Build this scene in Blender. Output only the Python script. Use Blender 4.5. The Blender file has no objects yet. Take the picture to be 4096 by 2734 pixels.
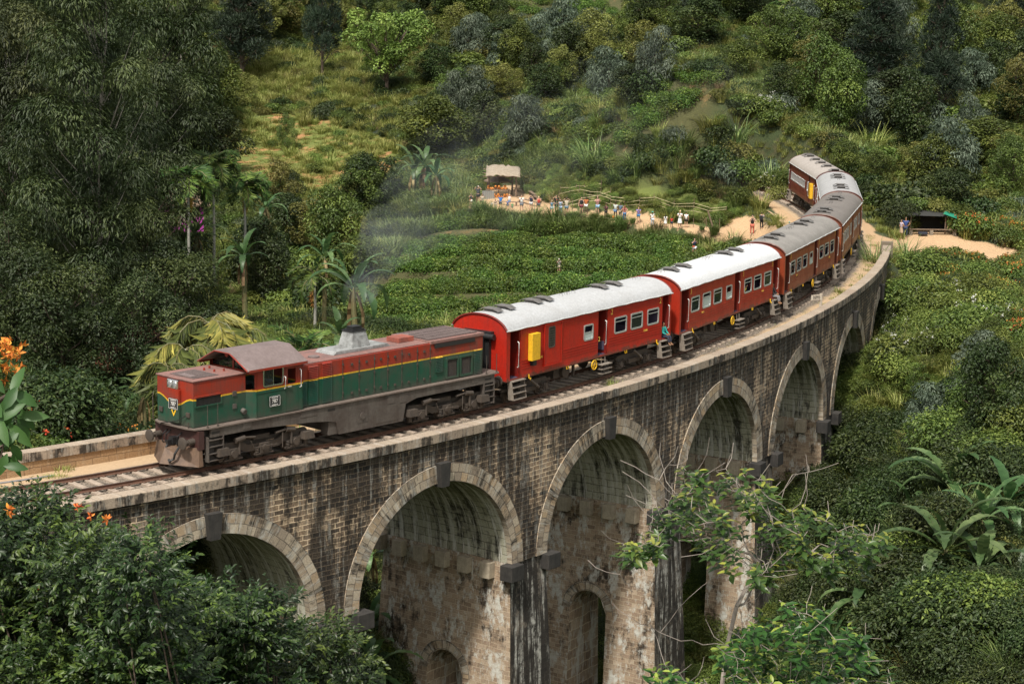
import bpy, bmesh, math, random
import numpy as np
from mathutils import Vector, Matrix
random.seed(7)
rng = np.random.default_rng(7)
SC = bpy.context.scene
COL = SC.collection
PI = math.pi
# ------------------------------------------------------------------ camera, sky, sun, exposure
CAMZ, PITCH, ROLL, FPX = 20.83, -0.178427, 0.016264, 8201.3
cd = bpy.data.cameras.new('camera'); cam = bpy.data.objects.new('camera', cd); COL.objects.link(cam)
cd.lens = 36 * FPX / 4096; cd.sensor_width = 36; cd.clip_start = .5; cd.clip_end = 3000
cp_, sp_ = math.cos(PITCH), math.sin(PITCH); cr_, sr_ = math.cos(ROLL), math.sin(ROLL)
FWD = np.array([0, cp_, sp_]); UP0 = np.array([0, -sp_, cp_]); RT0 = np.array([1., 0, 0])
RT = RT0 * cr_ + UP0 * sr_; UP = -RT0 * sr_ + UP0 * cr_
CAM = np.array([0, 0, CAMZ])
cam.matrix_world = Matrix(((RT[0], UP[0], -FWD[0], 0), (RT[1], UP[1], -FWD[1], 0), (RT[2], UP[2], -FWD[2], CAMZ), (0, 0, 0, 1)))
SC.camera = cam
SUN_EL, SUN_AZ = math.radians(57), math.radians(198)      # azimuth clockwise from +Y (the view direction)
w = bpy.data.worlds.new('World'); SC.world = w; w.use_nodes = True
nt = w.node_tree; bg = nt.nodes['Background']
sky = nt.nodes.new('ShaderNodeTexSky'); sky.sky_type = 'NISHITA'; sky.sun_disc = False
sky.sun_elevation = SUN_EL; sky.sun_rotation = SUN_AZ; sky.air_density = 1.5; sky.dust_density = 3
hsv = nt.nodes.new('ShaderNodeHueSaturation'); hsv.inputs['Saturation'].default_value = .35      # thin bright cloud: a paler sky
wm = nt.nodes.new('ShaderNodeMixRGB'); wm.blend_type = 'MULTIPLY'; wm.inputs[0].default_value = 1; wm.inputs[2].default_value = (1, .97, .90, 1)
nt.links.new(sky.outputs[0], hsv.inputs['Color']); nt.links.new(hsv.outputs[0], wm.inputs[1]); nt.links.new(wm.outputs[0], bg.inputs[0]); bg.inputs[1].default_value = 0.125
sd = bpy.data.lights.new('sun', 'SUN'); sun = bpy.data.objects.new('sun', sd); COL.objects.link(sun)
sd.energy = 3.2; sd.angle = math.radians(4); sd.color = (1, .95, .86)
sdir = Vector((math.sin(SUN_AZ) * math.cos(SUN_EL), math.cos(SUN_AZ) * math.cos(SUN_EL), math.sin(SUN_EL)))
sun.rotation_euler = sdir.to_track_quat('Z', 'Y').to_euler()
SC.view_settings.view_transform = 'Standard'; SC.view_settings.look = 'None'; SC.view_settings.gamma = 1
SC.view_settings.exposure = 0.5
SC.render.engine = 'CYCLES'
SC.cycles.max_bounces = 5; SC.cycles.diffuse_bounces = 2; SC.cycles.glossy_bounces = 2
SC.cycles.transmission_bounces = 3; SC.cycles.transparent_max_bounces = 8; SC.cycles.volume_bounces = 1
# ------------------------------------------------------------------ helpers
def tag(o, label=None, cat=None, group=None, kind=None):
    if label: o['label'] = label
    if cat: o['category'] = cat
    if group: o['group'] = group
    if kind: o['kind'] = kind
    return o
def empty(name, loc=(0, 0, 0), rz=0, label=None, cat=None, group=None):
    o = bpy.data.objects.new(name, None); COL.objects.link(o); o.location = loc; o.rotation_euler = (0, 0, rz)
    o.empty_display_size = .3
    return tag(o, label, cat, group)
def link(name, me, parent=None):
    o = bpy.data.objects.new(name, me); COL.objects.link(o)
    if parent is not None: o.parent = parent
    return o
def copy_tree(o, parent=None):
    c = o.copy(); COL.objects.link(c); c.parent = parent
    for ch in CH.get(o.name, []): copy_tree(ch, c)
    return c
CH = {}
def reg(o):                                      # remember children for copy_tree
    CH[o.name] = list(o.children)
    for c in o.children: reg(c)
def npmesh(name, V, F, mat, UV=None, tint=None, smooth=False, mi=None):
    """V (n,3), F (m,k) with k=3 or 4, or list of such arrays"""
    Fs = F if isinstance(F, list) else [F]
    Fs = [np.asarray(f, dtype=np.int32) for f in Fs if len(f)]
    me = bpy.data.meshes.new(name)
    V = np.asarray(V, dtype=np.float32)
    me.vertices.add(len(V)); me.vertices.foreach_set('co', V.ravel())
    lv = np.concatenate([f.ravel() for f in Fs]); tot = np.concatenate([np.full(len(f), f.shape[1], dtype=np.int32) for f in Fs])
    st = np.concatenate([[0], np.cumsum(tot)[:-1]]).astype(np.int32)
    me.loops.add(len(lv)); me.loops.foreach_set('vertex_index', lv)
    me.polygons.add(len(tot)); me.polygons.foreach_set('loop_start', st)
    me.polygons.foreach_set('loop_total', tot)
    if smooth: me.polygons.foreach_set('use_smooth', np.ones(len(tot), dtype=bool))
    if mi is not None: me.polygons.foreach_set('material_index', np.asarray(mi, dtype=np.int32))
    if UV is not None:
        l = me.uv_layers.new(name='UVMap'); l.data.foreach_set('uv', np.asarray(UV, dtype=np.float32)[lv].ravel())
    if tint is not None:
        a = me.attributes.new('tint', 'FLOAT', 'FACE'); a.data.foreach_set('value', np.asarray(tint, dtype=np.float32))
    for m in (mat if isinstance(mat, (list, tuple)) else [mat]): me.materials.append(m)
    me.update(calc_edges=True)
    return me
class MB:                                        # collects boxes, tubes, prisms into one mesh
    def __init__(s): s.V = []; s.F = {3: [], 4: []}; s.U = []; s.n = 0; s.N = []
    def add(s, V, F, U=None):
        V = np.asarray(V, float); s.V.append(V)
        s.U.append(np.asarray(U, float) if U is not None else V[:, [0, 2]])
        for f in F:
            if len(f) > 4: s.N.append([i + s.n for i in f])
            else: s.F[len(f)].append([i + s.n for i in f])
        s.n += len(V); return s
    def box(s, c, d, R=None, taper=None):
        x, y, z = [q / 2 for q in d]
        P = np.array([[-x, -y, -z], [x, -y, -z], [x, y, -z], [-x, y, -z], [-x, -y, z], [x, -y, z], [x, y, z], [-x, y, z]])
        if taper is not None: P[4:, 0] *= taper[0]; P[4:, 1] *= taper[1]
        if R is not None: P = P @ np.asarray(R).T
        return s.add(P + np.array(c), [(0, 3, 2, 1), (4, 5, 6, 7), (0, 1, 5, 4), (1, 2, 6, 5), (2, 3, 7, 6), (3, 0, 4, 7)])
    def b2(s, x0, x1, y0, y1, z0, z1):
        return s.box(((x0 + x1) / 2, (y0 + y1) / 2, (z0 + z1) / 2), (abs(x1 - x0), abs(y1 - y0), abs(z1 - z0)))
    def tube(s, pts, r, n=8, cap=True):
        P = np.asarray(pts, float); m = len(P); r = np.broadcast_to(np.asarray(r, float), (m,))
        T = np.gradient(P, axis=0); T /= np.linalg.norm(T, axis=1)[:, None] + 1e-9
        a = np.array([0, 0, 1.]) if abs(T[0][2]) < .9 else np.array([1., 0, 0]); Vs = []
        for i in range(m):
            u = np.cross(T[i], a); u /= np.linalg.norm(u) + 1e-9; v = np.cross(T[i], u); a = -v if False else a
            th = np.arange(n) * 2 * PI / n
            Vs.append(P[i] + r[i] * (np.cos(th)[:, None] * u + np.sin(th)[:, None] * v))
        F = [(i * n + j, i * n + (j + 1) % n, (i + 1) * n + (j + 1) % n, (i + 1) * n + j) for i in range(m - 1) for j in range(n)]
        if cap: F += [tuple(range(n))[::-1], tuple(range((m - 1) * n, m * n))]
        return s.add(np.concatenate(Vs), F)
    def prism(s, poly, a, b, axis='y'):          # poly in the two other axes, extruded along axis from a to b
        n = len(poly); V = []
        for t in (a, b):
            for p, q in poly:
                V.append({'y': (p, t, q), 'x': (t, p, q), 'z': (p, q, t)}[axis])
        F = [tuple(range(n)), tuple(range(n, 2 * n))[::-1]] + [(i, i + n, (i + 1) % n + n, (i + 1) % n) for i in range(n)]
        return s.add(V, F)
    def mesh(s, name, mat, smooth=False, bevel=0, fix=True):
        me = bpy.data.meshes.new(name)
        V = np.concatenate(s.V)
        me.from_pydata([tuple(v) for v in V], [], s.F[3] + s.F[4] + s.N)
        for m in (mat if isinstance(mat, (list, tuple)) else [mat]): me.materials.append(m)
        if fix or bevel:
            bm = bmesh.new(); bm.from_mesh(me)
            bmesh.ops.recalc_face_normals(bm, faces=bm.faces)
            if bevel: bmesh.ops.bevel(bm, geom=[e for e in bm.edges if len(e.link_faces) == 2 and e.calc_face_angle(0) > .5], offset=bevel, segments=2, profile=.6, affect='EDGES', clamp_overlap=True)
            bm.to_mesh(me); bm.free()
        if smooth:
            me.polygons.foreach_set('use_smooth', np.ones(len(me.polygons), dtype=bool))
            try: me.set_sharp_from_angle(angle=math.radians(40))
            except Exception: pass
        me.update(); return me
    def build(s, name, mat, parent=None, **k): return link(name, s.mesh(name, mat, **k), parent)
def Rz(a): c, s = math.cos(a), math.sin(a); return np.array([[c, -s, 0], [s, c, 0], [0, 0, 1.]])
def Rx(a): c, s = math.cos(a), math.sin(a); return np.array([[1., 0, 0], [0, c, -s], [0, s, c]])
def Ry(a): c, s = math.cos(a), math.sin(a); return np.array([[c, 0, s], [0, 1., 0], [-s, 0, c]])
# ------------------------------------------------------------------ view geometry (2349 x 1568 coordinates of the photo)
VS = 4096 / 2349.
def project(P):
    d = np.atleast_2d(P) - CAM; z = d @ FWD
    return np.stack([(2048 + FPX * (d @ RT) / z) / VS, (1367 - FPX * (d @ UP) / z) / VS], -1), z
def ray(vx, vy): 
    return FWD + RT * ((vx * VS - 2048) / FPX) - UP * ((vy * VS - 1367) / FPX)
def at(vx, vy, d): return CAM + ray(vx, vy) * d
# ------------------------------------------------------------------ the curve of the line
_KN = np.array([-20, 30, 80, 130, 180., 230]) * 1.15
_KV = np.array([.0102961, .0098229, .0073224, .0101859, .0099941, .0089401]) / 1.15
_s = np.arange(-60, 330, .5); _k = np.interp(_s, _KN, _KV); _i0 = np.searchsorted(_s, 0)
_th = np.cumsum(_k) * .5; _th = _th - _th[_i0] + .46976
_x = np.cumsum(np.cos(_th)) * .5; _y = np.cumsum(np.sin(_th)) * .5
_x = _x - _x[_i0] - 35.723 * 1.15; _y = _y - _y[_i0] + 57.031 * 1.15
def trk(s, a=0., z=0.):
    s = np.asarray(s, float); x = np.interp(s, _s, _x); y = np.interp(s, _s, _y); t = np.interp(s, _s, _th)
    a = np.asarray(a, float)
    return np.stack(np.broadcast_arrays(x + a * np.sin(t), y - a * np.cos(t), np.asarray(z, float) + 0 * x), -1)
def hdg(s): return float(np.interp(s, _s, _th))
BR0, BR1 = -20.0, 119.5           # bridge ends
# ------------------------------------------------------------------ materials
def mat(name, col=(.5, .5, .5), rough=.6, metal=0, spec=.5):
    m = bpy.data.materials.new(name); m.use_nodes = True; b = m.node_tree.nodes['Principled BSDF']
    b.inputs['Base Color'].default_value = (*col, 1); b.inputs['Roughness'].default_value = rough
    b.inputs['Metallic'].default_value = metal; b.inputs['Specular IOR Level'].default_value = spec
    return m
class NG:                                        # small node helper
    def __init__(s, m): s.t = m.node_tree; s.b = s.t.nodes['Principled BSDF']
    def n(s, ty, **k):
        o = s.t.nodes.new('ShaderNode' + ty)
        for a, v in k.items():
            if a.startswith('i_'):
                key = a[2:]; key = int(key) if key.isdigit() else key.replace('_', ' ')
                o.inputs[key].default_value = v
            else: setattr(o, a, v)
        return o
    def l(s, a, b): s.t.links.new(a, b)
    def out(s, x): return x.outputs[0] if hasattr(x, 'outputs') else x
    def coord(s, kind='Object', scale=(1, 1, 1)):
        c = s.n('TexCoord'); mp = s.n('Mapping'); mp.inputs['Scale'].default_value = scale
        s.l(c.outputs[kind], mp.inputs[0]); return mp.outputs[0]
    def noise(s, vec, scale=5, detail=4, rough=.6):
        x = s.n('TexNoise'); x.inputs['Scale'].default_value = scale; x.inputs['Detail'].default_value = detail; x.inputs['Roughness'].default_value = rough
        s.l(vec, x.inputs['Vector']); return x.outputs['Fac']
    def ramp(s, f, stops):
        r = s.n('ValToRGB'); e = r.color_ramp.elements
        while len(e) < len(stops): e.new(.5)
        for q, (p, c) in zip(e, stops):
            q.position = p; q.color = (*c, 1) if isinstance(c, tuple) else (c, c, c, 1)
        s.l(f, r.inputs[0]); return r.outputs[0]
    def mix(s, f, a, b, mode='MIX'):
        m = s.n('MixRGB', blend_type=mode)
        for i, v in enumerate((f, a, b)):
            if isinstance(v, (int, float)): m.inputs[i].default_value = v if i == 0 else (v, v, v, 1)
            elif isinstance(v, tuple): m.inputs[i].default_value = (*v, 1)
            else: s.l(v, m.inputs[i])
        return m.outputs[0]
    def math(s, op, a, b=0.):
        m = s.n('Math', operation=op)
        for i, v in enumerate((a, b)):
            if isinstance(v, (int, float)): m.inputs[i].default_value = v
            else: s.l(v, m.inputs[i])
        return m.outputs[0]
    def bump(s, h, strength=.5, dist=.05):
        b = s.n('Bump'); b.inputs['Strength'].default_value = strength; b.inputs['Distance'].default_value = dist
        s.l(h, b.inputs['Height']); s.l(b.outputs[0], s.b.inputs['Normal'])
    def color(s, c): s.l(c, s.b.inputs['Base Color'])
def worn(name, col, rough=.5, dirt=(.05, .04, .035), amt=.5, scale=1.5, metal=0, spec=.5, streak=True):
    """painted / dirty surface with blotches and vertical streaks"""
    m = mat(name, col, rough, metal, spec); g = NG(m)
    v = g.coord('Object', (1, 1, 1)); n1 = g.noise(v, scale, 5, .65)
    v2 = g.coord('Object', (5, 5, .5)) if streak else v; n2 = g.noise(v2, 1.6, 4, .7)
    f = g.math('MULTIPLY', g.ramp(n1, [(.38, 0.), (.75, 1.)]), amt)
    f2 = g.math('MULTIPLY', g.ramp(n2, [(.5, 0.), (.8, 1.)]), amt)
    c = g.mix(f, col, dirt); c = g.mix(f2, c, dirt)
    n3 = g.noise(v, 9, 3); c = g.mix(.35, c, g.mix(1., c, g.ramp(n3, [(.3, .55), (.7, 1.25)]), 'MULTIPLY'))
    g.color(c); g.l(g.ramp(n1, [(.3, rough * .8), (.8, min(1, rough * 1.4))]), g.b.inputs['Roughness'])
    return m
# ================================================================== terrain
EXT = []
def seg(pts): EXT.extend([tuple(p) for p in pts])
_CP = [ # (vx, vy, depth): ground seen there in the photo
 (1060,482,196),(1200,492,194),(1400,505,191),(1550,525,187),(1650,535,186),(1740,533,188),
 (1150,447,204),(1300,442,206),(1500,472,200),(1620,492,196),
 (1300,385,216),(1420,392,214),(1560,440,202),(1680,452,199),(1230,400,217),
 (1400,335,218),(1500,290,220),(1600,215,222),(1700,200,240),(1745,330,200),(1790,330,199),(1775,430,193),(1660,320,207),(1700,270,215),
 (1300,300,236),(1290,210,252),(1100,330,238),(950,330,240),(1174,150,264),(1200,0,292),(1400,90,268),(1500,0,290),
 (650,270,262),(800,330,246),(600,400,232),(850,400,230),(700,330,250),(900,215,266),(650,190,274),(500,100,290),(700,0,315),(900,50,300),
 (1100,545,188),(1100,620,178),(1000,700,168),(950,770,160),(1300,650,173),(1500,590,181),(1250,560,186),(1600,600,178),(1750,570,181),(1430,640,174),
 (800,500,205),(600,500,210),(700,600,192),(500,600,196),(800,700,172),(500,700,178),(600,760,165),(300,700,172),(100,700,168),(0,600,185),(300,560,200),
 (300,900,128),(100,950,112),(500,850,135),(0,850,125),(200,800,140),(0,400,222),(200,300,246),(0,100,285),(300,100,285),(350,430,222),
 (850,1450,106),(450,1250,92),(1000,850,140),
 (2040,585,168),(2200,590,170),(2349,600,172),(2200,545,176),(2349,540,180),(2300,700,154),(2150,700,152),(2100,800,138),(2300,850,135),(2200,1000,118),(2349,1000,118),(2100,1200,106),(2300,1200,104),(2200,1400,93),(2349,1500,86),(2100,1500,92),
 (1950,1000,136),(1900,1120,133),(1900,1400,120),(2000,800,150),
 (1900,300,222),(2050,450,196),(2000,350,212),(2200,400,202),(2349,350,212),(2100,200,240),(2300,150,250),(2000,50,268),(2349,0,285),(1850,150,250),(1750,60,272),(1900,0,285),(2050,520,180),
]
_P = [at(*c) for c in _CP]
_P += [np.array(p, float) for p in [(0,0,16),(-30,0,16),(30,0,16),(0,20,6),(-25,20,6),(25,22,3),(0,40,-8),(-20,40,-8),(22,45,-8),(-45,40,-4),(60,60,-2),(-60,100,2),(-80,150,2),(70,120,2),(80,170,8),
 (-80,60,0),(-70,20,8),(60,20,8),(0,60,-17),(-14,62,-17),(12,75,-23),(-12,85,-20),(4,95,-25),(-2,80,-25),(14,110,-20),(18,125,-12.5),(10,125,-15),(26,100,-12),(20,60,-14),(-34,76,-13),(-25,72,-15),(-45,68,-4),(-30,95,-9),(-10,115,-14),(4,125,-11),(30,150,-2.5),
 (-110,250,25),(110,250,30),(-110,380,70),(0,380,65),(110,380,75),(0,340,42),(-60,330,45),(60,330,50),(90,200,15),(-100,200,10),(0,520,120),(-150,520,120),(150,520,130),(-150,120,12),(150,150,15),(150,20,15),(-150,20,15),(-150,300,50),(150,300,50)]]
_P = np.array(_P)
_X = _P[:, :2]; _n = len(_X); _D = np.sqrt(((_X[:, None] - _X[None]) ** 2).sum(-1) + 4.)
_A = np.zeros((_n + 3, _n + 3)); _A[:_n, :_n] = _D - np.eye(_n) * .8; _A[:_n, _n] = 1; _A[:_n, _n + 1:] = _X / 100; _A[_n, :_n] = 1; _A[_n + 1:, :_n] = _X.T / 100
_W = np.linalg.solve(_A, np.concatenate([_P[:, 2], [0, 0, 0]]))
def vnoise(x, y, seed=0):                        # smooth value noise
    xi = np.floor(x).astype(int); yi = np.floor(y).astype(int); fx = x - xi; fy = y - yi
    fx = fx * fx * (3 - 2 * fx); fy = fy * fy * (3 - 2 * fy)
    def h(a, b):
        n = (a * 374761393 + b * 668265263 + seed * 1442695) & 0x7fffffff; n = ((n ^ (n >> 13)) * 1274126177) & 0x7fffffff
        return ((n ^ (n >> 16)) & 0xffff) / 65535.
    return (h(xi, yi) * (1 - fx) + h(xi + 1, yi) * fx) * (1 - fy) + (h(xi, yi + 1) * (1 - fx) + h(xi + 1, yi + 1) * fx) * fy
_TS = np.arange(BR1 - 2, 176, 1.5); _TP = trk(_TS)[:, :2]
_TS0 = np.arange(-60, BR0, 1.5); _TP0 = trk(_TS0)[:, :2]
# the path terrace (front edge line) in world coordinates
def _line(pts): return np.array([at(*p)[:2] for p in pts])
TERR = _line([(1060,482,196),(1200,492,194),(1400,505,191),(1550,525,187),(1650,535,186)])
def distline(X, L):
    best = np.full(len(X), 1e9); side = np.zeros(len(X)); tt = np.zeros(len(X)); acc = 0
    for i in range(len(L) - 1):
        a, b = L[i], L[i + 1]; d = b - a; ln = np.linalg.norm(d)
        t = np.clip(((X - a) @ d) / ln ** 2, 0, 1); q = a + t[:, None] * d; r = np.linalg.norm(X - q, axis=1)
        m = r < best; best[m] = r[m]; cr = d[0] * (X[:, 1] - a[1]) - d[1] * (X[:, 0] - a[0]); side[m] = np.sign(cr)[m]; tt[m] = (acc + t * ln)[m]; acc += ln
    return best, side, tt
_SPS = np.arange(140, 187, 1.); _SPX = trk(_SPS)[:, :2]; _SPN = (trk(_SPS, -1.) - trk(_SPS, 0.))[:, :2]
def teaphase(x, y): return (y + .25 * x + 5 * vnoise(x / 11, y / 11, 8)) / 6.2
def ground(X):
    X = np.atleast_2d(X)[:, :2].astype(float); z = np.zeros(len(X))
    for i in range(0, len(X), 40000):
        x = X[i:i + 40000]; z[i:i + 40000] = np.sqrt(((x[:, None] - _X[None]) ** 2).sum(-1) + 4.) @ _W[:_n] + _W[_n] + (x / 100) @ _W[_n + 1:]
    y = X[:, 1]; x = X[:, 0]
    z += (vnoise(x / 9, y / 9, 3) - .5) * 1.2 * np.clip((np.abs(y - 190) - 8) / 12, 0, 1) + (vnoise(x / 3, y / 3, 5) - .5) * .35
    z += (vnoise(x / 25, y / 25, 9) - .5) * 5 * np.clip((y - 250) / 30, 0, 1)
    # terrace step: ground in front of the edge drops quickly
    d, s, t = distline(X, TERR)
    z -= np.where(s < 0, 1.3 * np.clip(d / 1.2, 0, 1) * np.clip((14 - d) / 12, 0, 1), 0)
    # clipped tea terraces: flat treads with short risers
    ph = teaphase(x, y); fr = ph - np.floor(ph); w_ = np.clip((y - 150) / 6, 0, 1) * np.clip((196 - y) / 4, 0, 1) * np.clip((x + 32) / 6, 0, 1) * np.clip((30 - x) / 6, 0, 1) * (s < 0)
    z -= w_ * 1.15 * (fr - .5)
    # spur between the terrace and the track behind the last carriage
    k = np.where((y > 165) & (y < 250) & (x > -30) & (x < 45))[0]
    if len(k):
        dd = np.sqrt(((X[k][:, None] - _SPX[None]) ** 2).sum(-1)); i = dd.argmin(1); a_ = dd[np.arange(len(k)), i]; ins = ((X[k] - _SPX[i]) * _SPN[i]).sum(1) > 0; sv = _SPS[i]
        sm_ = lambda t: np.clip(t, 0, 1) ** 2 * (3 - 2 * np.clip(t, 0, 1))
        f_ = sm_((sv - 149) / 11) * sm_((a_ - 3.0) / 4.5) * (1 - sm_((a_ - 11) / 13)) * ins
        z[k] = z[k] * (1 - f_) + np.maximum(z[k], 6.0) * f_
    for hx, hd, sx_, sy_, hh in ((1700, 197.5, 4.6, 3.6, 4.6), (1620, 203, 6, 5, 5.4), (1768, 194.5, 2.0, 3.0, 2.8), (1540, 210, 7, 6, 4.0)):
        c_ = at(hx, 420, hd); z += hh * np.exp(-((x - c_[0]) / sx_) ** 2 - ((y - c_[1]) / sy_) ** 2)
    # track formation in the cutting beyond the bridge
    for T in (_TP, _TP0):
        d = np.full(len(X), 1e9); k = np.where((np.abs(x - T[:, 0].mean()) < 120) & (y < 330))[0]
        for i in range(0, len(k), 20000):
            kk = k[i:i + 20000]; d[kk] = np.sqrt(((X[kk][:, None] - T[None]) ** 2).sum(-1)).min(1)
        f = np.clip((d - 3.4) / 3.2, 0, 1); f = f * f * (3 - 2 * f); z = z * f + (-.36) * (1 - f)
    return z
def hit(vx, vy, d0=40., d1=420.):
    t = np.arange(d0, d1, .5); P = CAM + ray(vx, vy)[None] * t[:, None]; g = ground(P)
    i = np.argmax(P[:, 2] < g)
    if P[i, 2] >= g[i]: return P[-1]
    return P[i]
# grid
GX = np.concatenate([np.arange(-160, -64, 4.), np.arange(-64, 64, .6), np.arange(64, 162, 4.)])
GY = np.concatenate([np.arange(0, 60, 3.), np.arange(60, 130, 1.2), np.arange(130, 236, .6), np.arange(236, 320, 1.5), np.arange(320, 530, 6.)])
_gx, _gy = np.meshgrid(GX, GY); GP = np.stack([_gx.ravel(), _gy.ravel()], 1); GZ = ground(GP)
nx, ny = len(GX), len(GY)
_idx = np.arange(nx * ny).reshape(ny, nx)
_F = np.stack([_idx[:-1, :-1].ravel(), _idx[:-1, 1:].ravel(), _idx[1:, 1:].ravel(), _idx[1:, :-1].ravel()], 1)
G3 = np.column_stack([GP, GZ])
def inpoly(P, poly):
    poly = np.asarray(poly, float); x, y = P[:, 0], P[:, 1]; r = np.zeros(len(P), bool); j = len(poly) - 1
    for i in range(len(poly)):
        xi, yi = poly[i]; xj, yj = poly[j]
        c = ((yi > y) != (yj > y)) & (x < (xj - xi) * (y - yi) / (yj - yi + 1e-12) + xi); r ^= c; j = i
    return r
def reg_poly(pts): return np.array([hit(*p)[:2] for p in pts])       # outline on the ground
BARE = [reg_poly(p) for p in (
 [(1060,470),(1130,430),(1190,425),(1230,455),(1330,487),(1500,505),(1650,528),(1680,500),(1730,495),(1790,515),(1800,540),(1700,548),(1650,548),(1500,525),(1300,505),(1150,498),(1070,485)],
 [(1560,600),(1600,590),(1640,560),(1610,540),(1700,520),(1640,540),(1620,590),(1580,625)],
 [(1985,560),(2080,540),(2200,545),(2349,570),(2349,615),(2200,600),(2060,580),(2020,600),(1975,625)],
 [(2090,520),(2180,515),(2200,550),(2100,560)])]
MEAD = reg_poly([(505,300),(560,275),(640,258),(780,285),(930,330),(930,400),(850,430),(800,470),(690,500),(560,450),(505,400)])
GOLD = reg_poly([(530,262),(550,160),(640,120),(800,110),(850,150),(860,215),(960,250),(940,322),(790,276),(640,250)])
GARD = reg_poly([(1250,400),(1200,440),(1330,480),(1660,520),(1700,490),(1640,470),(1400,430),(1290,385)])
TEA1 = reg_poly([(850,680),(930,560),(1010,510),(1130,520),(1300,545),(1480,565),(1640,600),(1560,640),(1380,680),(1100,740),(1000,760),(850,780)])
TEA2 = reg_poly([(1290,350),(1420,290),(1560,185),(1650,190),(1640,280),(1600,340),(1500,330),(1420,390),(1310,380)])
TEA3 = reg_poly([(1150,2),(1440,2),(1440,40),(1330,60),(1180,40)])
bare = np.zeros(len(GP)); 
for p in BARE: bare = np.maximum(bare, inpoly(GP, p))
for T in (_TP,):
    dd = np.full(len(GP), 99.); k = np.where(GP[:, 1] < 260)[0]
    for i in range(0, len(k), 20000):
        kk = k[i:i + 20000]; dd[kk] = np.sqrt(((GP[kk][:, None] - T[None]) ** 2).sum(-1)).min(1)
    bare = np.maximum(bare, (dd < 3.6) * 1.)
mead = inpoly(GP, MEAD) * 1.; gard = inpoly(GP, GARD) * 1.
tea = (inpoly(GP, TEA1) | inpoly(GP, TEA2) | inpoly(GP, TEA3)) * 1.
def blur(a, n=2):
    a = a.reshape(ny, nx)
    for _ in range(n):
        b = a.copy(); b[1:-1, 1:-1] = (a[1:-1, 1:-1] * 2 + a[:-2, 1:-1] + a[2:, 1:-1] + a[1:-1, :-2] + a[1:-1, 2:]) / 6; a = b
    return a.ravel()
me = npmesh('hillside', G3, _F, mat('hillside_soil'), smooth=True)
m = me.materials[0]; g = NG(m)
for nm, arr in (('bare', blur(bare)), ('mead', blur(mead, 4)), ('gard', blur(gard, 3)), ('tea', blur(tea, 2))):
    a = me.attributes.new(nm, 'FLOAT', 'POINT'); a.data.foreach_set('value', arr.astype(np.float32))
v = g.coord('Object'); n1 = g.noise(v, .35, 6, .7); n2 = g.noise(v, 2.5, 5, .7); n3 = g.noise(v, 12, 3, .7)
earth = g.mix(n2, (.42, .25, .13), (.6, .42, .25)); earth = g.mix(g.ramp(n3, [(.3, 0.), (.7, 1.)]), earth, (.5, .34, .2))
red = g.mix(n2, (.33, .15, .06), (.48, .26, .12))
grass = g.mix(n2, (.09, .13, .025), (.19, .21, .05)); dark = g.mix(n2, (.02, .035, .012), (.06, .08, .025))
at_ = lambda n: g.n('Attribute', attribute_name=n).outputs['Fac']
c = g.mix(g.ramp(n1, [(.45, 0.), (.62, .55)]), dark, (.10, .075, .035))
c = g.mix(g.ramp(g.math('ADD', at_('mead'), g.math('MULTIPLY', g.math('SUBTRACT', n1, .5), 1.5)), [(.35, 0.), (.6, 1.)]), c, g.mix(g.ramp(n1, [(.49, 0.), (.58, 1.)]), grass, red))
c = g.mix(at_('gard'), c, grass)
c = g.mix(at_('tea'), c, g.mix(g.ramp(n1, [(.56, .08), (.72, .6)]), dark, red))  # soil colour darkened so the gaps between tea bushes look shadowed
c = g.mix(g.ramp(g.math('ADD', at_('bare'), g.math('MULTIPLY', g.math('SUBTRACT', n2, .5), .7)), [(.4, 0.), (.6, 1.)]), c, earth)
g.color(c); g.b.inputs['Roughness'].default_value = .95; g.bump(g.math('ADD', n2, n3), .6, .15)
tag(link('hillside', me), 'steep green hillside and valley floor with bare earth paths', 'hillside', kind='structure')
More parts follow.
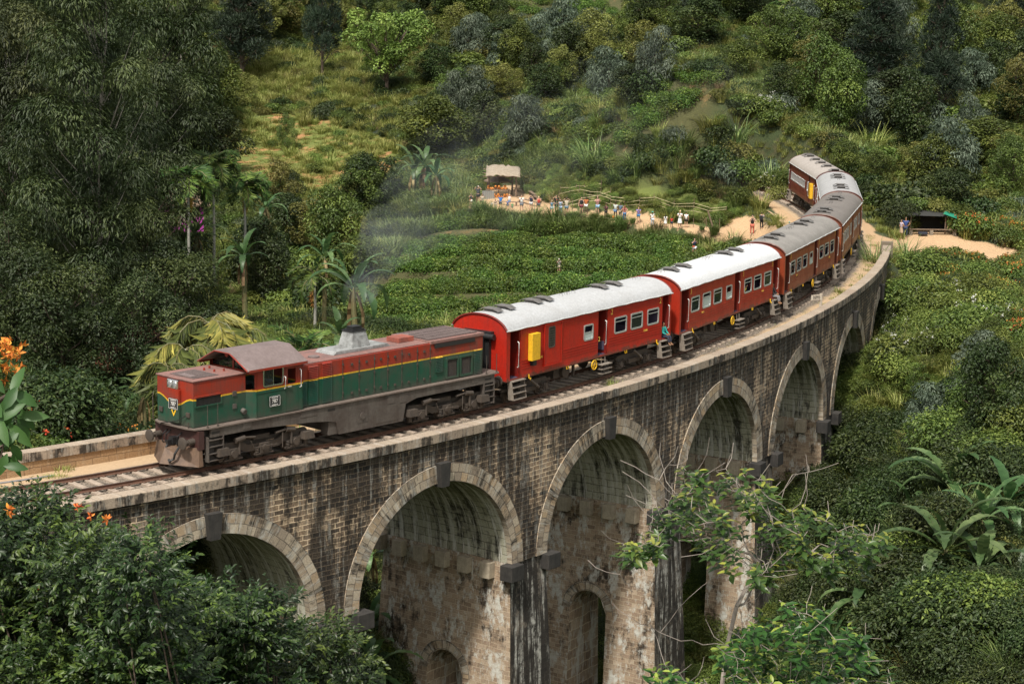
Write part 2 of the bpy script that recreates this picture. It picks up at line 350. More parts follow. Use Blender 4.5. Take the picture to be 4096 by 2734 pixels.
# ================================================================== viaduct
def stone_mat(name, bw, bh, cols, mortar, grime=.5, white=.3, msize=.02, bumpd=.05, green=0., topdark=0., uvoff=(0, 0), lowdark=0., facedark=0, blotch=0):
    m = mat(name, cols[0], .9); g = NG(m)
    tc = g.n('TexCoord'); uv = tc.outputs['UV']
    mp = g.n('Mapping'); mp.inputs['Location'].default_value = (*uvoff, 0); g.l(uv, mp.inputs[0])
    nd = g.noise(mp.outputs[0], 1.3, 3); 
    wv = g.n('VectorMath', operation='ADD'); g.l(mp.outputs[0], wv.inputs[0])
    sc_ = g.n('VectorMath', operation='SCALE'); nz = g.n('TexNoise'); nz.inputs['Scale'].default_value = 2.2; g.l(mp.outputs[0], nz.inputs['Vector'])
    sb = g.n('VectorMath', operation='SUBTRACT'); g.l(nz.outputs['Color'], sb.inputs[0]); sb.inputs[1].default_value = (.5, .5, .5)
    g.l(sb.outputs[0], sc_.inputs[0]); sc_.inputs['Scale'].default_value = .09; g.l(sc_.outputs[0], wv.inputs[1])
    br = g.n('TexBrick'); g.l(wv.outputs[0], br.inputs['Vector'])
    br.inputs['Scale'].default_value = 1; br.inputs['Brick Width'].default_value = bw; br.inputs['Row Height'].default_value = bh
    br.inputs['Mortar Size'].default_value = msize; br.inputs['Mortar Smooth'].default_value = .4; br.inputs['Bias'].default_value = 0
    br.inputs['Color1'].default_value = (0, 0, 0, 1); br.inputs['Color2'].default_value = (1, 1, 1, 1); br.inputs['Mortar'].default_value = (.5, .5, .5, 1)
    tone = g.n('SeparateColor'); g.l(br.outputs['Color'], tone.inputs[0])
    rc = g.ramp(tone.outputs[0], [(i / max(1, len(cols) - 1), q) for i, q in enumerate(cols)])
    fine = g.noise(uv, 14, 5, .7); rc = g.mix(1., rc, g.ramp(fine, [(.25, .62), (.75, 1.3)]), 'MULTIPLY')
    c = g.mix(br.outputs['Fac'], rc, mortar)
    # vertical streaks and blotches of grime, lime and algae
    st = g.n('Mapping'); st.inputs['Scale'].default_value = (1.3, .35, 1) if blotch else (1.6, .16, 1); g.l(uv, st.inputs[0])
    s1 = g.noise(st.outputs[0], 1.0, 6, .72); st2 = g.n('Mapping'); st2.inputs['Scale'].default_value = (1.5, .7, 1) if blotch else (3.2, .22, 1); st2.inputs['Location'].default_value = (7, 3, 0); g.l(uv, st2.inputs[0])
    s2 = g.noise(st2.outputs[0], 1.0, 6, .75); bl = g.noise(uv, .33, 5, .65); bl2 = g.noise(uv, 3., 4, .7)
    d = g.math('ADD', g.math('MULTIPLY', s1, .55), g.math('MULTIPLY', bl, .45))
    d = g.math('ADD', d, g.math('MULTIPLY', g.math('SUBTRACT', bl2, .5), .28))
    sep = g.n('SeparateXYZ'); g.l(uv, sep.inputs[0])
    if facedark: d = g.math('ADD', d, g.ramp(sep.outputs[1], [(.60, 0.), (.76, .16)]))  # coping: vertical faces set darker than the top
    if topdark: d = g.math('ADD', d, g.ramp(g.math('DIVIDE', g.math('ADD', sep.outputs[1], 4.5), 5.), [(.3, 0.), (1., topdark)]))
    if lowdark: d = g.math('ADD', d, g.ramp(g.math('DIVIDE', g.math('MULTIPLY', sep.outputs[1], -1.), 8.), [(.35, 0.), (.8, lowdark)]))
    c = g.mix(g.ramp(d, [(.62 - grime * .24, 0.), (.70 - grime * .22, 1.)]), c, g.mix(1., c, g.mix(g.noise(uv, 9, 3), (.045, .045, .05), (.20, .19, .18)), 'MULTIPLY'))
    if green:
        cw = g.math('ABSOLUTE', g.math('SUBTRACT', sep.outputs[1], 7.7)); cw = g.math('ADD', g.math('DIVIDE', cw, 6.5), g.math('MULTIPLY', g.math('SUBTRACT', s2, .5), 1.6))
        c = g.mix(g.math('MULTIPLY', g.ramp(cw, [(.30, 1.), (.75, 0.)]), green), c, g.mix(bl2, (.035, .045, .010), (.11, .12, .035)))
    wf = g.math('MULTIPLY', g.ramp(s2, [(.51, 0.), (.58, 1.)]), min(white, 1.))
    c = g.mix(g.math('MULTIPLY', wf, g.ramp(bl2, [(.30 if white > 1 else .38, 0.), (.52 if white > 1 else .6, 1.)])), c, (.58, .565, .51))
    g.color(c)
    h = g.mix(br.outputs['Fac'], g.ramp(fine, [(.2, .65), (.8, 1.)]), 0.)
    g.bump(h, .9, bumpd); return m
M_WALL = stone_mat('squared_stone', .50, .225, [(.07, .052, .038), (.36, .25, .16), (.16, .115, .08), (.46, .34, .225)], (.68, .52, .35), grime=.72, white=.35, msize=.030, bumpd=.15, topdark=.10, lowdark=.10)
M_RING = stone_mat('arch_stone', .46, .42, [(.32, .26, .19), (.48, .40, .30), (.25, .20, .15), (.44, .32, .20)], (.15, .12, .09), grime=.52, white=.6, msize=.02, bumpd=.05)
M_BARR = stone_mat('barrel_stone', .95, .42, [(.38, .37, .28), (.46, .44, .34), (.30, .29, .21)], (.17, .16, .11), grime=.52, white=1.3, msize=.02, green=.9)
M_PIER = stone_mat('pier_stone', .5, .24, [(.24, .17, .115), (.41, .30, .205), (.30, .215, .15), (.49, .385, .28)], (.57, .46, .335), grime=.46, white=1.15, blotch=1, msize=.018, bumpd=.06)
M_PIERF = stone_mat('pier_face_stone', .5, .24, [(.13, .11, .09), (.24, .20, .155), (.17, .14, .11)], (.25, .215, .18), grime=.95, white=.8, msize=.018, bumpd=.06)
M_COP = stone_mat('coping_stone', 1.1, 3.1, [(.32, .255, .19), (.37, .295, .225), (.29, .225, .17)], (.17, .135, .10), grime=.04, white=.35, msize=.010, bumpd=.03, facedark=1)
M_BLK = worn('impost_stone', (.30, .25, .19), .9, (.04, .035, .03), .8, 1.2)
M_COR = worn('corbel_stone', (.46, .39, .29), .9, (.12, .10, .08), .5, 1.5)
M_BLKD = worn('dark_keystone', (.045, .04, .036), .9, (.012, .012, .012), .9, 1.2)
via = empty('stone_viaduct', tuple(trk(50)[...]), 0, 'curved nine-arch railway bridge of dark stained stone blocks with pale arch rings', 'bridge')
VO = trk(50)
def sheet(name, fn, us, vs, matr, uvfn=None, parent=via, smooth=True, fix=None):
    U, V_ = np.meshgrid(us, vs, indexing='ij'); P = fn(U.ravel(), V_.ravel()) - VO
    n, k = len(us), len(vs); I = np.arange(n * k).reshape(n, k)
    F = np.stack([I[:-1, :-1].ravel(), I[1:, :-1].ravel(), I[1:, 1:].ravel(), I[:-1, 1:].ravel()], 1)
    UVs = np.stack(uvfn(U.ravel(), V_.ravel()) if uvfn else (U.ravel(), V_.ravel()), 1)
    return P, F, UVs
def join(parts):
    V, F, U, n = [], [], [], 0
    for p, f, u in parts: V.append(p); F.append(f + n); U.append(u); n += len(p)
    return np.concatenate(V), np.concatenate(F), np.concatenate(U)
def mk(name, parts, m, parent=via, smooth=False):
    V, F, U = join(parts); return link(name, npmesh(name, V, F, m, UV=U, smooth=smooth), parent)
PW, SK = 12.609, 32.158; RI, RO = 4.96, 5.80; ZS = -6.98
AN, AF = 3.92, -4.30                 # near and far wall faces
centers = [SK + i * PW for i in range(-4, 8)]
centers = [c for c in centers if c - PW / 2 > BR0 - 1 and c + PW / 2 < BR1 + 2]
ZT = -.12                            # underside of the near coping
S_ = np.arange(BR0, BR1 + .01, .3)
def wall_bottom(s):
    z = np.full(len(s), -1e9)
    for c in centers:
        d = np.abs(s - c); z = np.where(d < RO, ZS + np.sqrt(np.maximum(0, RO ** 2 - d ** 2)), z)
    z = np.where(z < -1e8, ZS, z)
    z = np.where((s > centers[-1] + RO) | (s < centers[0] - RO), -12, z); return z
for nm, A, zt in (('spandrel_wall', AN, ZT), ('spandrel_wall', AF, .0)):
    ss = np.unique(np.concatenate([S_] + [c + RO * np.cos(np.linspace(0, PI, 33)) for c in centers])); zb = wall_bottom(ss)
    t = np.linspace(0, 1, 5)
    mk(nm, [sheet('', lambda u, v: trk(u, A, zt + (np.interp(u, ss, zb) - zt) * v), ss, t, None, lambda u, v: (u, zt + (np.interp(u, ss, zb) - zt) * v))], M_WALL)
th = np.linspace(0, PI, 37)
for k, c in enumerate(centers):
    for A0, A1, far in ((AN + .06, AN - .3, 0), (AF - .06, AF + .3, 1)):
        P = [sheet('', lambda u, v: trk(c + v * np.cos(u), A0, ZS + v * np.sin(u)), th, np.linspace(RI, RO, 4), None, lambda u, v: (u * 5.4, v - RI + k * .84 * 3)),
             sheet('', lambda u, v: trk(c + RO * np.cos(u), A0 + (A1 - A0) * v, ZS + RO * np.sin(u)), th, np.linspace(0, .3, 2), None, lambda u, v: (u * 5.4, v + .02)),
             sheet('', lambda u, v: trk(c + RI * np.cos(u), A0 + (A1 - A0) * v, ZS + RI * np.sin(u)), th, np.linspace(0, 1, 2), None, lambda u, v: (u * 5.4, v * .3 + .02))]
        mk('arch_ring', P, M_RING)
    mk('arch_barrel', [sheet('', lambda u, v: trk(c + RI * np.cos(u), v, ZS + RI * np.sin(u)), th, np.linspace(AF + .2, AN - .24, 12), None, lambda u, v: (v + k * 3.7, u * RI + 0))], M_BARR, smooth=True)
    for A in (AN, AF):
        s_ = 1 if A > 0 else -1
        b = MB(); q = trk(c, A + s_ * .05, 0) - VO; R = Rz(hdg(c))
        V = []
        for z, wd in ((ZS + RI - .15, .25), (ZS + RO + .12, .36)):
            for x, y in ((-wd, -.28), (wd, -.28), (wd, .2), (-wd, .2)): V.append(R @ np.array([x, y * s_, 0]) + q + np.array([0, 0, z]))
        b.add(V, [(0, 1, 2, 3), (4, 5, 6, 7), (0, 1, 5, 4), (1, 2, 6, 5), (2, 3, 7, 6), (3, 0, 4, 7)])
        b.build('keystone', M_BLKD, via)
# piers
def pier(c, k):                      # centre between two arches
    w0 = (PW - 2 * RI) / 2; zb = -27.0
    def ex(z): return (ZS - z)
    W = lambda z: w0 + .035 * ex(z); N = lambda z: AN - .06 + .05 * ex(z); Fa = lambda z: AF + .06 - .05 * ex(z)
    zz = np.linspace(ZS, zb, 21)
    root = None
    oz, ow = -13.2, 1.15             # springing of the small opening in the pier, half width
    tt = np.linspace(0, 1, 9)
    side = []
    for sg in (-1, 1):
        # columns left of, above and right of the opening
        def f(u, v, lo, hi):         # u in 0..1 across, v = z
            L = np.where(lo is None, 0, 0)
        def col(a0, a1, ztop, zbot):
            us = np.linspace(0, 1, 7)
            def fn(u, v):
                z = ztop(u) + (zbot(u) - ztop(u)) * v
                A0 = Fa(z) if a0 is None else a0; A1 = N(z) if a1 is None else a1
                a = A0 + (A1 - A0) * u
                return trk(c + sg * W(z), a, z)
            def uvf(u, v):
                z = ztop(u) + (zbot(u) - ztop(u)) * v
                A0 = Fa(z) if a0 is None else a0; A1 = N(z) if a1 is None else a1
                return (A0 + (A1 - A0) * u + k * 5.3 + sg, z)
            return sheet('', fn, us, np.linspace(0, 1, 16), None, uvf)
        one = lambda u: ZS + 0 * u; bot = lambda u: zb + 0 * u
        side += [col(None, -ow, one, bot), col(ow, None, one, bot)]
        side += [col(-ow, ow, one, lambda u: oz + np.sqrt(np.maximum(0, ow ** 2 - ((2 * u - 1) * ow) ** 2)))]
    # opening lining
    def lin(u, v):
        z = np.where(u < 1, zb + (oz - zb) * u, np.where(u > 2, zb + (oz - zb) * (3 - u), oz + ow * np.sin((u - 1) * PI)))
        a = np.where(u < 1, -ow, np.where(u > 2, ow, -ow * np.cos((u - 1) * PI)))
        return trk(c + v * W(z), a, z)
    side.append(sheet('', lin, np.concatenate([np.linspace(0, 1, 6)[:-1], np.linspace(1, 2, 15), np.linspace(2, 3, 6)[1:]]), np.linspace(-1, 1, 4), None, lambda u, v: (v * 1.5, u * 6 - 27)))
    p = mk('pier', side, M_PIER)
    # small ring round the opening
    for sg in (-1, 1):
        P = sheet('', lambda u, v: trk(c + sg * (W(oz + v * np.sin(u)) + .03), v * np.cos(u), oz + v * np.sin(u)), np.linspace(-.0, PI, 17), np.linspace(ow, ow + .5, 3), None, lambda u, v: (u * 1.5, v + .5))
        V, F, U = P; link('opening_ring', npmesh('opening_ring', V, F, M_RING, UV=U), p)
    fronts = []
    for A in (N, Fa):
        fronts.append(sheet('', lambda u, v: trk(c + u * W(v), A(v), v), np.linspace(-1, 1, 4), zz, None, lambda u, v: (u * 1.6 + k * 4.1, v)))
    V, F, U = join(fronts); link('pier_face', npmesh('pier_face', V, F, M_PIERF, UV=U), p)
    # corner imposts and the rows of corbels
    ZB = ZS - .35
    for A, sa in ((AN, 1), (AF, -1)):
        for sg in (-1, 1):
            b = MB(); q = trk(c + sg * (w0 + .06), A + sa * .12, ZB) - VO; b.box((0, 0, 0), (.95, .75, .75), Rz(hdg(c))); b.V = [x + q for x in b.V]
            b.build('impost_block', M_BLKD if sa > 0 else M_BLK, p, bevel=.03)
    for sg in (-1, 1):
        for j in range(5):
            a = -3.05 + j * 1.42
            b = MB(); q = trk(c + sg * (w0 + .2), a, ZB - .1) - VO; b.box((0, 0, 0), (.5, .62, .78), Rz(hdg(c))); b.V = [x + q for x in b.V]
            b.build('corbel', M_COR, p, bevel=.02)
for k in range(len(centers) - 1): pier((centers[k] + centers[k + 1]) / 2, k)
for c, sg in ((centers[-1], 1), (centers[0], -1)):   # abutments
    s0 = c + sg * RI; 
    P = [sheet('', lambda u, v: trk(s0 + 0 * u, u, v), np.linspace(AF, AN, 6), np.linspace(ZS, -27, 8), None, lambda u, v: (u, v)),
         sheet('', lambda u, v: trk(u, AN, v), np.linspace(s0, s0 + sg * 6, 6), np.linspace(ZS, -27, 8), None, lambda u, v: (u, v)),
         sheet('', lambda u, v: trk(u, AF, v), np.linspace(s0, s0 + sg * 6, 6), np.linspace(ZS, -27, 8), None, lambda u, v: (u, v))]
    mk('abutment', P, M_PIER)
# parapets and coping
def strip(name, prof, s0, s1, m, step=1.0, closed=True, caps=True, parent=via, uvs=1.):
    prof = np.array(prof); n = len(prof); ss = np.arange(s0, s1 + .001, step); k = len(ss)
    V = np.concatenate([trk(ss, a, z) for a, z in prof]) - (VO if parent is via else 0)
    F = []; L = np.concatenate([[0], np.cumsum(np.linalg.norm(np.diff(np.vstack([prof, prof[:1]]), axis=0), axis=1))])
    Vs, Fs, Us, o = [], [], [], 0
    for i in range(n if closed else n - 1):
        j = (i + 1) % n
        p = trk(ss, *prof[i]) - (VO if parent is via else 0); q = trk(ss, *prof[j]) - (VO if parent is via else 0)
        Vs += [p, q]; Us += [np.stack([ss, 0 * ss + L[i]], 1) * uvs, np.stack([ss, 0 * ss + L[i + 1]], 1) * uvs]
        I = np.arange(k - 1); Fs.append(np.stack([o + I, o + I + 1, o + k + I + 1, o + k + I], 1)); o += 2 * k
    V = np.concatenate(Vs); U = np.concatenate(Us); F = np.concatenate(Fs); FF = [F]
    me = npmesh(name, V, FF, m, UV=U)
    if caps and closed:
        bm = bmesh.new(); bm.from_mesh(me); 
        for sx in (s0, ss[-1]):
            vs = [bm.verts.new(trk(sx, a, z) - (VO if parent is via else 0)) for a, z in prof]; bm.faces.new(vs)
        bmesh.ops.recalc_face_normals(bm, faces=bm.faces); bm.to_mesh(me); bm.free()
    return link(name, me, parent)
pn = empty('parapet', (0, 0, 0)); pn.parent = via
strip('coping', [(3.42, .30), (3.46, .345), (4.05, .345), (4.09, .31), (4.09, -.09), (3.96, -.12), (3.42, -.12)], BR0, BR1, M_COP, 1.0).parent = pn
strip('parapet_wall', [(3.47, -.12), (3.90, -.12), (3.90, -.7), (3.47, -.7)], BR0, BR1 - .01, M_WALL).parent = pn
M_FARW = stone_mat('ochre_parapet_stone', .85, .30, [(.33, .20, .10), (.40, .26, .14), (.26, .15, .075)], (.20, .12, .06), grime=.2, white=.1, msize=.015)
pf = empty('parapet', (0, 0, 0)); pf.parent = via
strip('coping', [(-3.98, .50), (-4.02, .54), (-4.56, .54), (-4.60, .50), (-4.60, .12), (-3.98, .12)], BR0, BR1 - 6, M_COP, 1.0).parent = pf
strip('parapet_wall', [(-4.04, .12), (-4.04, -.6), (-4.5, -.6), (-4.5, .12)], BR0, BR1 - 6.01, M_FARW).parent = pf
# end pillar of the near parapet
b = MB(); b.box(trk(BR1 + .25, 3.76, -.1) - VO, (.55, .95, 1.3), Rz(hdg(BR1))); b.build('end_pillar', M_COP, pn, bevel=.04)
# deck bed
M_BED = mat('ballast', (.3, .24, .19), .95); g = NG(M_BED); v = g.coord('UV'); vo = g.n('TexVoronoi'); vo.inputs['Scale'].default_value = 14; g.l(v, vo.inputs['Vector'])
n1 = g.noise(v, .5, 5, .7); n2 = g.noise(v, 3, 4, .7)
sep = g.n('SeparateXYZ'); g.l(v, sep.inputs[0])
stones = g.mix(1., g.ramp(vo.outputs['Color'], [(.1, (.16, .12, .09)), (.9, (.50, .41, .32))]), g.ramp(vo.outputs['Distance'], [(.1, 1.), (.6, .35)]), 'MULTIPLY')
sand = g.mix(n2, (.42, .28, .16), (.58, .42, .26))
fs = g.math('ADD', g.ramp(g.math('ABSOLUTE', sep.outputs[1]), [(.0, 0.), (1., 0.)]), 0.)
edge = g.math('SUBTRACT', g.math('ABSOLUTE', sep.outputs[1]), 1.9)
edge = g.math('ADD', edge, g.math('MULTIPLY', g.math('SUBTRACT', n1, .5), 1.2))
c = g.mix(g.ramp(edge, [(.0, 0.), (.35, .85)]), stones, sand); g.color(c); g.bump(g.math('SUBTRACT', 1., vo.outputs['Distance']), .8, .03)
prof = [(3.47, -.42), (2.6, -.36), (1.9, -.27), (0, -.24), (-1.9, -.27), (-2.9, -.42), (-4.04, -.46)]
ss = np.arange(BR0 - 35, 180, .8); Pn = []
for (a0, z0), (a1, z1) in zip(prof[:-1], prof[1:]):
    Pn.append(sheet('', lambda u, v: trk(u, a0 + (a1 - a0) * v, z0 + (z1 - z0) * v + .0), ss, np.array([0, 1.]), None, lambda u, v: (u, a0 + (a1 - a0) * v)))
V, F, U = join(Pn); tag(link('ballast_bed', npmesh('ballast_bed', V + VO, F, M_BED, UV=U, smooth=True)), 'stony ballast and sandy edge strips of the railway bed', 'ballast', kind='structure')
# ================================================================== track
track = empty('railway_track', tuple(trk(30)), 0, 'single rusty broad gauge railway track with wooden sleepers curving over the bridge', 'railway track')
TO = trk(30)
M_RAIL = worn('rusty_rail', (.13, .06, .035), .7, (.04, .025, .02), .5, 3); M_RTOP = mat('polished_rail_top', (.42, .40, .38), .28, 1)
GH = .964
for sg in (-1, 1):
    pr = [(-.075, -.17), (.075, -.17), (.075, -.15), (.018, -.13), (.018, -.05), (.038, -.03), (.038, -.004), (.034, 0), (-.034, 0), (-.038, -.004), (-.038, -.03), (-.018, -.05), (-.018, -.13), (-.075, -.15)]
    ss = np.arange(BR0 - 35, 180, 1.); V = []; F = []; mi = []; n = len(pr)
    V = np.concatenate([trk(ss, sg * GH + a, z) - TO for a, z in pr]); k = len(ss); I = np.arange(k - 1)
    for i in range(n):
        j = (i + 1) % n; F.append(np.stack([i * k + I, i * k + I + 1, j * k + I + 1, j * k + I], 1)); mi += [1 if i in (7,) else 0] * (k - 1)
    link('rail', npmesh('rail', V, np.concatenate(F), [M_RAIL, M_RTOP], mi=mi), track)
M_SLP = worn('weathered_sleeper_wood', (.42, .34, .27), .9, (.14, .10, .075), .6, 2.5, streak=False)
slp = MB().box((0, 0, 0), (.27, 3.15, .15)).mesh('sleeper', M_SLP, bevel=.015)
chair = MB()
for sg in (-1, 1): chair.box((0, sg * GH + .13, .09), (.16, .12, .04)).box((0, sg * GH - .13, .09), (.16, .12, .04))
sl_s = list(np.arange(BR0 - 20, 179, .77))
vis = [s for s in sl_s if (-20 < project(trk(s, 1.5, -.2))[0][0][0] < 2349) and s < 160]
stuffV, stuffF, nn = [], [], 0
cub = np.array([[-1, -1, -1], [1, -1, -1], [1, 1, -1], [-1, 1, -1], [-1, -1, 1], [1, -1, 1], [1, 1, 1], [-1, 1, 1]]) * np.array([.135, 1.575, .075])
cf = np.array([(0, 3, 2, 1), (4, 5, 6, 7), (0, 1, 5, 4), (1, 2, 6, 5), (2, 3, 7, 6), (3, 0, 4, 7)])
ind = 0
for s in sl_s:
    jit = random.uniform(-.05, .05); rz = hdg(s) + random.uniform(-.03, .03); p = trk(s + random.uniform(-.05, .05), jit, -.245 + random.uniform(-.012, .008)) - TO
    if s in vis and ind < 100 and (s < 45 or s > 45):
        o = link('sleeper', slp, track); o.location = p; o.rotation_euler = (0, 0, rz); ind += 1
    else:
        stuffV.append(cub @ Rz(rz).T + p); stuffF.append(cf + nn); nn += 8
o = link('sleepers_beyond', npmesh('sleepers', np.concatenate(stuffV), np.concatenate(stuffF), M_SLP), track); o.name = 'sleeper_row'; o['kind'] = 'stuff'
cl = []; nn = 0; CV = []
for s in sl_s:
    for sg in (-1, 1):
        for q in (-.12, .12):
            CV.append(cub / np.array([.135, 1.575, .075]) * np.array([.07, .05, .03]) @ Rz(hdg(s)).T + trk(s, sg * GH + q, -.15) - TO); cl.append(cf + nn); nn += 8
o = link('rail_clip_row', npmesh('rail_clips', np.concatenate(CV), np.concatenate(cl), M_RAIL), track); o['kind'] = 'stuff'
# ================================================================== train
S1, CL, CG = 51.756, 15.886, .891
def frame_at(mid, half):
    A, B = trk(mid - half), trk(mid + half); d = (B - A) / np.linalg.norm(B - A)
    return (A + B) / 2, math.atan2(d[1], d[0])
_txt = {}
def text_mesh(body, size, m, thick=.004):
    k = (body, size, m.name)
    if k in _txt: return _txt[k]
    cu = bpy.data.curves.new('lettering', 'FONT'); cu.body = body; cu.size = size; cu.extrude = thick; cu.align_x = 'CENTER'; cu.align_y = 'CENTER'
    o = bpy.data.objects.new('lettering', cu); COL.objects.link(o); dg = bpy.context.evaluated_depsgraph_get()
    me = bpy.data.meshes.new_from_object(o.evaluated_get(dg)); me.materials.clear(); me.materials.append(m)
    bpy.data.objects.remove(o); bpy.data.curves.remove(cu); _txt[k] = me; return me
def put_text(body, size, m, loc, parent, face='near', name='lettering', sx=1):
    o = link(name, text_mesh(body, size, m), parent); o.location = loc
    o.rotation_euler = {'near': (PI / 2, 0, 0), 'far': (PI / 2, 0, PI), 'front': (PI / 2, 0, -PI / 2)}[face]; o.scale = (sx, 1, 1); return o
M_YEL = worn('yellow_paint', (.80, .47, .02), .5, (.25, .14, .03), .25)
M_GOLD = mat('gold_lettering', (.75, .48, .08), .5)
M_WHT = mat('white_paint', (.75, .73, .7), .4)
M_CHR = mat('bright_metal', (.75, .75, .76), .22, 1)
M_STEEL = worn('dusty_steel', (.050, .040, .033), .75, (.085, .062, .045), .6, 2)
M_DARK = mat('dark_interior', (.012, .011, .01), .9)
M_GRID = mat('black_grille', (.02, .018, .017), .6)
M_UNDER = worn('underframe_grime', (.045, .037, .031), .85, (.09, .068, .05), .6, 2.5)
M_GLASS = mat('window_glass', (.02, .03, .028), .06, 0, .6); M_GLASS.node_tree.nodes['Principled BSDF'].inputs['Alpha'].default_value = .55
M_GLASSD = mat('dark_glass', (.03, .035, .03), .12)
M_FROST = mat('frosted_glass', (.45, .52, .5), .35)
M_SEAT = mat('seat_cloth', (.06, .05, .09), .9)
M_ALU = mat('aluminium_frame', (.62, .64, .64), .35, .6)
M_RUB = mat('black_rubber', (.012, .012, .013), .55)
def arc_tube(c, r, R, ax='x', n=20, t=0.02, seg=6):
    a = np.linspace(0, 2 * PI, n + 1)
    return [(c[0] + (0 if ax == 'x' else R * math.cos(q)), c[1] + (R * math.cos(q) if ax == 'x' else 0), c[2] + R * math.sin(q)) for q in a]
def wheel_mesh(R=.46, w=.13):
    b = MB(); n = 24; prof = [(0, .1), (.12, .1), (.13, .03), (R - .1, .02), (R - .08, w / 2), (R, w / 2), (R, -w / 2 + .03), (R + .03, -w / 2 + .02), (R + .03, -w / 2), (0, -w / 2)]
    V = []; F = []
    for i in range(n):
        a = 2 * PI * i / n
        for r, y in prof: V.append((r * math.cos(a), -y, r * math.sin(a)))
    k = len(prof)
    for i in range(n):
        for j in range(k - 1): F.append((i * k + j, ((i + 1) % n) * k + j, ((i + 1) % n) * k + j + 1, i * k + j + 1))
    b.add(V, F); return b.mesh('wheel', M_UNDER, smooth=True)
WHEEL = wheel_mesh()
def spring(b, c, r=.1, h=.3, turns=4):
    t = np.linspace(0, 1, turns * 10 + 1); b.tube(np.stack([c[0] + r * np.cos(t * turns * 2 * PI), c[1] + r * np.sin(t * turns * 2 * PI), c[2] + h * t], 1), .022, 5)
def bogie(parent, x0, base=2.75, loco=False):
    nm = 'bogie'; b = MB()
    for sg in (-1, 1):
        y = sg * 1.22
        if loco:
            b.prism([(x0 - 2.6, .82), (x0 - 2.45, 1.0), (x0 - 1.3, .95), (x0 - .8, .72), (x0 + .8, .72), (x0 + 1.3, .95), (x0 + 2.45, 1.0), (x0 + 2.6, .82), (x0 + 2.4, .62), (x0 + 1.2, .55), (x0 + .9, .42), (x0 - .9, .42), (x0 - 1.2, .55), (x0 - 2.4, .62)], y - .07, y + .07)
            for dx in (-1.75, 0, 1.75):
                b.box((x0 + dx, y + sg * .12, .5), (.5, .22, .42)); b.tube([(x0 + dx, y + sg * .1, .5), (x0 + dx, y + sg * .3, .5)], .17, 12)
                for q in (-.36, .36): spring(b, (x0 + dx + q, y + sg * .1, .3), .08, .28, 4)
                b.box((x0 + dx, y + sg * .12, .26), (1.0, .16, .07))
            for dx, dr in ((-1.25, 1), (1.3, -1)):
                b.tube([(x0 + dx - .4 * dr, y + sg * .2, 1.05), (x0 + dx + .1 * dr, y + sg * .2, 1.12)], .12, 10); b.tube([(x0 + dx + .1 * dr, y + sg * .2, 1.12), (x0 + dx + .7 * dr, y + sg * .2, 1.05)], .055, 8)
                b.tube([(x0 + dx - .2 * dr, y + sg * .22, 1.0), (x0 + dx - .2 * dr, y + sg * .22, .45)], .06, 8)
            for dx in (-2.45, 2.35):
                b.box((x0 + dx, y + sg * .28, .72), (.62, .4, .32), taper=(.85, .8)); b.box((x0 + dx, y + sg * .15, .45), (.2, .12, .4))
            b.tube([(x0 - .9, y + sg * .34, .95), (x0 - .75, y + sg * .36, .62), (x0 + .6, y + sg * .36, .6)], .022, 5)
            b.tube([(x0 + .9, y + sg * .34, 1.05), (x0 + .85, y + sg * .38, .7), (x0 + .85, y + sg * .38, .4)], .025, 5)
        else:
            b.prism([(x0 - 1.75, .78), (x0 - 1.55, .92), (x0 + 1.55, .92), (x0 + 1.75, .78), (x0 + 1.6, .62), (x0 + .75, .62), (x0 + .6, .42), (x0 - .6, .42), (x0 - .75, .62), (x0 - 1.6, .62)], y - .06, y + .06)
            for dx in (-base / 2, base / 2):
                b.box((x0 + dx, y + sg * .1, .45), (.34, .22, .34)); b.tube([(x0 + dx, y + sg * .1, .45), (x0 + dx, y + sg * .26, .45)], .12, 10)
                for q in (-.3, .3): spring(b, (x0 + dx + q, y + sg * .08, .36), .1, .34, 4)
                b.box((x0 + dx, y + sg * .08, .33), (.86, .18, .06))
            b.tube([(x0 - .3, y + sg * .3, 1.1), (x0 + .42, y + sg * .34, .62)], [.07, .07], 8); b.tube([(x0 + .3, y + sg * .34, .7), (x0 + .5, y + sg * .34, .55)], .09, 8)
            b.box((x0, y + sg * .05, .52), (1.1, .25, .22)); b.box((x0 - 1.9, y - sg * .1, .7), (.5, .12, .12)); b.box((x0 + 1.9, y - sg * .1, .7), (.5, .12, .12))
    b.box((x0, 0, .8), (3.4 if not loco else 4.6, 2.1, .2)).box((x0, 0, .95), (.9, 2.4, .2))
    axs = (-1.75, 0, 1.75) if loco else (-base / 2, base / 2)
    for dx in axs: b.tube([(x0 + dx, -1.0, .46), (x0 + dx, 1.0, .46)], .08, 8)
    f = b.build(nm, M_STEEL if loco else M_UNDER, parent, smooth=False)
    for dx in axs:
        for sg in (-1, 1):
            o = link('wheel', WHEEL, f); o.location = (x0 + dx, sg * .97, .46); o.rotation_euler = (0, 0, 0 if sg < 0 else PI)
    return f
def rrect(x0, x1, z0, z1, r=.09, n=4):
    P = []
    for cx, cz, a in ((x1 - r, z1 - r, 0), (x0 + r, z1 - r, 1), (x0 + r, z0 + r, 2), (x1 - r, z0 + r, 3)):
        for i in range(n + 1):
            t = (a + i / n) * PI / 2; P.append((cx + r * math.cos(t), cz + r * math.sin(t)))
    return P
def ring_prism(b, P, Q, y0, y1):                # frame between outer outline P and inner outline Q
    n = len(P); V = [(p[0], y, p[1]) for y in (y0, y1) for L in (P, Q) for p in L]
    F = []
    for i in range(n):
        j = (i + 1) % n
        F += [(i, j, n + j, n + i), (2 * n + i, 3 * n + i, 3 * n + j, 2 * n + j), (i, 2 * n + i, 2 * n + j, j), (n + i, n + j, 3 * n + j, 3 * n + i)]
    b.add(V, F)
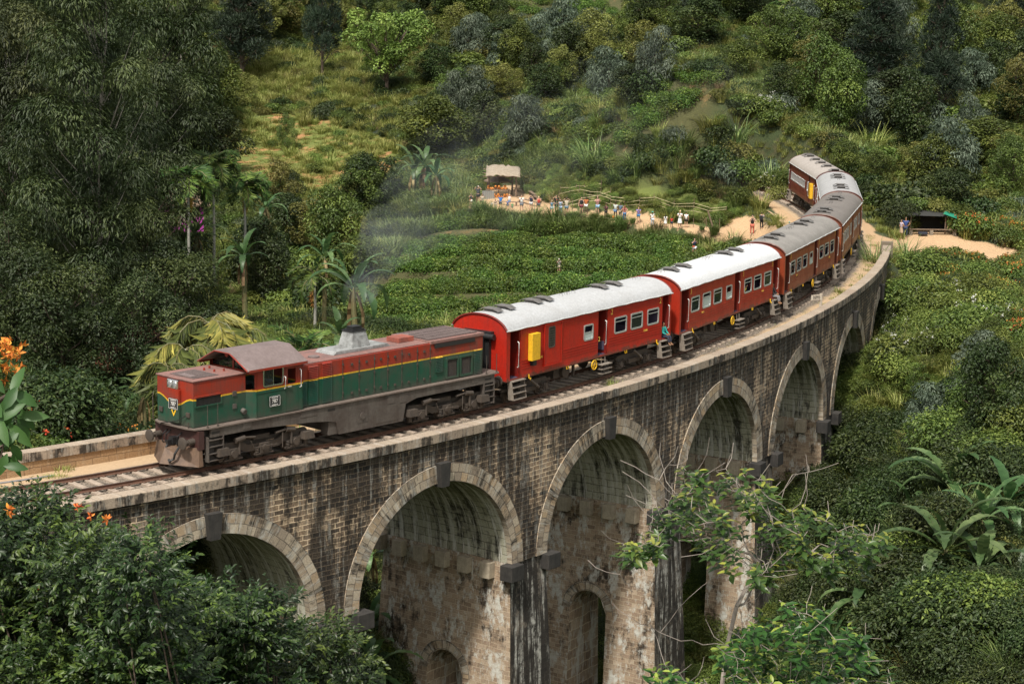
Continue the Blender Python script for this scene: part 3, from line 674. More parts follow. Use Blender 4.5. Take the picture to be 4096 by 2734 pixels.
def side_sheet(b, x0, x1, z0, z1, holes, y, t):
    xs = sorted({x0, x1} | {h[0] for h in holes} | {h[1] for h in holes}); zs = sorted({z0, z1} | {h[2] for h in holes} | {h[3] for h in holes})
    for i in range(len(xs) - 1):
        for j in range(len(zs) - 1):
            cx, cz = (xs[i] + xs[i + 1]) / 2, (zs[j] + zs[j + 1]) / 2
            if any(h[0] < cx < h[1] and h[2] < cz < h[3] for h in holes): continue
            X = (xs[i], xs[i + 1]); Z = (zs[j], zs[j + 1])
            for yy in (y, y - t * (1 if y > 0 else -1)):
                b.add([(X[0], yy, Z[0]), (X[1], yy, Z[0]), (X[1], yy, Z[1]), (X[0], yy, Z[1])], [(0, 1, 2, 3)])
    for h in holes:                               # reveals
        a = y; c = y - t * (1 if y > 0 else -1)
        for (xa, za), (xb, zb_) in (((h[0], h[2]), (h[1], h[2])), ((h[1], h[2]), (h[1], h[3])), ((h[1], h[3]), (h[0], h[3])), ((h[0], h[3]), (h[0], h[2]))):
            b.add([(xa, a, za), (xb, a, zb_), (xb, c, zb_), (xa, c, za)], [(0, 1, 2, 3)])
HW, ZG, ZB0 = 1.584, 3.77, 1.265
def roofz(y, hw=1.62): return ZG + .70 * max(0., 1 - abs(y / hw) ** 2.3) ** .72
def handrail(parent, x, z0, z1, y):
    sg = 1 if y > 0 else -1
    b = MB().tube([(x, y, z0), (x, y + sg * .07, z0 + .04), (x, y + sg * .07, z1 - .04), (x, y, z1)], .026, 6); b.build('handrail', M_WHT, parent, smooth=True)
def steps(parent, x0, x1, y, z0=.32, z1=1.22, n=3, mid=False):
    b = MB(); sg = 1 if y > 0 else -1
    if not mid:
        for x in (x0, x1): b.prism([(y - sg * .12, z1), (y + sg * .12, z1), (y + sg * .26, z0), (y - sg * .06, z0)], x - .02, x + .02, 'x')
        for i in range(n + 1):
            z = z0 + .03 + (z1 - z0) * i / n; b.box(((x0 + x1) / 2, y + sg * (.1 + .06 * (n - i) / n), z - .02), (x1 - x0, .26, .04))
    else:
        for i in range(n):
            z = z0 + (z1 - z0) * i / n; b.box(((x0 + x1) / 2, y + sg * .16, z), (x1 - x0, .3, .04))
        for x in (x0 + .3, x1 - .3): b.tube([(x, y + sg * .02, z1 + .1), (x, y + sg * .06, z0)], .02, 5)
    b.build('step_ladder', M_STEPS, parent)
M_STEPS = worn('grey_step_paint', (.25, .215, .18), .8, (.08, .06, .05), .6)
def paint(name, col, dirt, amt):
    m = worn(name, col, .38, dirt, amt, .9); g = NG(m); tc = g.n('TexCoord'); sp = g.n('SeparateXYZ'); g.l(tc.outputs['Object'], sp.inputs[0])
    old = g.b.inputs['Base Color'].links[0].from_socket; v = g.coord('Object', (3, 3, .35)); n1 = g.noise(v, 1.7, 5, .7); n2 = g.noise(tc.outputs['Object'], 2.3, 6, .75)
    low = g.ramp(g.math('ADD', sp.outputs[2], g.math('MULTIPLY', n2, -.9)), [(.85, .75), (1.35, 0.)])          # brake dust along the foot
    c = g.mix(low, old, (.075, .045, .032)); c = g.mix(g.ramp(n1, [(.52, 0.), (.78, .55)]), c, (.10, .035, .025)); c = g.mix(g.ramp(n2, [(.62, 0.), (.72, .35)]), c, tuple(min(1, q * 1.35 + .02) for q in col))
    g.color(c); return m
def roof_mat(name, col, dirt, amt):
    m = worn(name, col, .55, dirt, amt, .5, streak=False); return m
vent_me = None
def roof_vent():
    global vent_me
    if vent_me is None:
        b = MB(); b.box((0, 0, .09), (.18, .62, .14)); 
        b.prism([(-.62, .06), (-.3, .16), (.3, .16), (.62, .06), (.3, .20), (-.3, .20)], -.24, .24, 'x')
        vent_me = b.mesh('roof_vent', M_VENT)
    return vent_me
M_VENT = worn('vent_sheet', (.16, .15, .145), .7, (.03, .03, .03), .5)
def carriage(i, label, body_col, roofc, spec):
    mid = S1 + i * (CL + CG) + CL / 2; M, rz = frame_at(mid, .35 * CL)
    root = empty('railway_carriage', M, rz, label, 'railway carriage', 'carriages of the passenger train')
    mb = paint('carriage_paint_%d' % i, *body_col); mr = roof_mat('carriage_roof_%d' % i, *roofc)
    md = worn('door_paint_%d' % i, tuple(c * .45 for c in body_col[0]), .5, (.02, .012, .01), .5)
    h = CL / 2; holes = {-1: [], 1: []}; wins = spec['wins']; doors = spec['doors']
    for sg in (-1, 1):
        W = wins if (sg == -1 or not spec.get('wins_far')) else spec['wins_far']; D = doors if (sg == -1 or not spec.get('doors_far')) else spec['doors_far']
        holes[sg] = [(a, b_, z0, z1) for (a, b_, z0, z1, *_) in W] + [(a, b_, 1.32, 3.66) for a, b_ in D]
        if sg == 1 and spec.get('lug'): pass
    b = MB()
    for sg in (-1, 1): side_sheet(b, -h, h, ZB0, ZG, holes[sg], sg * HW, .07)
    # rib lines, cant rail, solebar lip
    rib = spec.get('ribs', [(3.56), (3.46), (2.12), (1.98), (1.84), (1.72)])
    for sg in (-1, 1):
        for z in rib:
            segs = [(-h + .05, h - .05)]
            for q in holes[sg]:
                if q[2] - .04 < z < q[3] + .04:
                    ns = []
                    for a, c in segs:
                        if q[1] + .12 < a or q[0] - .12 > c: ns.append((a, c)); continue
                        if a < q[0] - .12: ns.append((a, q[0] - .12))
                        if c > q[1] + .12: ns.append((q[1] + .12, c))
                    segs = ns
            for a, c in segs:
                if c - a > .3: b.b2(a, c, sg * (HW + .022), sg * (HW - .01), z - .014, z + .014)
        b.b2(-h, h, sg * (HW + .018), sg * (HW - .01), ZB0 - .03, ZB0 + .05)
    # ends with arched top
    for e in (-1, 1):
        ys = np.linspace(-1, 1, 17) * HW; top = [(y, roofz(y, 1.62) - .04) for y in ys]
        P = [(-HW, ZB0)] + [(-.42, ZB0), (-.42, 3.35), (.42, 3.35), (.42, ZB0)] + [(HW, ZB0)] + top[::-1]
        n = len(P)
        for xx in (e * h, e * (h - .06)):
            L = [(xx, y, z) for y, z in P]
            left = [(xx, -HW, ZB0), (xx, -.42, ZB0), (xx, -.42, 3.35), (xx, -HW, 3.35)]; b.add(left, [(0, 1, 2, 3)])
            b.add([(xx, -q[1], q[2]) for q in left], [(0, 1, 2, 3)])
            tp = [(xx, -HW, 3.35), (xx, HW, 3.35)] + [(xx, y, z) for y, z in top[::-1]]; b.add(tp, [tuple(range(len(tp)))])
        for q in (-.42, .42): b.box((e * (h + .02), q, 2.3), (.08, .07, 2.1))
        b.box((e * (h + .02), 0, 3.38), (.1, .95, .07))
    b.build('body', mb, root)
    # interior
    fl = MB().b2(-h + .08, h - .08, -HW + .08, HW - .08, ZB0 + .02, ZB0 + .08)
    for x in np.arange(-h + 2.2, h - 2, 1.8):
        for y in (-.95, .95): fl.box((x, y, 1.75), (.5, 1.0, .45)).box((x + .22, y, 2.15), (.1, 1.0, .75))
    fl.box((-h + 1.35, 0, 2.5), (.05, 2 * HW - .2, 2.35)); fl.box((h - 1.35, 0, 2.5), (.05, 2 * HW - .2, 2.35))
    fl.build('interior', M_SEAT, root)
    # roof
    ys = np.concatenate([[-1.64], np.linspace(-1.62, 1.62, 23), [1.64]]); xs = np.linspace(-h - .06, h + .06, 40)
    V = []; 
    for x in xs:
        for k, y in enumerate(ys):
            z = roofz(y) if abs(y) < 1.63 else ZG - .05
            z += .006 * math.sin(x * 5.1 + y * 2) + (.012 * math.sin(x * 3.7) if abs(y) > 1.5 else 0); V.append((x, y, z))
    n = len(ys); I = np.arange(len(xs) * n).reshape(len(xs), n)
    F = np.stack([I[:-1, :-1].ravel(), I[:-1, 1:].ravel(), I[1:, 1:].ravel(), I[1:, :-1].ravel()], 1)[:, ::-1]
    rf = link('roof', npmesh('roof', V, F, mr, smooth=True), root)
    g_ = MB()
    for sg in (-1, 1): g_.tube([(x, sg * 1.645, ZG - .035 + .012 * math.sin(x * 3.7)) for x in np.linspace(-h - .05, h + .05, 40)], .032, 6)
    g_.build('gutter', spec.get('gut', M_GUT), rf, smooth=True)
    for e in (-1, 1): MB().tube([(e * (h + .03), y, roofz(y) - .01) for y in np.linspace(-1.61, 1.61, 21)], .05, 6).build('roof_rim', md, rf, smooth=True)
    for x in spec['vents']:
        o = link('roof_vent', roof_vent(), rf); o.location = (x, 0, 4.45); o.scale.x = 1.1
    for x in spec.get('hooks', [-7, -.5, .2, 6.8]):
        q = MB()
        for dx in (-.25, .25): q.tube([(x + dx, -.1, 4.44), (x + dx, -.1, 4.58), (x + dx, .1, 4.58), (x + dx, .1, 4.44)], .012, 4)
        q.build('roof_hook', M_VENT, rf)
    # windows
    for sg in (-1, 1):
        W = wins if (sg == -1 or not spec.get('wins_far')) else spec['wins_far']
        for (a, c, z0, z1, *kind) in W:
            y = sg * HW; f = MB(); ring_prism(f, rrect(a - .035, c + .035, z0 - .035, z1 + .035, .12), rrect(a + .05, c - .05, z0 + .05, z1 - .05, .08), y + sg * .02, y - sg * .03)
            kd = kind[0] if kind else 'glass'
            zt = z1 - .22 if kd in ('open', 'glass', 'curtain') else None
            if zt and c - a > .6: f.b2(a + .04, c - .04, y + sg * .01, y - sg * .02, zt - .02, zt + .02)
            fo = f.build('window', M_ALU if spec.get('alu', 1) else md, root)
            if kd in ('glass',): MB().b2(a + .045, c - .045, y - sg * .012, y - sg * .018, z0 + .045, z1 - .045).build('pane', M_GLASS, fo)
            if kd == 'curtain': MB().b2(a + .045, c - .045, y - sg * .012, y - sg * .02, z0 + .045, zt).build('pane', M_FROST, fo)
            if kd == 'half': MB().b2(a + .045, c - .045, y - sg * .01, y - sg * .02, z0 + .045, (z0 + z1) / 2).build('pane', M_FROST, fo); MB().b2(a + .045, c - .045, y + sg * .008, y - sg * .02, (z0 + z1) / 2 - .02, (z0 + z1) / 2 + .02).build('bar', M_ALU, fo)
    for sg in (-1, 1):
        D = doors if (sg == -1 or not spec.get('doors_far')) else spec['doors_far']
        for (a, c) in D:
            y = sg * HW; f = MB(); f.b2(a, a + (c - a) * .45 if c - a > .8 else c, y - sg * .3, y - sg * .34, 1.34, 3.6)
            f.b2(c - .1, c - .02, y - sg * .02, y - sg * .7, 1.34, 3.62)
            f.build('door', md, root)
            handrail(root, c - .28 if c < h - .6 else c - .14, 1.85, 3.12, y + sg * .02)
    bogie(root, -5.55); bogie(root, 4.45 + 0)
    # underframe
    u = MB(); 
    for sg in (-1, 1): u.b2(-h + .3, h - .3, sg * 1.0, sg * 1.1, 1.02, ZB0)
    for x in (-6.8, -3, 0, 3, 6.8): u.b2(x - .1, x + .1, -1.4, 1.4, 1.1, ZB0)
    u.b2(-h, h, -HW + .02, HW - .02, ZB0 - .02, ZB0 + .01)
    u.box((.9 - 3.2, -.5, .8), (.9, .9, .55)).tube([(-1.9, -1.15, .82), (-1.9, .3, .82)], .34, 16); u.tube([(-2.9, .6, .85), (-1.2, .6, .85)], .2, 10)
    u.box((-1.0, -1.0, .75), (.12, .12, .7)); u.box((1.9, .5, .8), (1.3, .8, .5))
    u.build('underframe', M_UNDER, root)
    for e in (-1, 1):
        steps(root, *( (-h + .33, -h + 1.42) if e < 0 else (h - 1.25, h - .28)), -HW); steps(root, *((-h + .33, -h + 1.42) if e < 0 else (h - 1.25, h - .28)), HW)
        for y in (-1.08, 1.08):
            q = MB(); q.tube([(e * (h - .1), y, 1.16), (e * (h + .22), y, 1.16)], .1, 10); q.tube([(e * (h + .22), y, 1.16), (e * (h + .3), y, 1.16), (e * (h + .31), y, 1.16)], [.26, .26, .2], 16); q.build('buffer', M_UNDER, root)
        q = MB(); q.box((e * (h + .1), 0, 1.05), (.35, .25, .25)); 
        for k in range(7): q.box((e * (h + .06 + k * .055), 0, 2.35), (.03, .9 + .06 * (k % 2), 2.15))
        q.build('gangway_bellows', M_RUB, root)
    if spec.get('mid'):
        steps(root, .45, 1.42, -HW, .4, 1.1, 3, mid=True)
        q = MB(); a = np.linspace(0, 2 * PI, 19); q.tube([(.05 + .24 * math.cos(t), -HW - .04, .92 + .24 * math.sin(t)) for t in a], .03, 6, cap=False)
        for k in range(3): t = k * PI / 3; q.tube([(.05 - .24 * math.cos(t), -HW - .04, .92 - .24 * math.sin(t)), (.05 + .24 * math.cos(t), -HW - .04, .92 + .24 * math.sin(t))], .018, 5)
        q.build('brake_wheel', M_YEL, root)
    for x in spec.get('hooksy', ()):
        MB().tube([(x, -HW - .03, 1.36), (x, -HW - .05, 1.16), (x + .09, -HW - .05, 1.08), (x + .13, -HW - .05, 1.17)], .03, 6).build('tow_hook', M_YEL, root)
    for x in spec.get('loops', ()):
        MB().tube([(x - .09, -HW - .02, 1.24), (x - .08, -HW - .04, 1.1), (x + .08, -HW - .04, 1.1), (x + .09, -HW - .02, 1.24)], .016, 5).build('lashing_loop', M_YEL, root)
    for body, size, x, z in spec.get('text', ()): put_text(body, size, M_GOLD, (x, -HW - .022, z), root)
    return root
M_GUT = worn('silver_gutter', (.6, .61, .62), .45, (.15, .14, .13), .5)
def win(a, c, kind='glass', z0=2.28, z1=3.1): return (a, c, z0, z1, kind)
END = [(-7.62, -6.62), (6.95, 7.72)]
# 1: red luggage and second class carriage
c1 = carriage(0, 'bright red luggage carriage next to the locomotive, with a tall yellow box on its side', ((.43, .018, .008), (.15, .012, .008), .35), ((.46, .47, .485), (.30, .29, .28), .4),
  dict(wins=[(-.93, -.08, 2.32, 3.09, 'half'), win(2.05, 3.24, 'open'), win(3.7, 4.88, 'glass'), win(5.42, 6.58, 'open')], doors=[(-7.62, -6.72), (.43, 1.36), (6.98, 7.72)], vents=[-7.05, -5.95, -3.5, -2.5, 2.8, 4.2], mid=1, hooksy=(-6.0, 6.4), loops=(-2.5, 3.2),
  text=[('2', .42, 1.72, 3.47), ('2', .36, .52, 2.2), ('2', .42, 6.72, 3.45), ('13640', .17, -5.0, 2.06), ('LUGGAGE', .2, -4.0, 2.22), ('13640', .17, 5.2, 2.03)]))
y = -HW
MB().box((-5.7, y - .13, 2.71), (.72, .26, 1.34)).build('equipment_box', M_YEL, c1, bevel=.02)
MB().box((-5.72, y - .1, 1.9), (.3, .2, .25)).build('small_box', M_RUB, c1)
ld = MB(); ld.box((-3.9, y - .03, 2.6), (1.42, .05, 2.0)); ld.box((-3.9, y - .05, 3.64), (1.6, .08, .05)); ld.box((-3.9, y - .05, 1.56), (1.6, .08, .05)); ld.box((-4.66, y - .045, 2.6), (.05, .07, 2.1)); ld.box((-3.14, y - .045, 2.6), (.05, .07, 2.1))
lo = ld.build('luggage_door', bpy.data.materials['carriage_paint_0'], c1)
q = MB(); ring_prism(q, rrect(-4.33, -3.73, 2.42, 3.5, .12), rrect(-4.27, -3.79, 2.48, 3.44, .09), y - .055, y - .075)
for zz in np.arange(2.58, 3.42, .12): q.b2(-4.28, -3.78, y - .06, y - .07, zz, zz + .02)
for xx in (-4.15, -4.03, -3.91): q.b2(xx, xx + .012, y - .058, y - .068, 2.46, 3.46)
wo = q.build('door_window', M_STEEL, lo); MB().b2(-4.29, -3.77, y - .0555, y - .057, 2.46, 3.46).build('pane', M_GLASSD, wo)
# rolled black gangway curtain at the front end of the first carriage
q = MB(); q.tube([(-CL / 2 - .22, -1.0, 3.42), (-CL / 2 - .22, 1.0, 3.46)], .16, 12); q.box((-CL / 2 - .15, 0, 3.62), (.3, 1.7, .1)); q.box((-CL / 2 - .12, -.55, 2.4), (.2, .3, 1.9)); q.build('rolled_curtain', M_RUB, c1)
spec2 = lambda kinds: dict(wins=[win(-6.3, -5.12, kinds[0]), win(-4.6, -3.44, kinds[1]), win(-2.96, -1.74, kinds[2]), (-1.0, -.14, 2.3, 3.06, 'half'), win(1.9, 3.08, kinds[3]), win(3.5, 4.7, kinds[4]), win(5.24, 6.4, kinds[5])],
  doors=[(-7.72, -6.6), (.34, 1.22), (6.8, 7.6)], vents=[-5.9, -4.15, 2.3, 4.05], mid=1, hooksy=(-6.1, 6.35), loops=(-2.8, 3.3),
  text=[('3', .42, -6.48 + .05, 3.47), ('3', .42, 1.62, 3.47), ('3', .42, 6.55, 3.47), ('16013', .16, -4.6, 2.06), ('16013', .16, 5.0, 2.03), ('\u2014\u2014\u2014\u2014', .16, 2.2, 3.5)][:5])
c2 = carriage(1, 'red carriage with the cleanest white roof, second behind the locomotive', ((.40, .028, .011), (.15, .018, .010), .4), ((.60, .61, .63), (.42, .42, .42), .3), spec2(['glass', 'curtain', 'glass', 'open', 'open', 'glass']))
c3 = carriage(2, 'orange red carriage with a grey-brown roof and passengers leaning at its open windows', ((.29, .050, .018), (.13, .03, .014), .55), ((.21, .195, .18), (.32, .30, .28), .7), spec2(['open', 'open', 'open', 'open', 'open', 'open']))
c4 = carriage(3, 'brownish orange carriage with a plain dark taupe roof, on the sharpest part of the curve', ((.29, .080, .028), (.14, .04, .02), .55), ((.16, .14, .13), (.22, .20, .18), .5),
  dict(wins=[win(-6.1, -5.1, 'glass'), win(-4.7, -3.7, 'open'), win(-3.3, -2.3, 'glass'), win(-1.1, -.3, 'open'), win(1.97, 2.95, 'glass'), win(3.3, 4.3, 'glass'), win(5.45, 6.43, 'open')], doors=[(-7.72, -6.9), (.3, 1.1), (6.9, 7.6)], vents=[-6.45, -4.7, 2.0, 3.77], mid=1, hooksy=(-6.1, 6.35), text=[]))
c5 = carriage(4, 'carriage with a pale silvery grey roof, second from the tail end', ((.20, .035, .02), (.09, .02, .014), .5), ((.38, .38, .385), (.28, .27, .265), .5),
  dict(wins=[win(x, x + .95) for x in (-6.1, -4.6, -3.1, 1.9, 3.4, 4.9)], doors=[(-7.7, -6.9), (.3, 1.1), (6.9, 7.6)], vents=[-5.9, -3.98, 2.55, 4.45], hooks=[-5, 1], text=[]))
c6 = carriage(5, 'rearmost dark red wooden carriage with a beige roof and a long row of narrow windows', ((.19, .034, .022), (.09, .022, .016), .5), ((.40, .36, .33), (.30, .26, .23), .5),
  dict(wins=[(x, x + .5, 2.28, 3.0, 'open') for x in np.arange(-1.6, 6.6, .78)] + [(-3.35, -2.95, 2.2, 3.0, 'half')], doors=[(-7.7, -6.95), (-4.5, -3.75), (6.9, 7.6)], vents=[-7.9, -4.0, -.8, 2.4, 5.8][0:5] + [7.2], hooks=[], alu=1, text=[]))
MB().box((-5.9, HW + .13, 2.5), (.8, .26, 1.3)).build('equipment_box', M_YEL, c6, bevel=.02)
# ------------------------------------------------------------------ locomotive
LM, LR = frame_at(42.2, 5.95)
loco = empty('diesel_locomotive', LM, LR, 'red and green diesel locomotive with a yellow stripe and grey sloping cab roof, number 787', 'locomotive')
def livery():
    m = mat('locomotive_livery', (.3, .03, .02), .42); g = NG(m); tc = g.n('TexCoord'); sp = g.n('SeparateXYZ'); g.l(tc.outputs['Object'], sp.inputs[0])
    X, Y, Z = sp.outputs; front = g.math('LESS_THAN', X, -9.2)
    ay = g.math('ABSOLUTE', Y); dip = g.math('MULTIPLY', g.ramp(ay, [(.18, 1.), (.30, .98), (.75, .25), (1., 0.)]), -.34)
    z = g.math('SUBTRACT', Z, g.math('ADD', 3.06, g.math('MULTIPLY', dip, front)))
    red = (.29, .026, .011); grn = (.010, .070, .042); yel = (.72, .42, .02)
    c = g.mix(g.math('GREATER_THAN', z, 0.), grn, red); c = g.mix(g.math('LESS_THAN', g.math('ABSOLUTE', z), .034), c, yel)
    v = tc.outputs['Object']; n1 = g.noise(v, 1.1, 6, .7); mp = g.n('Mapping'); mp.inputs['Scale'].default_value = (6, 6, .4); g.l(v, mp.inputs[0]); n2 = g.noise(mp.outputs[0], 1.4, 5, .7)
    c = g.mix(g.math('MULTIPLY', g.ramp(n1, [(.4, 0.), (.75, .75)]), .85), c, (.065, .045, .035)); c = g.mix(g.ramp(n2, [(.5, 0.), (.85, .6)]), c, (.045, .034, .027))
    low = g.ramp(g.math('SUBTRACT', Z, 1.8), [(0., .75), (.35, 0.)]); rear = g.ramp(g.math('DIVIDE', g.math('SUBTRACT', X, 2.), 7.), [(.3, 0.), (1., .5)])
    c = g.mix(g.math('MULTIPLY', g.math('ADD', low, rear), g.ramp(n1, [(.3, .3), (.6, 1.)])), c, (.075, .06, .05)); g.color(c)
    g.l(g.ramp(n1, [(.3, .32), (.7, .6)]), g.b.inputs['Roughness']); return m
M_LIV = livery()
M_DECK = worn('grey_deck', (.16, .125, .105), .8, (.08, .06, .05), .6); M_SILL = worn('dirty_sill', (.10, .088, .078), .7, (.04, .025, .018), .8, 1.2)
M_LROOF = worn('cab_roof_paint', (.20, .155, .15), .7, (.11, .08, .075), .6, 1., streak=False)
M_REDT = worn('faded_red_top', (.26, .13, .11), .7, (.12, .085, .08), .8, 1.5, streak=False)
ZD = 1.86
b = MB()      # frame: deck slab, sill, fuel tank
b.prism([(-9.45, -.9), (-9.3, -1.35), (-8.7, -1.58), (9.15, -1.58), (9.35, -1.3), (9.35, 1.3), (9.15, 1.58), (-8.7, 1.58), (-9.3, 1.35), (-9.45, .9)], ZD - .07, ZD, 'z'); b.build('deck', M_DECK, loco, bevel=.01)
b = MB()
for sg in (-1, 1):
    y0, y1 = sg * 1.52, sg * 1.40
    b.prism([(-8.6, ZD - .07), (-8.6, 1.42), (-6.3, 1.42), (-2.9, 1.22), (-1.95, 1.1), (-1.45, 1.0), (-1.3, .42), (2.72, .42), (2.9, 1.2), (3.6, 1.38), (8.9, 1.42), (8.9, ZD - .07)], y0, y1)
b.b2(-1.3, 2.7, -1.38, 1.38, .42, 1.3); b.box((0, 0, 1.5), (17.4, 2.4, .35)); b.box((-1.6, -1.2, .75), (.5, .5, .6))
b.build('side_sill', M_SILL, loco)
b = MB()
for x0, x1, z0, z1 in ((-.2, .5, .75, 1.35), (.95, 2.4, .55, 1.3), (1.7, 2.2, 1.35, 1.72), (2.45, 2.95, 1.3, 1.72), (-6.9, -6.4, 1.5, 1.78), (-3.6, -2.6, 1.5, 1.76), (7.3, 7.7, 1.55, 1.78)): MB().b2(x0, x1, -1.525, -1.535, z0, z1).build('access_panel', M_SILL, loco, bevel=.004)
MB().tube([(.15, -1.53, 1.05), (.15, -1.57, 1.05)], .17, 12).build('filler_cover', M_SILL, loco)
b = MB()
for x in (-8.35, -1.75, 8.45): b.b2(x - .22, x + .22, -1.515, -1.523, 1.55, 1.66)
b.build('lifting_slot', M_GRID, loco)
# long hood
b = MB(); b.b2(-3.3, 8.3, -1.28, 1.28, ZD, 3.76); b.build('engine_hood', M_LIV, loco, bevel=.03)
b = MB(); b.b2(-3.25, 8.2, -1.2, 1.2, 3.765, 3.80); b.b2(4.7, 8.35, -1.32, 1.32, 3.72, 3.86); b.build('hood_top', M_REDT, loco, bevel=.015)
doors_x = [-3.0, -2.3, -1.5, -.75, .35, 1.45, 2.05, 2.75, 3.35, 4.0, 4.75]
for sg in (-1, 1):
    b = MB()
    for x in (-.85, .15, 1.1, 1.95, 2.85, 3.85, 4.7):
        b.b2(x - .015, x + .015, sg * 1.282, sg * 1.30, 1.95, 3.7)
        for z in (2.2, 2.9, 3.5): b.b2(x - .03, x + .03, sg * 1.28, sg * 1.33, z - .05, z + .05)
    for x in (-.3, .6, 1.5, 2.4, 3.3, 4.3):
        for z in (2.15, 3.45): b.b2(x - .05, x + .05, sg * 1.28, sg * 1.33, z - .06, z + .04)
    b.build('door_hinge_strip', M_STEEL, loco)
    for (x0, x1, z0, z1) in ((-2.93, -2.37, 1.98, 3.64), (-2.12, -1.54, 1.95, 3.68), (-3.28, -3.05, 1.98, 3.0), (5.05, 5.5, 2.35, 3.1), (7.66, 8.16, 1.92, 3.08)):
        q = MB(); 
        for z in np.arange(z0, z1, .075): q.add([(x0, sg * 1.285, z), (x1, sg * 1.285, z), (x1, sg * 1.345, z), (x0, sg * 1.345, z), (x0, sg * 1.285, z + .06), (x1, sg * 1.285, z + .06)], [(0, 1, 2, 3), (3, 2, 5, 4), (0, 3, 4), (1, 5, 2)])
        q.build('louvre', M_LIV, loco)
    for x0, x1 in ((5.74, 6.6), (6.68, 7.56)):
        q = MB(); ring_prism(q, rrect(x0, x1, 1.93, 2.93, .03, 2), rrect(x0 + .09, x1 - .09, 2.02, 2.84, .02, 2), sg * 1.34, sg * 1.281); fr = q.build('grille_door', M_LIV, loco)
        q = MB(); q.b2(x0 + .08, x1 - .08, sg * 1.283, sg * 1.287, 2.0, 2.86); q.build('mesh_panel', M_GRID, fr)
        q = MB()
        for k in range(-8, 12):
            for dr in (-1, 1):
                a0 = x0 + .1 + k * .1; pts = []
                for t in np.linspace(0, 1, 9):
                    xx = a0 + dr * t * .8 + (0.8 if dr < 0 else 0); zz = 2.02 + t * .82
                    if x0 + .1 < xx < x1 - .1: pts.append((xx, sg * 1.30, zz))
                if len(pts) > 1: q.tube([pts[0], pts[-1]], .006, 3, cap=False)
        q.build('wire_mesh', M_STEEL, fr)
    MB().b2(4.95, 7.7, sg * 1.322, sg * 1.33, 3.50, 3.70).build('radiator_intake', M_GRID, loco)
b = MB()      # radiator grille on top
b.b2(4.85, 8.1, -1.05, 1.05, 3.87, 3.875); b.build('radiator_grille', M_GRID, loco)
b = MB()
for x in np.arange(4.9, 8.1, .13): b.b2(x, x + .02, -1.05, 1.05, 3.88, 3.91)
for yy in (-1.05, -.5, 0, .5, 1.05): b.b2(4.85, 8.1, yy - .015, yy + .015, 3.876, 3.93)
b.build('grille_bars', M_LROOF, bpy.data.objects['radiator_grille'])
M_CHIM = worn('sooty_silver', (.33, .34, .34), .6, (.06, .055, .05), .8, 2.2)
b = MB(); b.prism([(-.8, 3.80), (-.6, 3.95), (2.6, 3.95), (2.8, 3.80)], -.62, .62); b.build('silencer_base', M_CHIM, loco, bevel=.02)
b = MB(); b.box((1.05, 0, 4.30), (1.15, .95, .72), taper=(.72, .7)); b.build('chimney', M_CHIM, loco, bevel=.03)
b = MB(); 
for z in np.arange(4.12, 4.45, .06): b.box((1.22, -.445 + (z - 3.95) * .17, z), (.36, .03, .03))
b.build('chimney_louvre', M_GRID, loco)
b = MB(); b.box((1.05, 0, 4.70), (.72, .58, .1)).box((1.05, 0, 4.80), (.55, .42, .14)).box((1.05, 0, 4.68), (.95, .75, .03)); b.build('exhaust_cap', M_RUB, loco)
b = MB(); b.box((4.0, 0, 3.92), (1.0, .8, .22)); b.build('roof_box', worn('roof_box_red', (.33, .09, .06), .6), loco, bevel=.01)
b = MB(); b.tube([(5.05 - .5, .4, 3.86), (4.55, .4, 3.99)], .3, 16); b.tube([(-1.7, -.3, 3.8), (-1.7, -.3, 3.86)], .26, 16); b.build('roof_hatch', M_LROOF, loco)
# short hood (nose)
b = MB(); b.b2(-9.27, -6.4, -1.2, 1.2, ZD, 3.82); b.build('nose_hood', M_LIV, loco, bevel=.05)
b = MB(); b.b2(-9.31, -6.42, -1.24, 1.24, 3.825, 3.875); b.build('nose_top', M_REDT, loco, bevel=.015)
b = MB(); b.b2(-8.95, -7.6, -.85, .75, 3.876, 3.885); nt_ = b.build('nose_grille', M_GRID, loco)
b = MB()
for x in np.arange(-8.93, -7.6, .09): b.b2(x, x + .018, -.85, .75, 3.886, 3.905)
b.box((-8.75, -.2, 3.91), (.35, .85, .05)); b.build('grille_bars', M_LROOF, nt_)
b = MB()
for x, y in ((-7.4, .35), (-6.95, .55), (-7.3, -.2), (-6.9, -.35)): b.tube([(x, y, 3.87), (x, y, 3.98)], .045, 8)
b.build('filler_cap', M_LIV, loco)
b = MB(); b.b2(-9.29, -9.42, -.42, .22, 1.98, 3.40); b.build('front_duct', M_LIV, loco, bevel=.015)
for sg in (-1, 1):
    q = MB(); ring_prism(q, rrect(-9.2, -7.74, 2.72, 3.20, .03, 2), rrect(-9.14, -7.8, 2.78, 3.14, .02, 2), sg * 1.25, sg * 1.2); fr = q.build('side_grille', M_LIV, loco)
    q = MB(); q.b2(-9.15, -7.79, sg * 1.203, sg * 1.206, 2.77, 3.15); q.build('grille_back', M_GRID, fr)
    q = MB(); 
    for x in np.arange(-9.12, -7.8, .07): q.b2(x, x + .02, sg * 1.207, sg * 1.225, 2.78, 3.14)
    q.build('grille_slats', M_GRID, fr)
    b = MB()
    for x, z in ((-7.05, 3.05), (-7.05, 2.5)): b.b2(x - .1, x + .1, sg * 1.2, sg * 1.24, z - .1, z + .1)
    b.tube([(-6.6, sg * 1.2, 2.25), (-6.6, sg * 1.38, 2.2)], .12, 10); b.build('wall_fitting', M_SILL, loco)
    b = MB(); b.b2(-9.28, -9.34, sg * .9 - .12, sg * .9 + .12, 2.3, 2.5); b.build('marker_lamp', M_STEEL, loco, bevel=.01)
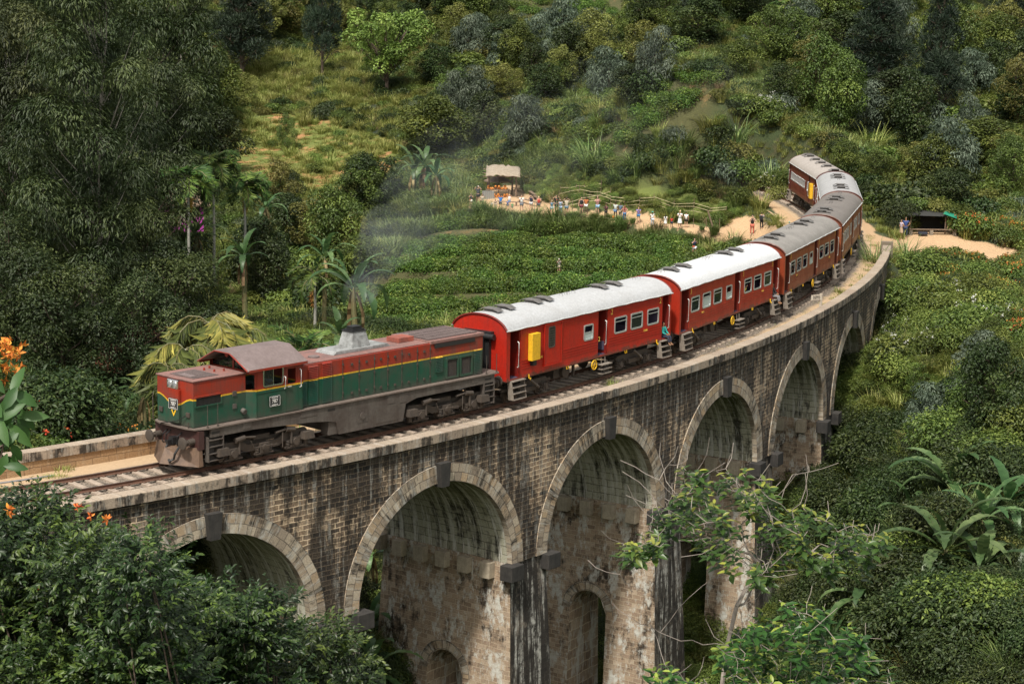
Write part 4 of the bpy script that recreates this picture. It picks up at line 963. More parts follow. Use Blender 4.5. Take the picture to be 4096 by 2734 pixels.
hb = MB(); hb.b2(-9.25, -9.42, -.36, .36, 3.42, 3.80); hd = hb.build('headlight_box', M_CHR, loco, bevel=.05)
M_LENS = mat('headlight_lens', (.42, .44, .46), .12, .5, .8)
for y in (-.16, .16):
    q = MB(); q.tube([(-9.40, y, 3.61), (-9.43, y, 3.61), (-9.45, y, 3.61)], [.145, .14, .1], 18); q.build('headlight', M_LENS, loco, smooth=True)
    q = MB(); q.tube([(-9.41 + 0 * t, y + .15 * math.cos(t), 3.61 + .15 * math.sin(t)) for t in np.linspace(0, 2 * PI, 19)], .014, 5, cap=False); q.build('lamp_ring', M_CHR, hd)
# plates
M_PL = mat('black_plate', (.03, .03, .032), .5)
def plate(face, c, name='number_plate'):
    w_, h_ = .62, .46
    if face == 'front': b = MB().b2(c[0], c[0] - .02, c[1] - w_ / 2, c[1] + w_ / 2, c[2] - h_ / 2, c[2] + h_ / 2); off = (-.026, 0)
    else: b = MB().b2(c[0] - w_ / 2, c[0] + w_ / 2, c[1], c[1] + (-.02 if face == 'near' else .02), c[2] - h_ / 2, c[2] + h_ / 2); off = (0, -.026 if face == 'near' else .026)
    p = b.build(name, M_PL, loco)
    P = rrect(-w_ / 2 + .012, w_ / 2 - .012, -h_ / 2 + .012, h_ / 2 - .012, .03, 2); Q = rrect(-w_ / 2 + .026, w_ / 2 - .026, -h_ / 2 + .026, h_ / 2 - .026, .02, 2)
    q = MB(); ring_prism(q, P, Q, -.004, 0); r = q.build('plate_border', M_WHT, p); r.location = (c[0] + off[0], c[1] + off[1], c[2]); r.rotation_euler = (0, 0, {'front': -PI / 2, 'near': 0, 'far': PI}[face])
    for t, s, dz in (('CLASS M6', .085, .155), ('787', .23, -.005), ('LOAD Y2', .08, -.165)): put_text(t, s, M_WHT, (c[0] + off[0], c[1] + off[1], c[2] + dz), p, face)
plate('front', (-9.425, -.02 - .08, 2.78)); plate('near', (-5.1, -1.55, 2.5)); plate('far', (-5.1, 1.55, 2.5))
b = MB()
for s_ in (-1, 1): b.add([(-9.43, -.1 + s_ * .17, 2.53), (-9.43, -.1 + s_ * .09, 2.53), (-9.43, -.1, 2.36), (-9.43, -.1, 2.24)], [(0, 1, 2, 3)])
b.build('yellow_chevron', M_YEL, loco, fix=False)
# cab
CX0, CX1, CH_ = -6.4, -3.45, 1.5
b = MB()
for sg in (-1, 1):
    side_sheet(b, CX0 + .35, CX1, ZD + .02, 4.04, [(-5.68, -4.6, 3.2, 3.92), (-4.3, -3.82, 3.12, 3.78)], sg * CH_, .06)
    b.b2(CX0 + .3, CX1 - .95, sg * (CH_ + .005), sg * (CH_ + .025), 3.0 - .07, 3.0 - .045)
# front wall around the nose with windows
for sg in (-1, 1):
    b.add([(CX0 - .02, sg * 1.19, ZD), (CX0 + .36, sg * 1.49, ZD), (CX0 + .36, sg * 1.49, 3.12), (CX0 - .02, sg * 1.19, 3.12)], [(0, 1, 2, 3)])
    b.add([(CX0 + .28, sg * 1.43, 3.12), (CX0 + .36, sg * 1.49, 3.12), (CX0 + .36, sg * 1.49, 4.03), (CX0 + .28, sg * 1.43, 4.03)], [(0, 1, 2, 3)])
    b.add([(CX0 - .02, sg * 1.19, 3.78), (CX0 + .36, sg * 1.49, 3.78), (CX0 + .36, sg * 1.49, 4.03), (CX0 - .02, sg * 1.19, 4.03)], [(0, 1, 2, 3)])
for x in (CX0 + .35, CX1):
    for sg in (-1, 1):
        b.b2(x - .03, x + .03, sg * 1.18, sg * CH_, ZD, 3.1); b.b2(x - .03, x + .03, sg * 1.4, sg * CH_, 3.1, 4.04)
    b.b2(x - .04, x + .04, -.05, .05, 3.85, 4.6); b.b2(x - .03, x + .03, -1.4, 1.4, 3.72, 3.84)
    P = [(-CH_, 4.02), (CH_, 4.02), (.5, 4.58), (-.5, 4.58)]
    if x > -5: b.prism(P, x - .02, x + .02, 'x')
b.build('cab', M_LIV, loco)
for sg in (-1, 1):
    q = MB(); ring_prism(q, rrect(-5.72, -4.56, 3.16, 3.96, .1), rrect(-5.66, -4.62, 3.22, 3.90, .07), sg * (CH_ + .03), sg * (CH_ - .01)); w_ = q.build('cab_window', M_CHR, loco)
    q = MB(); q.b2(-5.68, -5.12, sg * (CH_ - .02), sg * (CH_ - .025), 3.2, 3.92); q.build('pane', M_GLASS, w_); q = MB(); q.b2(-5.13, -5.10, sg * CH_, sg * (CH_ - .03), 3.2, 3.92); q.build('bar', M_CHR, w_)
    q = MB(); ring_prism(q, rrect(-4.42, -3.7, 1.92, 4.0, .04, 2), rrect(-4.39, -3.73, 1.95, 3.97, .03, 2), sg * (CH_ + .015), sg * (CH_ + .001)); dr = q.build('cab_door', M_LIV, loco)
    q = MB(); q.tube([(-4.36, sg * 1.55, 3.02), (-4.15, sg * 1.57, 3.02)], .025, 6); q.build('handle', M_CHR, dr)
    handrail(loco, -4.5, 2.95, 3.5, sg * 1.52); handrail(loco, -3.6, 2.9, 3.7, sg * 1.52)
    q = MB(); q.b2(-6.05 - .02, -6.05 + .02, sg * 1.22, sg * 1.42, 3.15, 3.7); q.build('windscreen', M_GLASS, loco)
q = MB(); q.b2(CX0 + .33, CX0 + .345, -1.4, 1.4, 3.86, 4.05); q.add([(CX0 + .34, -1.4, 4.05), (CX0 + .34, 1.4, 4.05), (CX0 + .34, .55, 4.52), (CX0 + .34, -.55, 4.52)], [(0, 1, 2, 3)]); q.build('windscreen', M_GLASS, loco)
b = MB(); b.b2(CX0 + .4, CX1 - .05, -1.4, 1.4, ZD, 1.95); b.box((-5.2, .3, 2.5), (.9, .8, 1.1)); b.box((-4.4, -.6, 2.35), (.5, .5, .2)).box((-4.2, -.6, 2.75), (.1, .5, .7)); b.build('cab_interior', M_DARK, loco)
# roof of the cab: flat ridge with two slopes, slightly overhanging
t_ = .05; V = []
for x in (-6.72, -3.3):
    for y, z in ((-1.68, 4.04), (-.5, 4.66), (.5, 4.66), (1.68, 4.04)): V.append((x, y, z))
    for y, z in ((-1.68, 4.04 - t_), (-.5, 4.66 - t_), (.5, 4.66 - t_), (1.68, 4.04 - t_)): V.append((x, y, z))
V = np.array(V); V[0:3, 0] += np.array([.2, 0, 0])[:3]
b = MB(); b.add(V, [(0, 1, 9, 8), (1, 2, 10, 9), (2, 3, 11, 10), (4, 12, 13, 5), (5, 13, 14, 6), (6, 14, 15, 7), (0, 8, 12, 4), (3, 7, 15, 11), (0, 4, 5, 1), (1, 5, 6, 2), (2, 6, 7, 3), (8, 9, 13, 12), (9, 10, 14, 13), (10, 11, 15, 14)])
b.build('cab_roof', M_LROOF, loco); 
b = MB()
for sg in (-1, 1): b.b2(-6.6, -3.3, sg * 1.69, sg * 1.64, 3.93, 4.035)
b.tube([(-6.7, -1.66, 4.0), (-6.71, -.5, 4.62), (-6.71, .5, 4.62), (-6.7, 1.66, 4.0)], .03, 6); b.build('roof_edge', M_LIV, loco)
MB().tube([(-6.0, .15, 4.5), (-6.35, .15, 4.45)], [.05, .11], 12).build('horn', M_LIV, loco)
# front end: buffer beam, buffers, coupling, hoses, plough
b = MB(); b.b2(-9.2, -8.9, -1.45, 1.45, .95, 1.75); b.build('buffer_beam', worn('dark_red_beam', (.045, .012, .010), .7), loco)
for e in (-1, 1):
    for y in (-1.1, 1.1):
        x0 = -9.15 if e < 0 else 9.0
        q = MB(); q.tube([(x0, y, 1.28), (x0 + e * .35, y, 1.28)], [.15, .13], 14); q.tube([(x0 + e * .35, y, 1.28), (x0 + e * .62, y, 1.28)], .08, 10); q.tube([(x0 + e * .60, y, 1.28), (x0 + e * .66, y, 1.28), (x0 + e * .68, y, 1.28)], [.26, .26, .2], 20); q.build('buffer', M_STEEL, loco, smooth=True)
b = MB(); b.box((-9.35, 0, 1.2), (.35, .3, .3)).box((-9.6, 0, 1.15), (.25, .12, .2)).tube([(-9.6, 0, 1.15), (-9.78, 0, .95), (-9.74, 0, .75), (-9.6, 0, .85)], .05, 8)
for y in (-.35, .4, .6): b.tube([(-9.2, y, 1.55), (-9.45, y, 1.4), (-9.5, y, 1.1), (-9.35, y, .95)], .03, 6)
b.build('coupling', M_RUB, loco)
b = MB(); b.tube([(-9.3, -.75, 1.2), (-9.7, -.75, 1.05), (-9.88, -.72, .8), (-9.85, -.6, .55), (-9.98, -.5, .48)], .05, 8); b.tube([(-9.95, -.5, .5), (-10.02, -.45, .46)], .09, 8); b.build('brake_hose', M_RUB, loco, smooth=True)
M_PLOW = worn('rusty_plough', (.16, .10, .065), .5, (.07, .045, .035), .8, 2.2)
b = MB(); V = [(-9.85, 0, .95), (-9.15, -1.42, 1.05), (-9.15, 1.42, 1.05), (-10.15, 0, .30), (-9.25, -1.5, .24), (-9.25, 1.5, .24), (-9.0, -1.5, .24), (-9.0, 1.5, .24), (-9.0, -1.42, 1.05), (-9.0, 1.42, 1.05), (-9.2, -.5, 1.35), (-9.2, .5, 1.35)]
b.add(V, [(0, 1, 4, 3), (0, 3, 5, 2), (1, 8, 6, 4), (2, 5, 7, 9), (3, 4, 6), (3, 6, 7), (3, 7, 5), (0, 2, 9), (0, 9, 8), (0, 8, 1)]); b.build('snow_plough', M_PLOW, loco, bevel=.01)
for e, xs_ in ((-1, (-8.75, -7.95)), (1, (8.15, 8.85))):
    for sg in (-1, 1):
        b = MB(); 
        for x in xs_: b.b2(x - .02, x + .02, sg * 1.3, sg * 1.56, .38, 1.45)
        for z in (.42, .72, 1.02, 1.3): b.b2(xs_[0], xs_[1], sg * 1.34, sg * 1.56, z - .02, z + .02)
        b.b2(xs_[0], xs_[1], sg * 1.31, sg * 1.33, .4, 1.45); b.build('corner_steps', M_SILL, loco)
for x, h_ in ((-8.75, .95), (-8.2, .95), (8.35, .9), (9.05, .9)):
    for sg in (-1, 1): MB().tube([(x, sg * 1.5, ZD), (x, sg * 1.5, ZD + h_)], [.018, .014], 6).tube([(x, sg * 1.5, ZD), (x, sg * 1.5, ZD + .05)], .05, 8).build('stanchion', M_STEEL, loco)
for x in (-9.38,):
    for y in (-1.0, 1.35): MB().tube([(x, y, ZD), (x, y, ZD + (.25 if y < 0 else 1.2))], .022, 6).build('stanchion', M_STEEL, loco)
MB().tube([(-9.36, -.8, 2.35), (-9.5, -.4, 2.1), (-9.5, .2, 1.95), (-9.47, .7, 1.85), (-9.45, .9, 1.6)], .018, 5).build('jumper_cable', M_RUB, loco)
bogie(loco, -5.55, loco=True); bogie(loco, 5.75, loco=True)
b = MB(); b.box((0, 0, 1.2), (3.6, 1.6, .6)); b.build('underframe', M_UNDER, loco)
# ================================================================== vegetation
def leaf_mat(name, dark, mid, bright, trans=.25, rough=.5, spec=.35, var=.35):
    m = bpy.data.materials.new(name); m.use_nodes = True; g = NG(m); b = g.b
    a = g.n('Attribute', attribute_name='tint').outputs['Fac']; oi = g.n('ObjectInfo').outputs['Random']
    c = g.ramp(a, [(0., dark), (.5, mid), (.86, bright), (1., tuple(min(1, q * 1.5) for q in bright))])
    hs = g.n('HueSaturation'); hs.inputs['Saturation'].default_value = .95
    g.l(g.math('ADD', .5 - .02, g.math('MULTIPLY', oi, .04)), hs.inputs['Hue']); g.l(g.math('ADD', 1 - var / 2, g.math('MULTIPLY', oi, var)), hs.inputs['Value']); g.l(c, hs.inputs['Color'])
    c = hs.outputs[0]; g.color(c); b.inputs['Roughness'].default_value = rough; b.inputs['Specular IOR Level'].default_value = spec
    t = g.n('BsdfTranslucent'); g.l(c, t.inputs['Color']); ms = g.n('MixShader'); ms.inputs[0].default_value = trans
    o = [n for n in m.node_tree.nodes if n.type == 'OUTPUT_MATERIAL'][0]
    g.l(b.outputs[0], ms.inputs[1]); g.l(t.outputs[0], ms.inputs[2]); g.l(ms.outputs[0], o.inputs[0]); return m
L_DARK = leaf_mat('dark_leaf', (.012, .025, .007), (.036, .060, .014), (.095, .125, .030))
L_EUC = leaf_mat('gum_leaf', (.012, .023, .007), (.036, .054, .015), (.110, .135, .040), .2)
L_MID = leaf_mat('green_leaf', (.028, .052, .009), (.095, .140, .022), (.22, .27, .045))
L_LIGHT = leaf_mat('light_leaf', (.060, .095, .014), (.17, .23, .036), (.33, .39, .075))
L_OLIVE = leaf_mat('olive_leaf', (.045, .055, .010), (.15, .155, .028), (.30, .29, .07))
L_GREY = leaf_mat('grey_green_leaf', (.035, .055, .035), (.09, .125, .08), (.22, .27, .19))
L_TEA = leaf_mat('tea_leaf', (.022, .055, .007), (.090, .160, .018), (.28, .36, .05), .2, .45)
L_BUSH = leaf_mat('glossy_bush_leaf', (.006, .018, .004), (.020, .048, .008), (.10, .155, .022), .2, .42, .4, .1)
L_SAP = leaf_mat('sapling_leaf', (.018, .050, .008), (.050, .120, .018), (.22, .25, .03), .3, .38, .5, .1)
L_BAN = leaf_mat('banana_leaf', (.020, .050, .015), (.055, .115, .032), (.17, .25, .09), .3, .42, .4, .25)
L_BAND = leaf_mat('dry_banana_leaf', (.10, .06, .025), (.25, .16, .07), (.42, .30, .15), .2)
L_PALM = leaf_mat('palm_leaf', (.015, .045, .006), (.045, .095, .012), (.16, .22, .03), .2)
L_PALMY = leaf_mat('yellowing_palm_leaf', (.025, .045, .008), (.10, .13, .02), (.38, .35, .06), .2)
L_DEAD = leaf_mat('orange_dead_frond', (.30, .14, .02), (.50, .27, .04), (.65, .42, .10), .2)
L_GRASS = leaf_mat('tall_grass', (.065, .090, .012), (.21, .24, .040), (.44, .44, .13), .3, .6)
L_GRASSD = leaf_mat('reed_grass', (.045, .080, .015), (.14, .20, .045), (.36, .42, .15), .3, .5)
L_DRY = leaf_mat('dry_grass', (.12, .09, .04), (.28, .21, .10), (.45, .36, .19), .2, .8)
L_PINE = leaf_mat('pine_needles', (.010, .022, .014), (.022, .040, .022), (.05, .075, .04), .1)
L_ORG = leaf_mat('orange_flower', (.6, .10, .01), (.8, .19, .02), (.9, .32, .04), .3, .6, .2, .1)
L_WHTF = leaf_mat('white_flower', (.5, .5, .42), (.7, .7, .62), (.85, .85, .8), .3, .6, .2, .1)
BARK = worn('brown_bark', (.10, .07, .05), .9, (.03, .025, .02), .5, 3); BARKG = worn('pale_grey_bark', (.30, .275, .24), .8, (.14, .12, .10), .45, 1.2)
BARKP = worn('palm_trunk', (.34, .33, .29), .85, (.12, .11, .09), .5, 2)
def unit(v): return v / (np.linalg.norm(v, axis=-1, keepdims=True) + 1e-9)
def rdir(n, up=0.): v = rng.normal(size=(n, 3)); v[:, 2] += up; return unit(v)
def leaf_quads(P, N, D, ln, wd, fold=.25, curl=0.):
    """pointed, folded leaves: 4 vertices, two faces sharing the midrib"""
    n = len(P); N = unit(N); D = unit(D - (D * N).sum(1, keepdims=True) * N); S = np.cross(N, D)
    ln = np.broadcast_to(ln, (n,))[:, None]; wd = np.broadcast_to(wd, (n,))[:, None]
    base = P; tip = P + D * ln - N * ln * (.15 + curl); m = P + D * ln * .45
    a = m + S * wd * .5 + N * wd * fold; b = m - S * wd * .5 + N * wd * fold
    V = np.stack([base, a, tip, b], 1).reshape(-1, 3); i = np.arange(n)[:, None] * 4
    F = np.concatenate([i + np.array([[0, 1, 2]]), i + np.array([[0, 2, 3]])], 1).reshape(-1, 3)
    return V, F
def leaf_fine(P, N, D, ln, wd, fold=.2, curl=.25):
    """better leaf for near plants: 3 stations along the blade, two halves"""
    n = len(P); N = unit(N); D = unit(D - (D * N).sum(1, keepdims=True) * N); S = np.cross(N, D)
    ln = np.broadcast_to(ln, (n,))[:, None]; wd = np.broadcast_to(wd, (n,))[:, None]; st = []
    for t, w in ((0, .08), (.28, .8), (.6, .95), (.85, .5), (1., .02)):
        c = P + D * ln * t - N * ln * curl * t * t; st += [c + S * wd * .5 * w + N * wd * fold * w, c, c - S * wd * .5 * w + N * wd * fold * w]
    V = np.stack(st, 1).reshape(-1, 3); k = 15; i = np.arange(n)[:, None] * k; Q = []
    for r in range(4):
        for q in (0, 1): Q.append([r * 3 + q, (r + 1) * 3 + q, (r + 1) * 3 + q + 1, r * 3 + q + 1])
    F = (i[:, None, :] + np.array(Q)[None]).reshape(-1, 4)
    return V, F, 8
class Leaves:
    def __init__(s): s.V = []; s.F = []; s.T = []; s.n = 0
    def add(s, V, F, T): s.V.append(V); s.F.append(F + s.n); s.T.append(T); s.n += len(V)
    def mesh(s, name, m):
        fs = {}
        for f, t in zip(s.F, s.T): fs.setdefault(f.shape[1], []).append((f, t))
        F = []; T = []
        for k, L in fs.items(): F.append(np.concatenate([q[0] for q in L])); T.append(np.concatenate([q[1] for q in L]))
        return npmesh(name, np.concatenate(s.V), F, m, tint=np.clip(np.concatenate(T), 0, 1))
def lobe(L, c, r, n, ln, wd, style='round', tb=.4, up=.35):
    d = rdir(n, up); rr = r * (.62 + .42 * rng.random(n)[:, None] ** .6); P = c + d * rr * np.array([1, 1, .85]); P += rng.normal(size=P.shape) * r * .06
    N = d * .6 + np.array([0, 0, .6]) + rng.normal(size=d.shape) * .42; D = d + rng.normal(size=d.shape) * .6
    if style == 'feather': D = np.array([0, 0, -1.]) * .8 + d * .6 + rng.normal(size=d.shape) * .3; N = d * .9 + np.array([0, -.1, .6]) + rng.normal(size=d.shape) * .35
    if style == 'flat': P = c + np.array([1, 1, .35]) * d * rr; N = np.array([0, 0, 1.]) + rng.normal(size=d.shape) * .45
    if style == 'needle': D = d * 1. + np.array([0, 0, .5]); N = rdir(n)
    s = .6 + .8 * rng.random(n); V, F = leaf_quads(P, N, D, ln * s, wd * s)
    L.add(V, F, np.repeat(tb + .42 * rng.random(n) - .1, 2))
def env(style, u):
    if style == 'umbrella': return .35 + .65 * math.sin(min(1, u * 1.05) * PI * .62)
    if style == 'column': return .55 + .35 * math.sin(u * PI)
    if style == 'pine': return max(.1, 1 - u) ** .7
    return math.sqrt(max(.03, 1 - (2 * u - 1) ** 2)) * .95
_TM = {}
def tree_kind(key, H=8, R=2.6, base=.3, tr=.16, style='round', leaf='round', nl=26, lr=.9, n=260, ln=.30, wd=.17, lm=None, bark=None, lean=0., up=.35, tilt=.45):
    b = MB(); L = Leaves(); P = [np.array([0, 0, -.8])]; k = 7; w = rng.normal(size=2) * .12
    for i in range(1, k + 1):
        z = H * (base + (1 - base) * .75) * i / k; P.append(np.array([w[0] * i / k * H * .3 + lean * z * .1 + rng.normal() * .05 * H * .1, w[1] * i / k * H * .3 + rng.normal() * .05 * H * .1, z]))
    b.tube(P, np.linspace(tr, tr * .25, k + 1), 7); P = np.array(P)
    for i in range(nl):
        u = (i + .5) / nl; u = min(1, max(0, u + rng.normal() * .05)); a = i * 2.39996 + rng.normal() * .4; e = env(style, u) * R * (.62 + .38 * rng.random())
        if i % 4 == 0: e *= .35
        z = H * (base + (1 - base) * u); c = np.array([e * math.cos(a) + lean * z * .1, e * math.sin(a), z])
        r = lr * (.7 + .6 * rng.random()) * (1 if style != 'pine' else .7 + .5 * (1 - u))
        lobe(L, c, r, int(n * (r / lr) ** 2), ln, wd, leaf, .12 + .46 * rng.random(), up)
        z0 = max(.1 * H, z - e * tilt - .08 * H); j = np.interp(z0, P[:, 2], np.arange(len(P))); q = P[int(j)] + (P[min(len(P) - 1, int(j) + 1)] - P[int(j)]) * (j % 1)
        mid = (q + c) / 2 + np.array([0, 0, -.06 * e]) + rng.normal(size=3) * .08
        kk = .5 if leaf == 'feather' else 1.; b.tube([q, mid, c], [tr * .42 * (1.1 - u) * kk, tr * .25 * kk, tr * .08 * kk], 5, cap=False)
        for _ in range(0 if leaf == 'feather' else 2): t = c + rdir(1, .3)[0] * r * .8; b.tube([c * .7 + mid * .3, t], [tr * .14, tr * .05], 4, cap=False)
    _TM[key] = (b.mesh('trunk', bark or BARK), L.mesh('crown', lm or L_MID), H, R)
tree_kind('dark', 8, 3.0, .22, .2, n=270, nl=26, lr=1.05, lm=L_DARK)
tree_kind('dark2', 8, 2.7, .15, .2, n=250, nl=28, lr=.95, lm=L_DARK, style='column', ln=.26)
tree_kind('mid', 8, 3.2, .2, .18, n=260, nl=26, lr=1.05, lm=L_MID)
tree_kind('mid2', 7, 3.0, .12, .15, n=220, nl=30, lr=.85, lm=L_MID, ln=.24, wd=.13)
tree_kind('olive', 8, 3.3, .22, .16, n=200, nl=28, lr=.85, lm=L_OLIVE, ln=.24, wd=.13)
tree_kind('light', 9, 4.6, .40, .24, 'umbrella', n=170, nl=44, lr=.88, lm=L_LIGHT, ln=.30, wd=.2, tilt=.9)
tree_kind('euc', 24, 3.9, .28, .22, 'column', 'feather', n=560, nl=58, lr=1.25, lm=L_EUC, bark=BARKG, ln=.30, wd=.075, tilt=.9)
tree_kind('euc2', 20, 4.2, .12, .22, 'column', 'feather', n=520, nl=50, lr=1.2, lm=L_EUC, bark=BARKG, ln=.34, wd=.085, tilt=.9)
tree_kind('euc3', 14, 4.0, .05, .25, 'round', 'feather', n=520, nl=44, lr=1.3, lm=L_DARK, ln=.32, wd=.09, tilt=.8)
tree_kind('pine', 16, 3.4, .22, .28, 'pine', 'needle', n=320, nl=46, lr=1.05, lm=L_PINE, ln=.55, wd=.07, tilt=.2, up=.6)
tree_kind('grey', 6, 2.6, .05, .12, n=240, nl=24, lr=.9, lm=L_GREY, ln=.34, wd=.09, leaf='feather')
tree_kind('feath', 5, 2.2, .1, .09, 'column', 'flat', n=160, nl=26, lr=.8, lm=L_MID, ln=.2, wd=.08)
tree_kind('fdark', 9, 3.3, .15, .16, n=760, nl=30, lr=1.05, lm=L_DARK, ln=.17, wd=.085)
tree_kind('fmid', 8, 3.0, .12, .14, n=620, nl=32, lr=.9, lm=L_EUC, ln=.15, wd=.07)
# shrubs
def shrub_kind(key, R=1.2, H=1.2, nl=9, n=150, ln=.2, wd=.11, lm=None, leaf='round', fl=None, nf=0, fs=.12):
    L = Leaves(); b = MB(); Fl = Leaves()
    for i in range(nl):
        a = i * 2.4; e = R * .62 * math.sqrt((i + .3) / nl); c = np.array([e * math.cos(a), e * math.sin(a), H * (.55 - .25 * (e / R) ** 2) + rng.normal() * .08]); r = R * (.42 + .2 * rng.random())
        lobe(L, c, r, n, ln, wd, leaf, .15 + .42 * rng.random(), .5); b.tube([(0, 0, -.3), c * .6, c], [.05, .03, .012], 4, cap=False)
        if nf:
            for _ in range(nf):
                p = c + rdir(1, .9)[0] * r * 1.02; k = 7; V, F = leaf_quads(p + rng.normal(size=(k, 3)) * fs * .7, rdir(k, .6), rdir(k), fs, fs * .7); Fl.add(V, F, np.repeat(rng.random(k), 2))
    _TM[key] = (b.mesh('stem', BARK), L.mesh('foliage', lm or L_MID), H, R, Fl.mesh('flowers', fl) if nf else None)
shrub_kind('s_mid', lm=L_MID); shrub_kind('s_mid2', 1.3, 1.5, 11, 140, .17, .08, L_MID); shrub_kind('s_light', 1.1, 1.0, 9, 150, .17, .1, L_LIGHT); shrub_kind('s_dark', 1.3, 1.4, 10, 150, .2, .12, L_DARK)
shrub_kind('s_olive', 1.2, 1.2, 10, 140, .17, .07, L_OLIVE); shrub_kind('s_grey', 1.2, 1.3, 9, 140, .26, .06, L_GREY, 'feather')
shrub_kind('s_orange', 1.3, 1.5, 10, 150, .19, .11, L_MID, fl=L_ORG, nf=2, fs=.09); shrub_kind('s_white', 1.2, 1.2, 9, 150, .18, .08, L_MID, fl=L_WHTF, nf=2, fs=.07)
shrub_kind('s_fd', 1.4, 1.6, 14, 360, .125, .06, L_DARK); shrub_kind('s_fm', 1.3, 1.4, 13, 330, .12, .055, L_MID); shrub_kind('s_fo', 1.4, 1.7, 13, 340, .12, .06, L_DARK, fl=L_ORG, nf=1, fs=.10)
shrub_kind('s_fl', 1.2, 1.2, 12, 320, .11, .05, L_LIGHT)
shrub_kind('tea', 1.0, .95, 10, 130, .13, .075, L_TEA)
shrub_kind('tea_b', 1.05, .8, 11, 115, .13, .075, L_TEA)
# grass clumps
def grass_mesh(name, n, h, spread, wd, m, arch=.9, seg=4):
    a = rng.random(n) * 2 * PI; r = spread * np.sqrt(rng.random(n)); P = np.stack([r * np.cos(a), r * np.sin(a), 0 * a - .1], 1)
    az = a + rng.normal(size=n) * .7; d = np.stack([np.cos(az), np.sin(az), 0 * az], 1); ln = h * (.55 + .6 * rng.random(n)); ar = arch * (.4 + .9 * rng.random(n)); V = []; S = np.stack([-np.sin(az), np.cos(az), 0 * az], 1)
    for i in range(seg + 1):
        t = i / seg; ang = ar * t * 1.7; c = P + d * (ln * (1 - np.cos(ang)) / (ar * 1.7 + 1e-6))[:, None] + np.array([0, 0, 1.]) * (ln * np.sin(ang) / (ar * 1.7 + 1e-6))[:, None]
        w_ = wd * (1 - t * .85) * .5; V += [c - S * w_, c + S * w_]
    k = 2 * (seg + 1); V = np.stack(V, 1).reshape(-1, 3); i0 = np.arange(n)[:, None] * k
    F = np.concatenate([i0 + np.array([[2 * j, 2 * j + 1, 2 * j + 3, 2 * j + 2]]) for j in range(seg)]); T = np.tile(np.repeat(0, 1), 0)
    tt = rng.random(n) * .8 + .1; T = np.concatenate([tt for j in range(seg)])
    return npmesh(name, V, F, m, tint=T)
G_TALL = [grass_mesh('reed', 150, 1.9, .5, .075, L_GRASSD, 1.0) for _ in range(2)] + [grass_mesh('reed', 130, 1.6, .5, .07, L_GRASS, .9)]
G_MID = [grass_mesh('grass_tuft', 90, .8, .45, .05, L_GRASS, .9) for _ in range(2)]
G_SHORT = [grass_mesh('short_grass', 90, .35, .5, .04, L_GRASS, .8), grass_mesh('short_grass', 70, .4, .5, .04, L_LIGHT, .9)]
G_DRY = [grass_mesh('dry_grass', 110, 1.3, .5, .055, L_DRY, 1.1)]
def scatter(name, P, rz, sc, idx, meshes, label=None, parent=None, tilt=None):
    me = bpy.data.meshes.new(name); me.vertices.add(len(P)); me.vertices.foreach_set('co', np.asarray(P, np.float32).ravel())
    rot = np.zeros((len(P), 3), np.float32); rot[:, 2] = rz
    if tilt is not None: rot[:, :2] = tilt
    for nm, ty, v in (('rotv', 'FLOAT_VECTOR', rot), ('scl', 'FLOAT', np.asarray(sc, np.float32)), ('pick', 'INT', np.asarray(idx, np.int32))):
        a = me.attributes.new(nm, ty, 'POINT'); a.data.foreach_set('vector' if ty == 'FLOAT_VECTOR' else 'value', v.ravel())
    o = link(name, me, parent)
    t = bpy.data.node_groups.new(name, 'GeometryNodeTree'); t.interface.new_socket('Geometry', in_out='INPUT', socket_type='NodeSocketGeometry'); t.interface.new_socket('Geometry', in_out='OUTPUT', socket_type='NodeSocketGeometry')
    N = t.nodes; gi = N.new('NodeGroupInput'); go = N.new('NodeGroupOutput'); iop = N.new('GeometryNodeInstanceOnPoints'); jn = N.new('GeometryNodeJoinGeometry')
    for q in reversed(meshes):
        so = bpy.data.objects.new(q.name + '_source', q); oi = N.new('GeometryNodeObjectInfo'); oi.inputs['Object'].default_value = so; oi.inputs['As Instance'].default_value = True
        t.links.new(oi.outputs['Geometry'], jn.inputs[0])
    def att(nm, ty):
        a = N.new('GeometryNodeInputNamedAttribute'); a.data_type = ty; a.inputs['Name'].default_value = nm; return a.outputs['Attribute']
    t.links.new(gi.outputs[0], iop.inputs['Points']); t.links.new(jn.outputs[0], iop.inputs['Instance']); iop.inputs['Pick Instance'].default_value = True
    t.links.new(att('pick', 'INT'), iop.inputs['Instance Index']); e2r = N.new('FunctionNodeEulerToRotation'); t.links.new(att('rotv', 'FLOAT_VECTOR'), e2r.inputs[0]); t.links.new(e2r.outputs[0], iop.inputs['Rotation']); t.links.new(att('scl', 'FLOAT'), iop.inputs['Scale'])
    t.links.new(iop.outputs[0], go.inputs[0]); md = o.modifiers.new('scatter', 'NODES'); md.node_group = t
    return tag(o, label, None, None, 'stuff')
def plant(key, x, y, s, label, cat, group=None, rz=None, name=None, sz=1., z=None):
    T = _TM[key]; zz = float(ground(np.array([[x, y]]))[0]) if z is None else z
    nm = name or ('tree' if not key.startswith(('s_', 'tea')) else 'shrub')
    r = empty(nm, (x, y, zz), random.uniform(0, 6.28) if rz is None else rz, label, cat, group); r.scale = (s, s, s * sz)
    a = link('trunk' if T[0].name.startswith('trunk') else 'stem', T[0], r); c = link('crown' if T[1].name.startswith('crown') else 'foliage', T[1], r)
    if len(T) > 4 and T[4]: link('flowers', T[4], r)
    return r
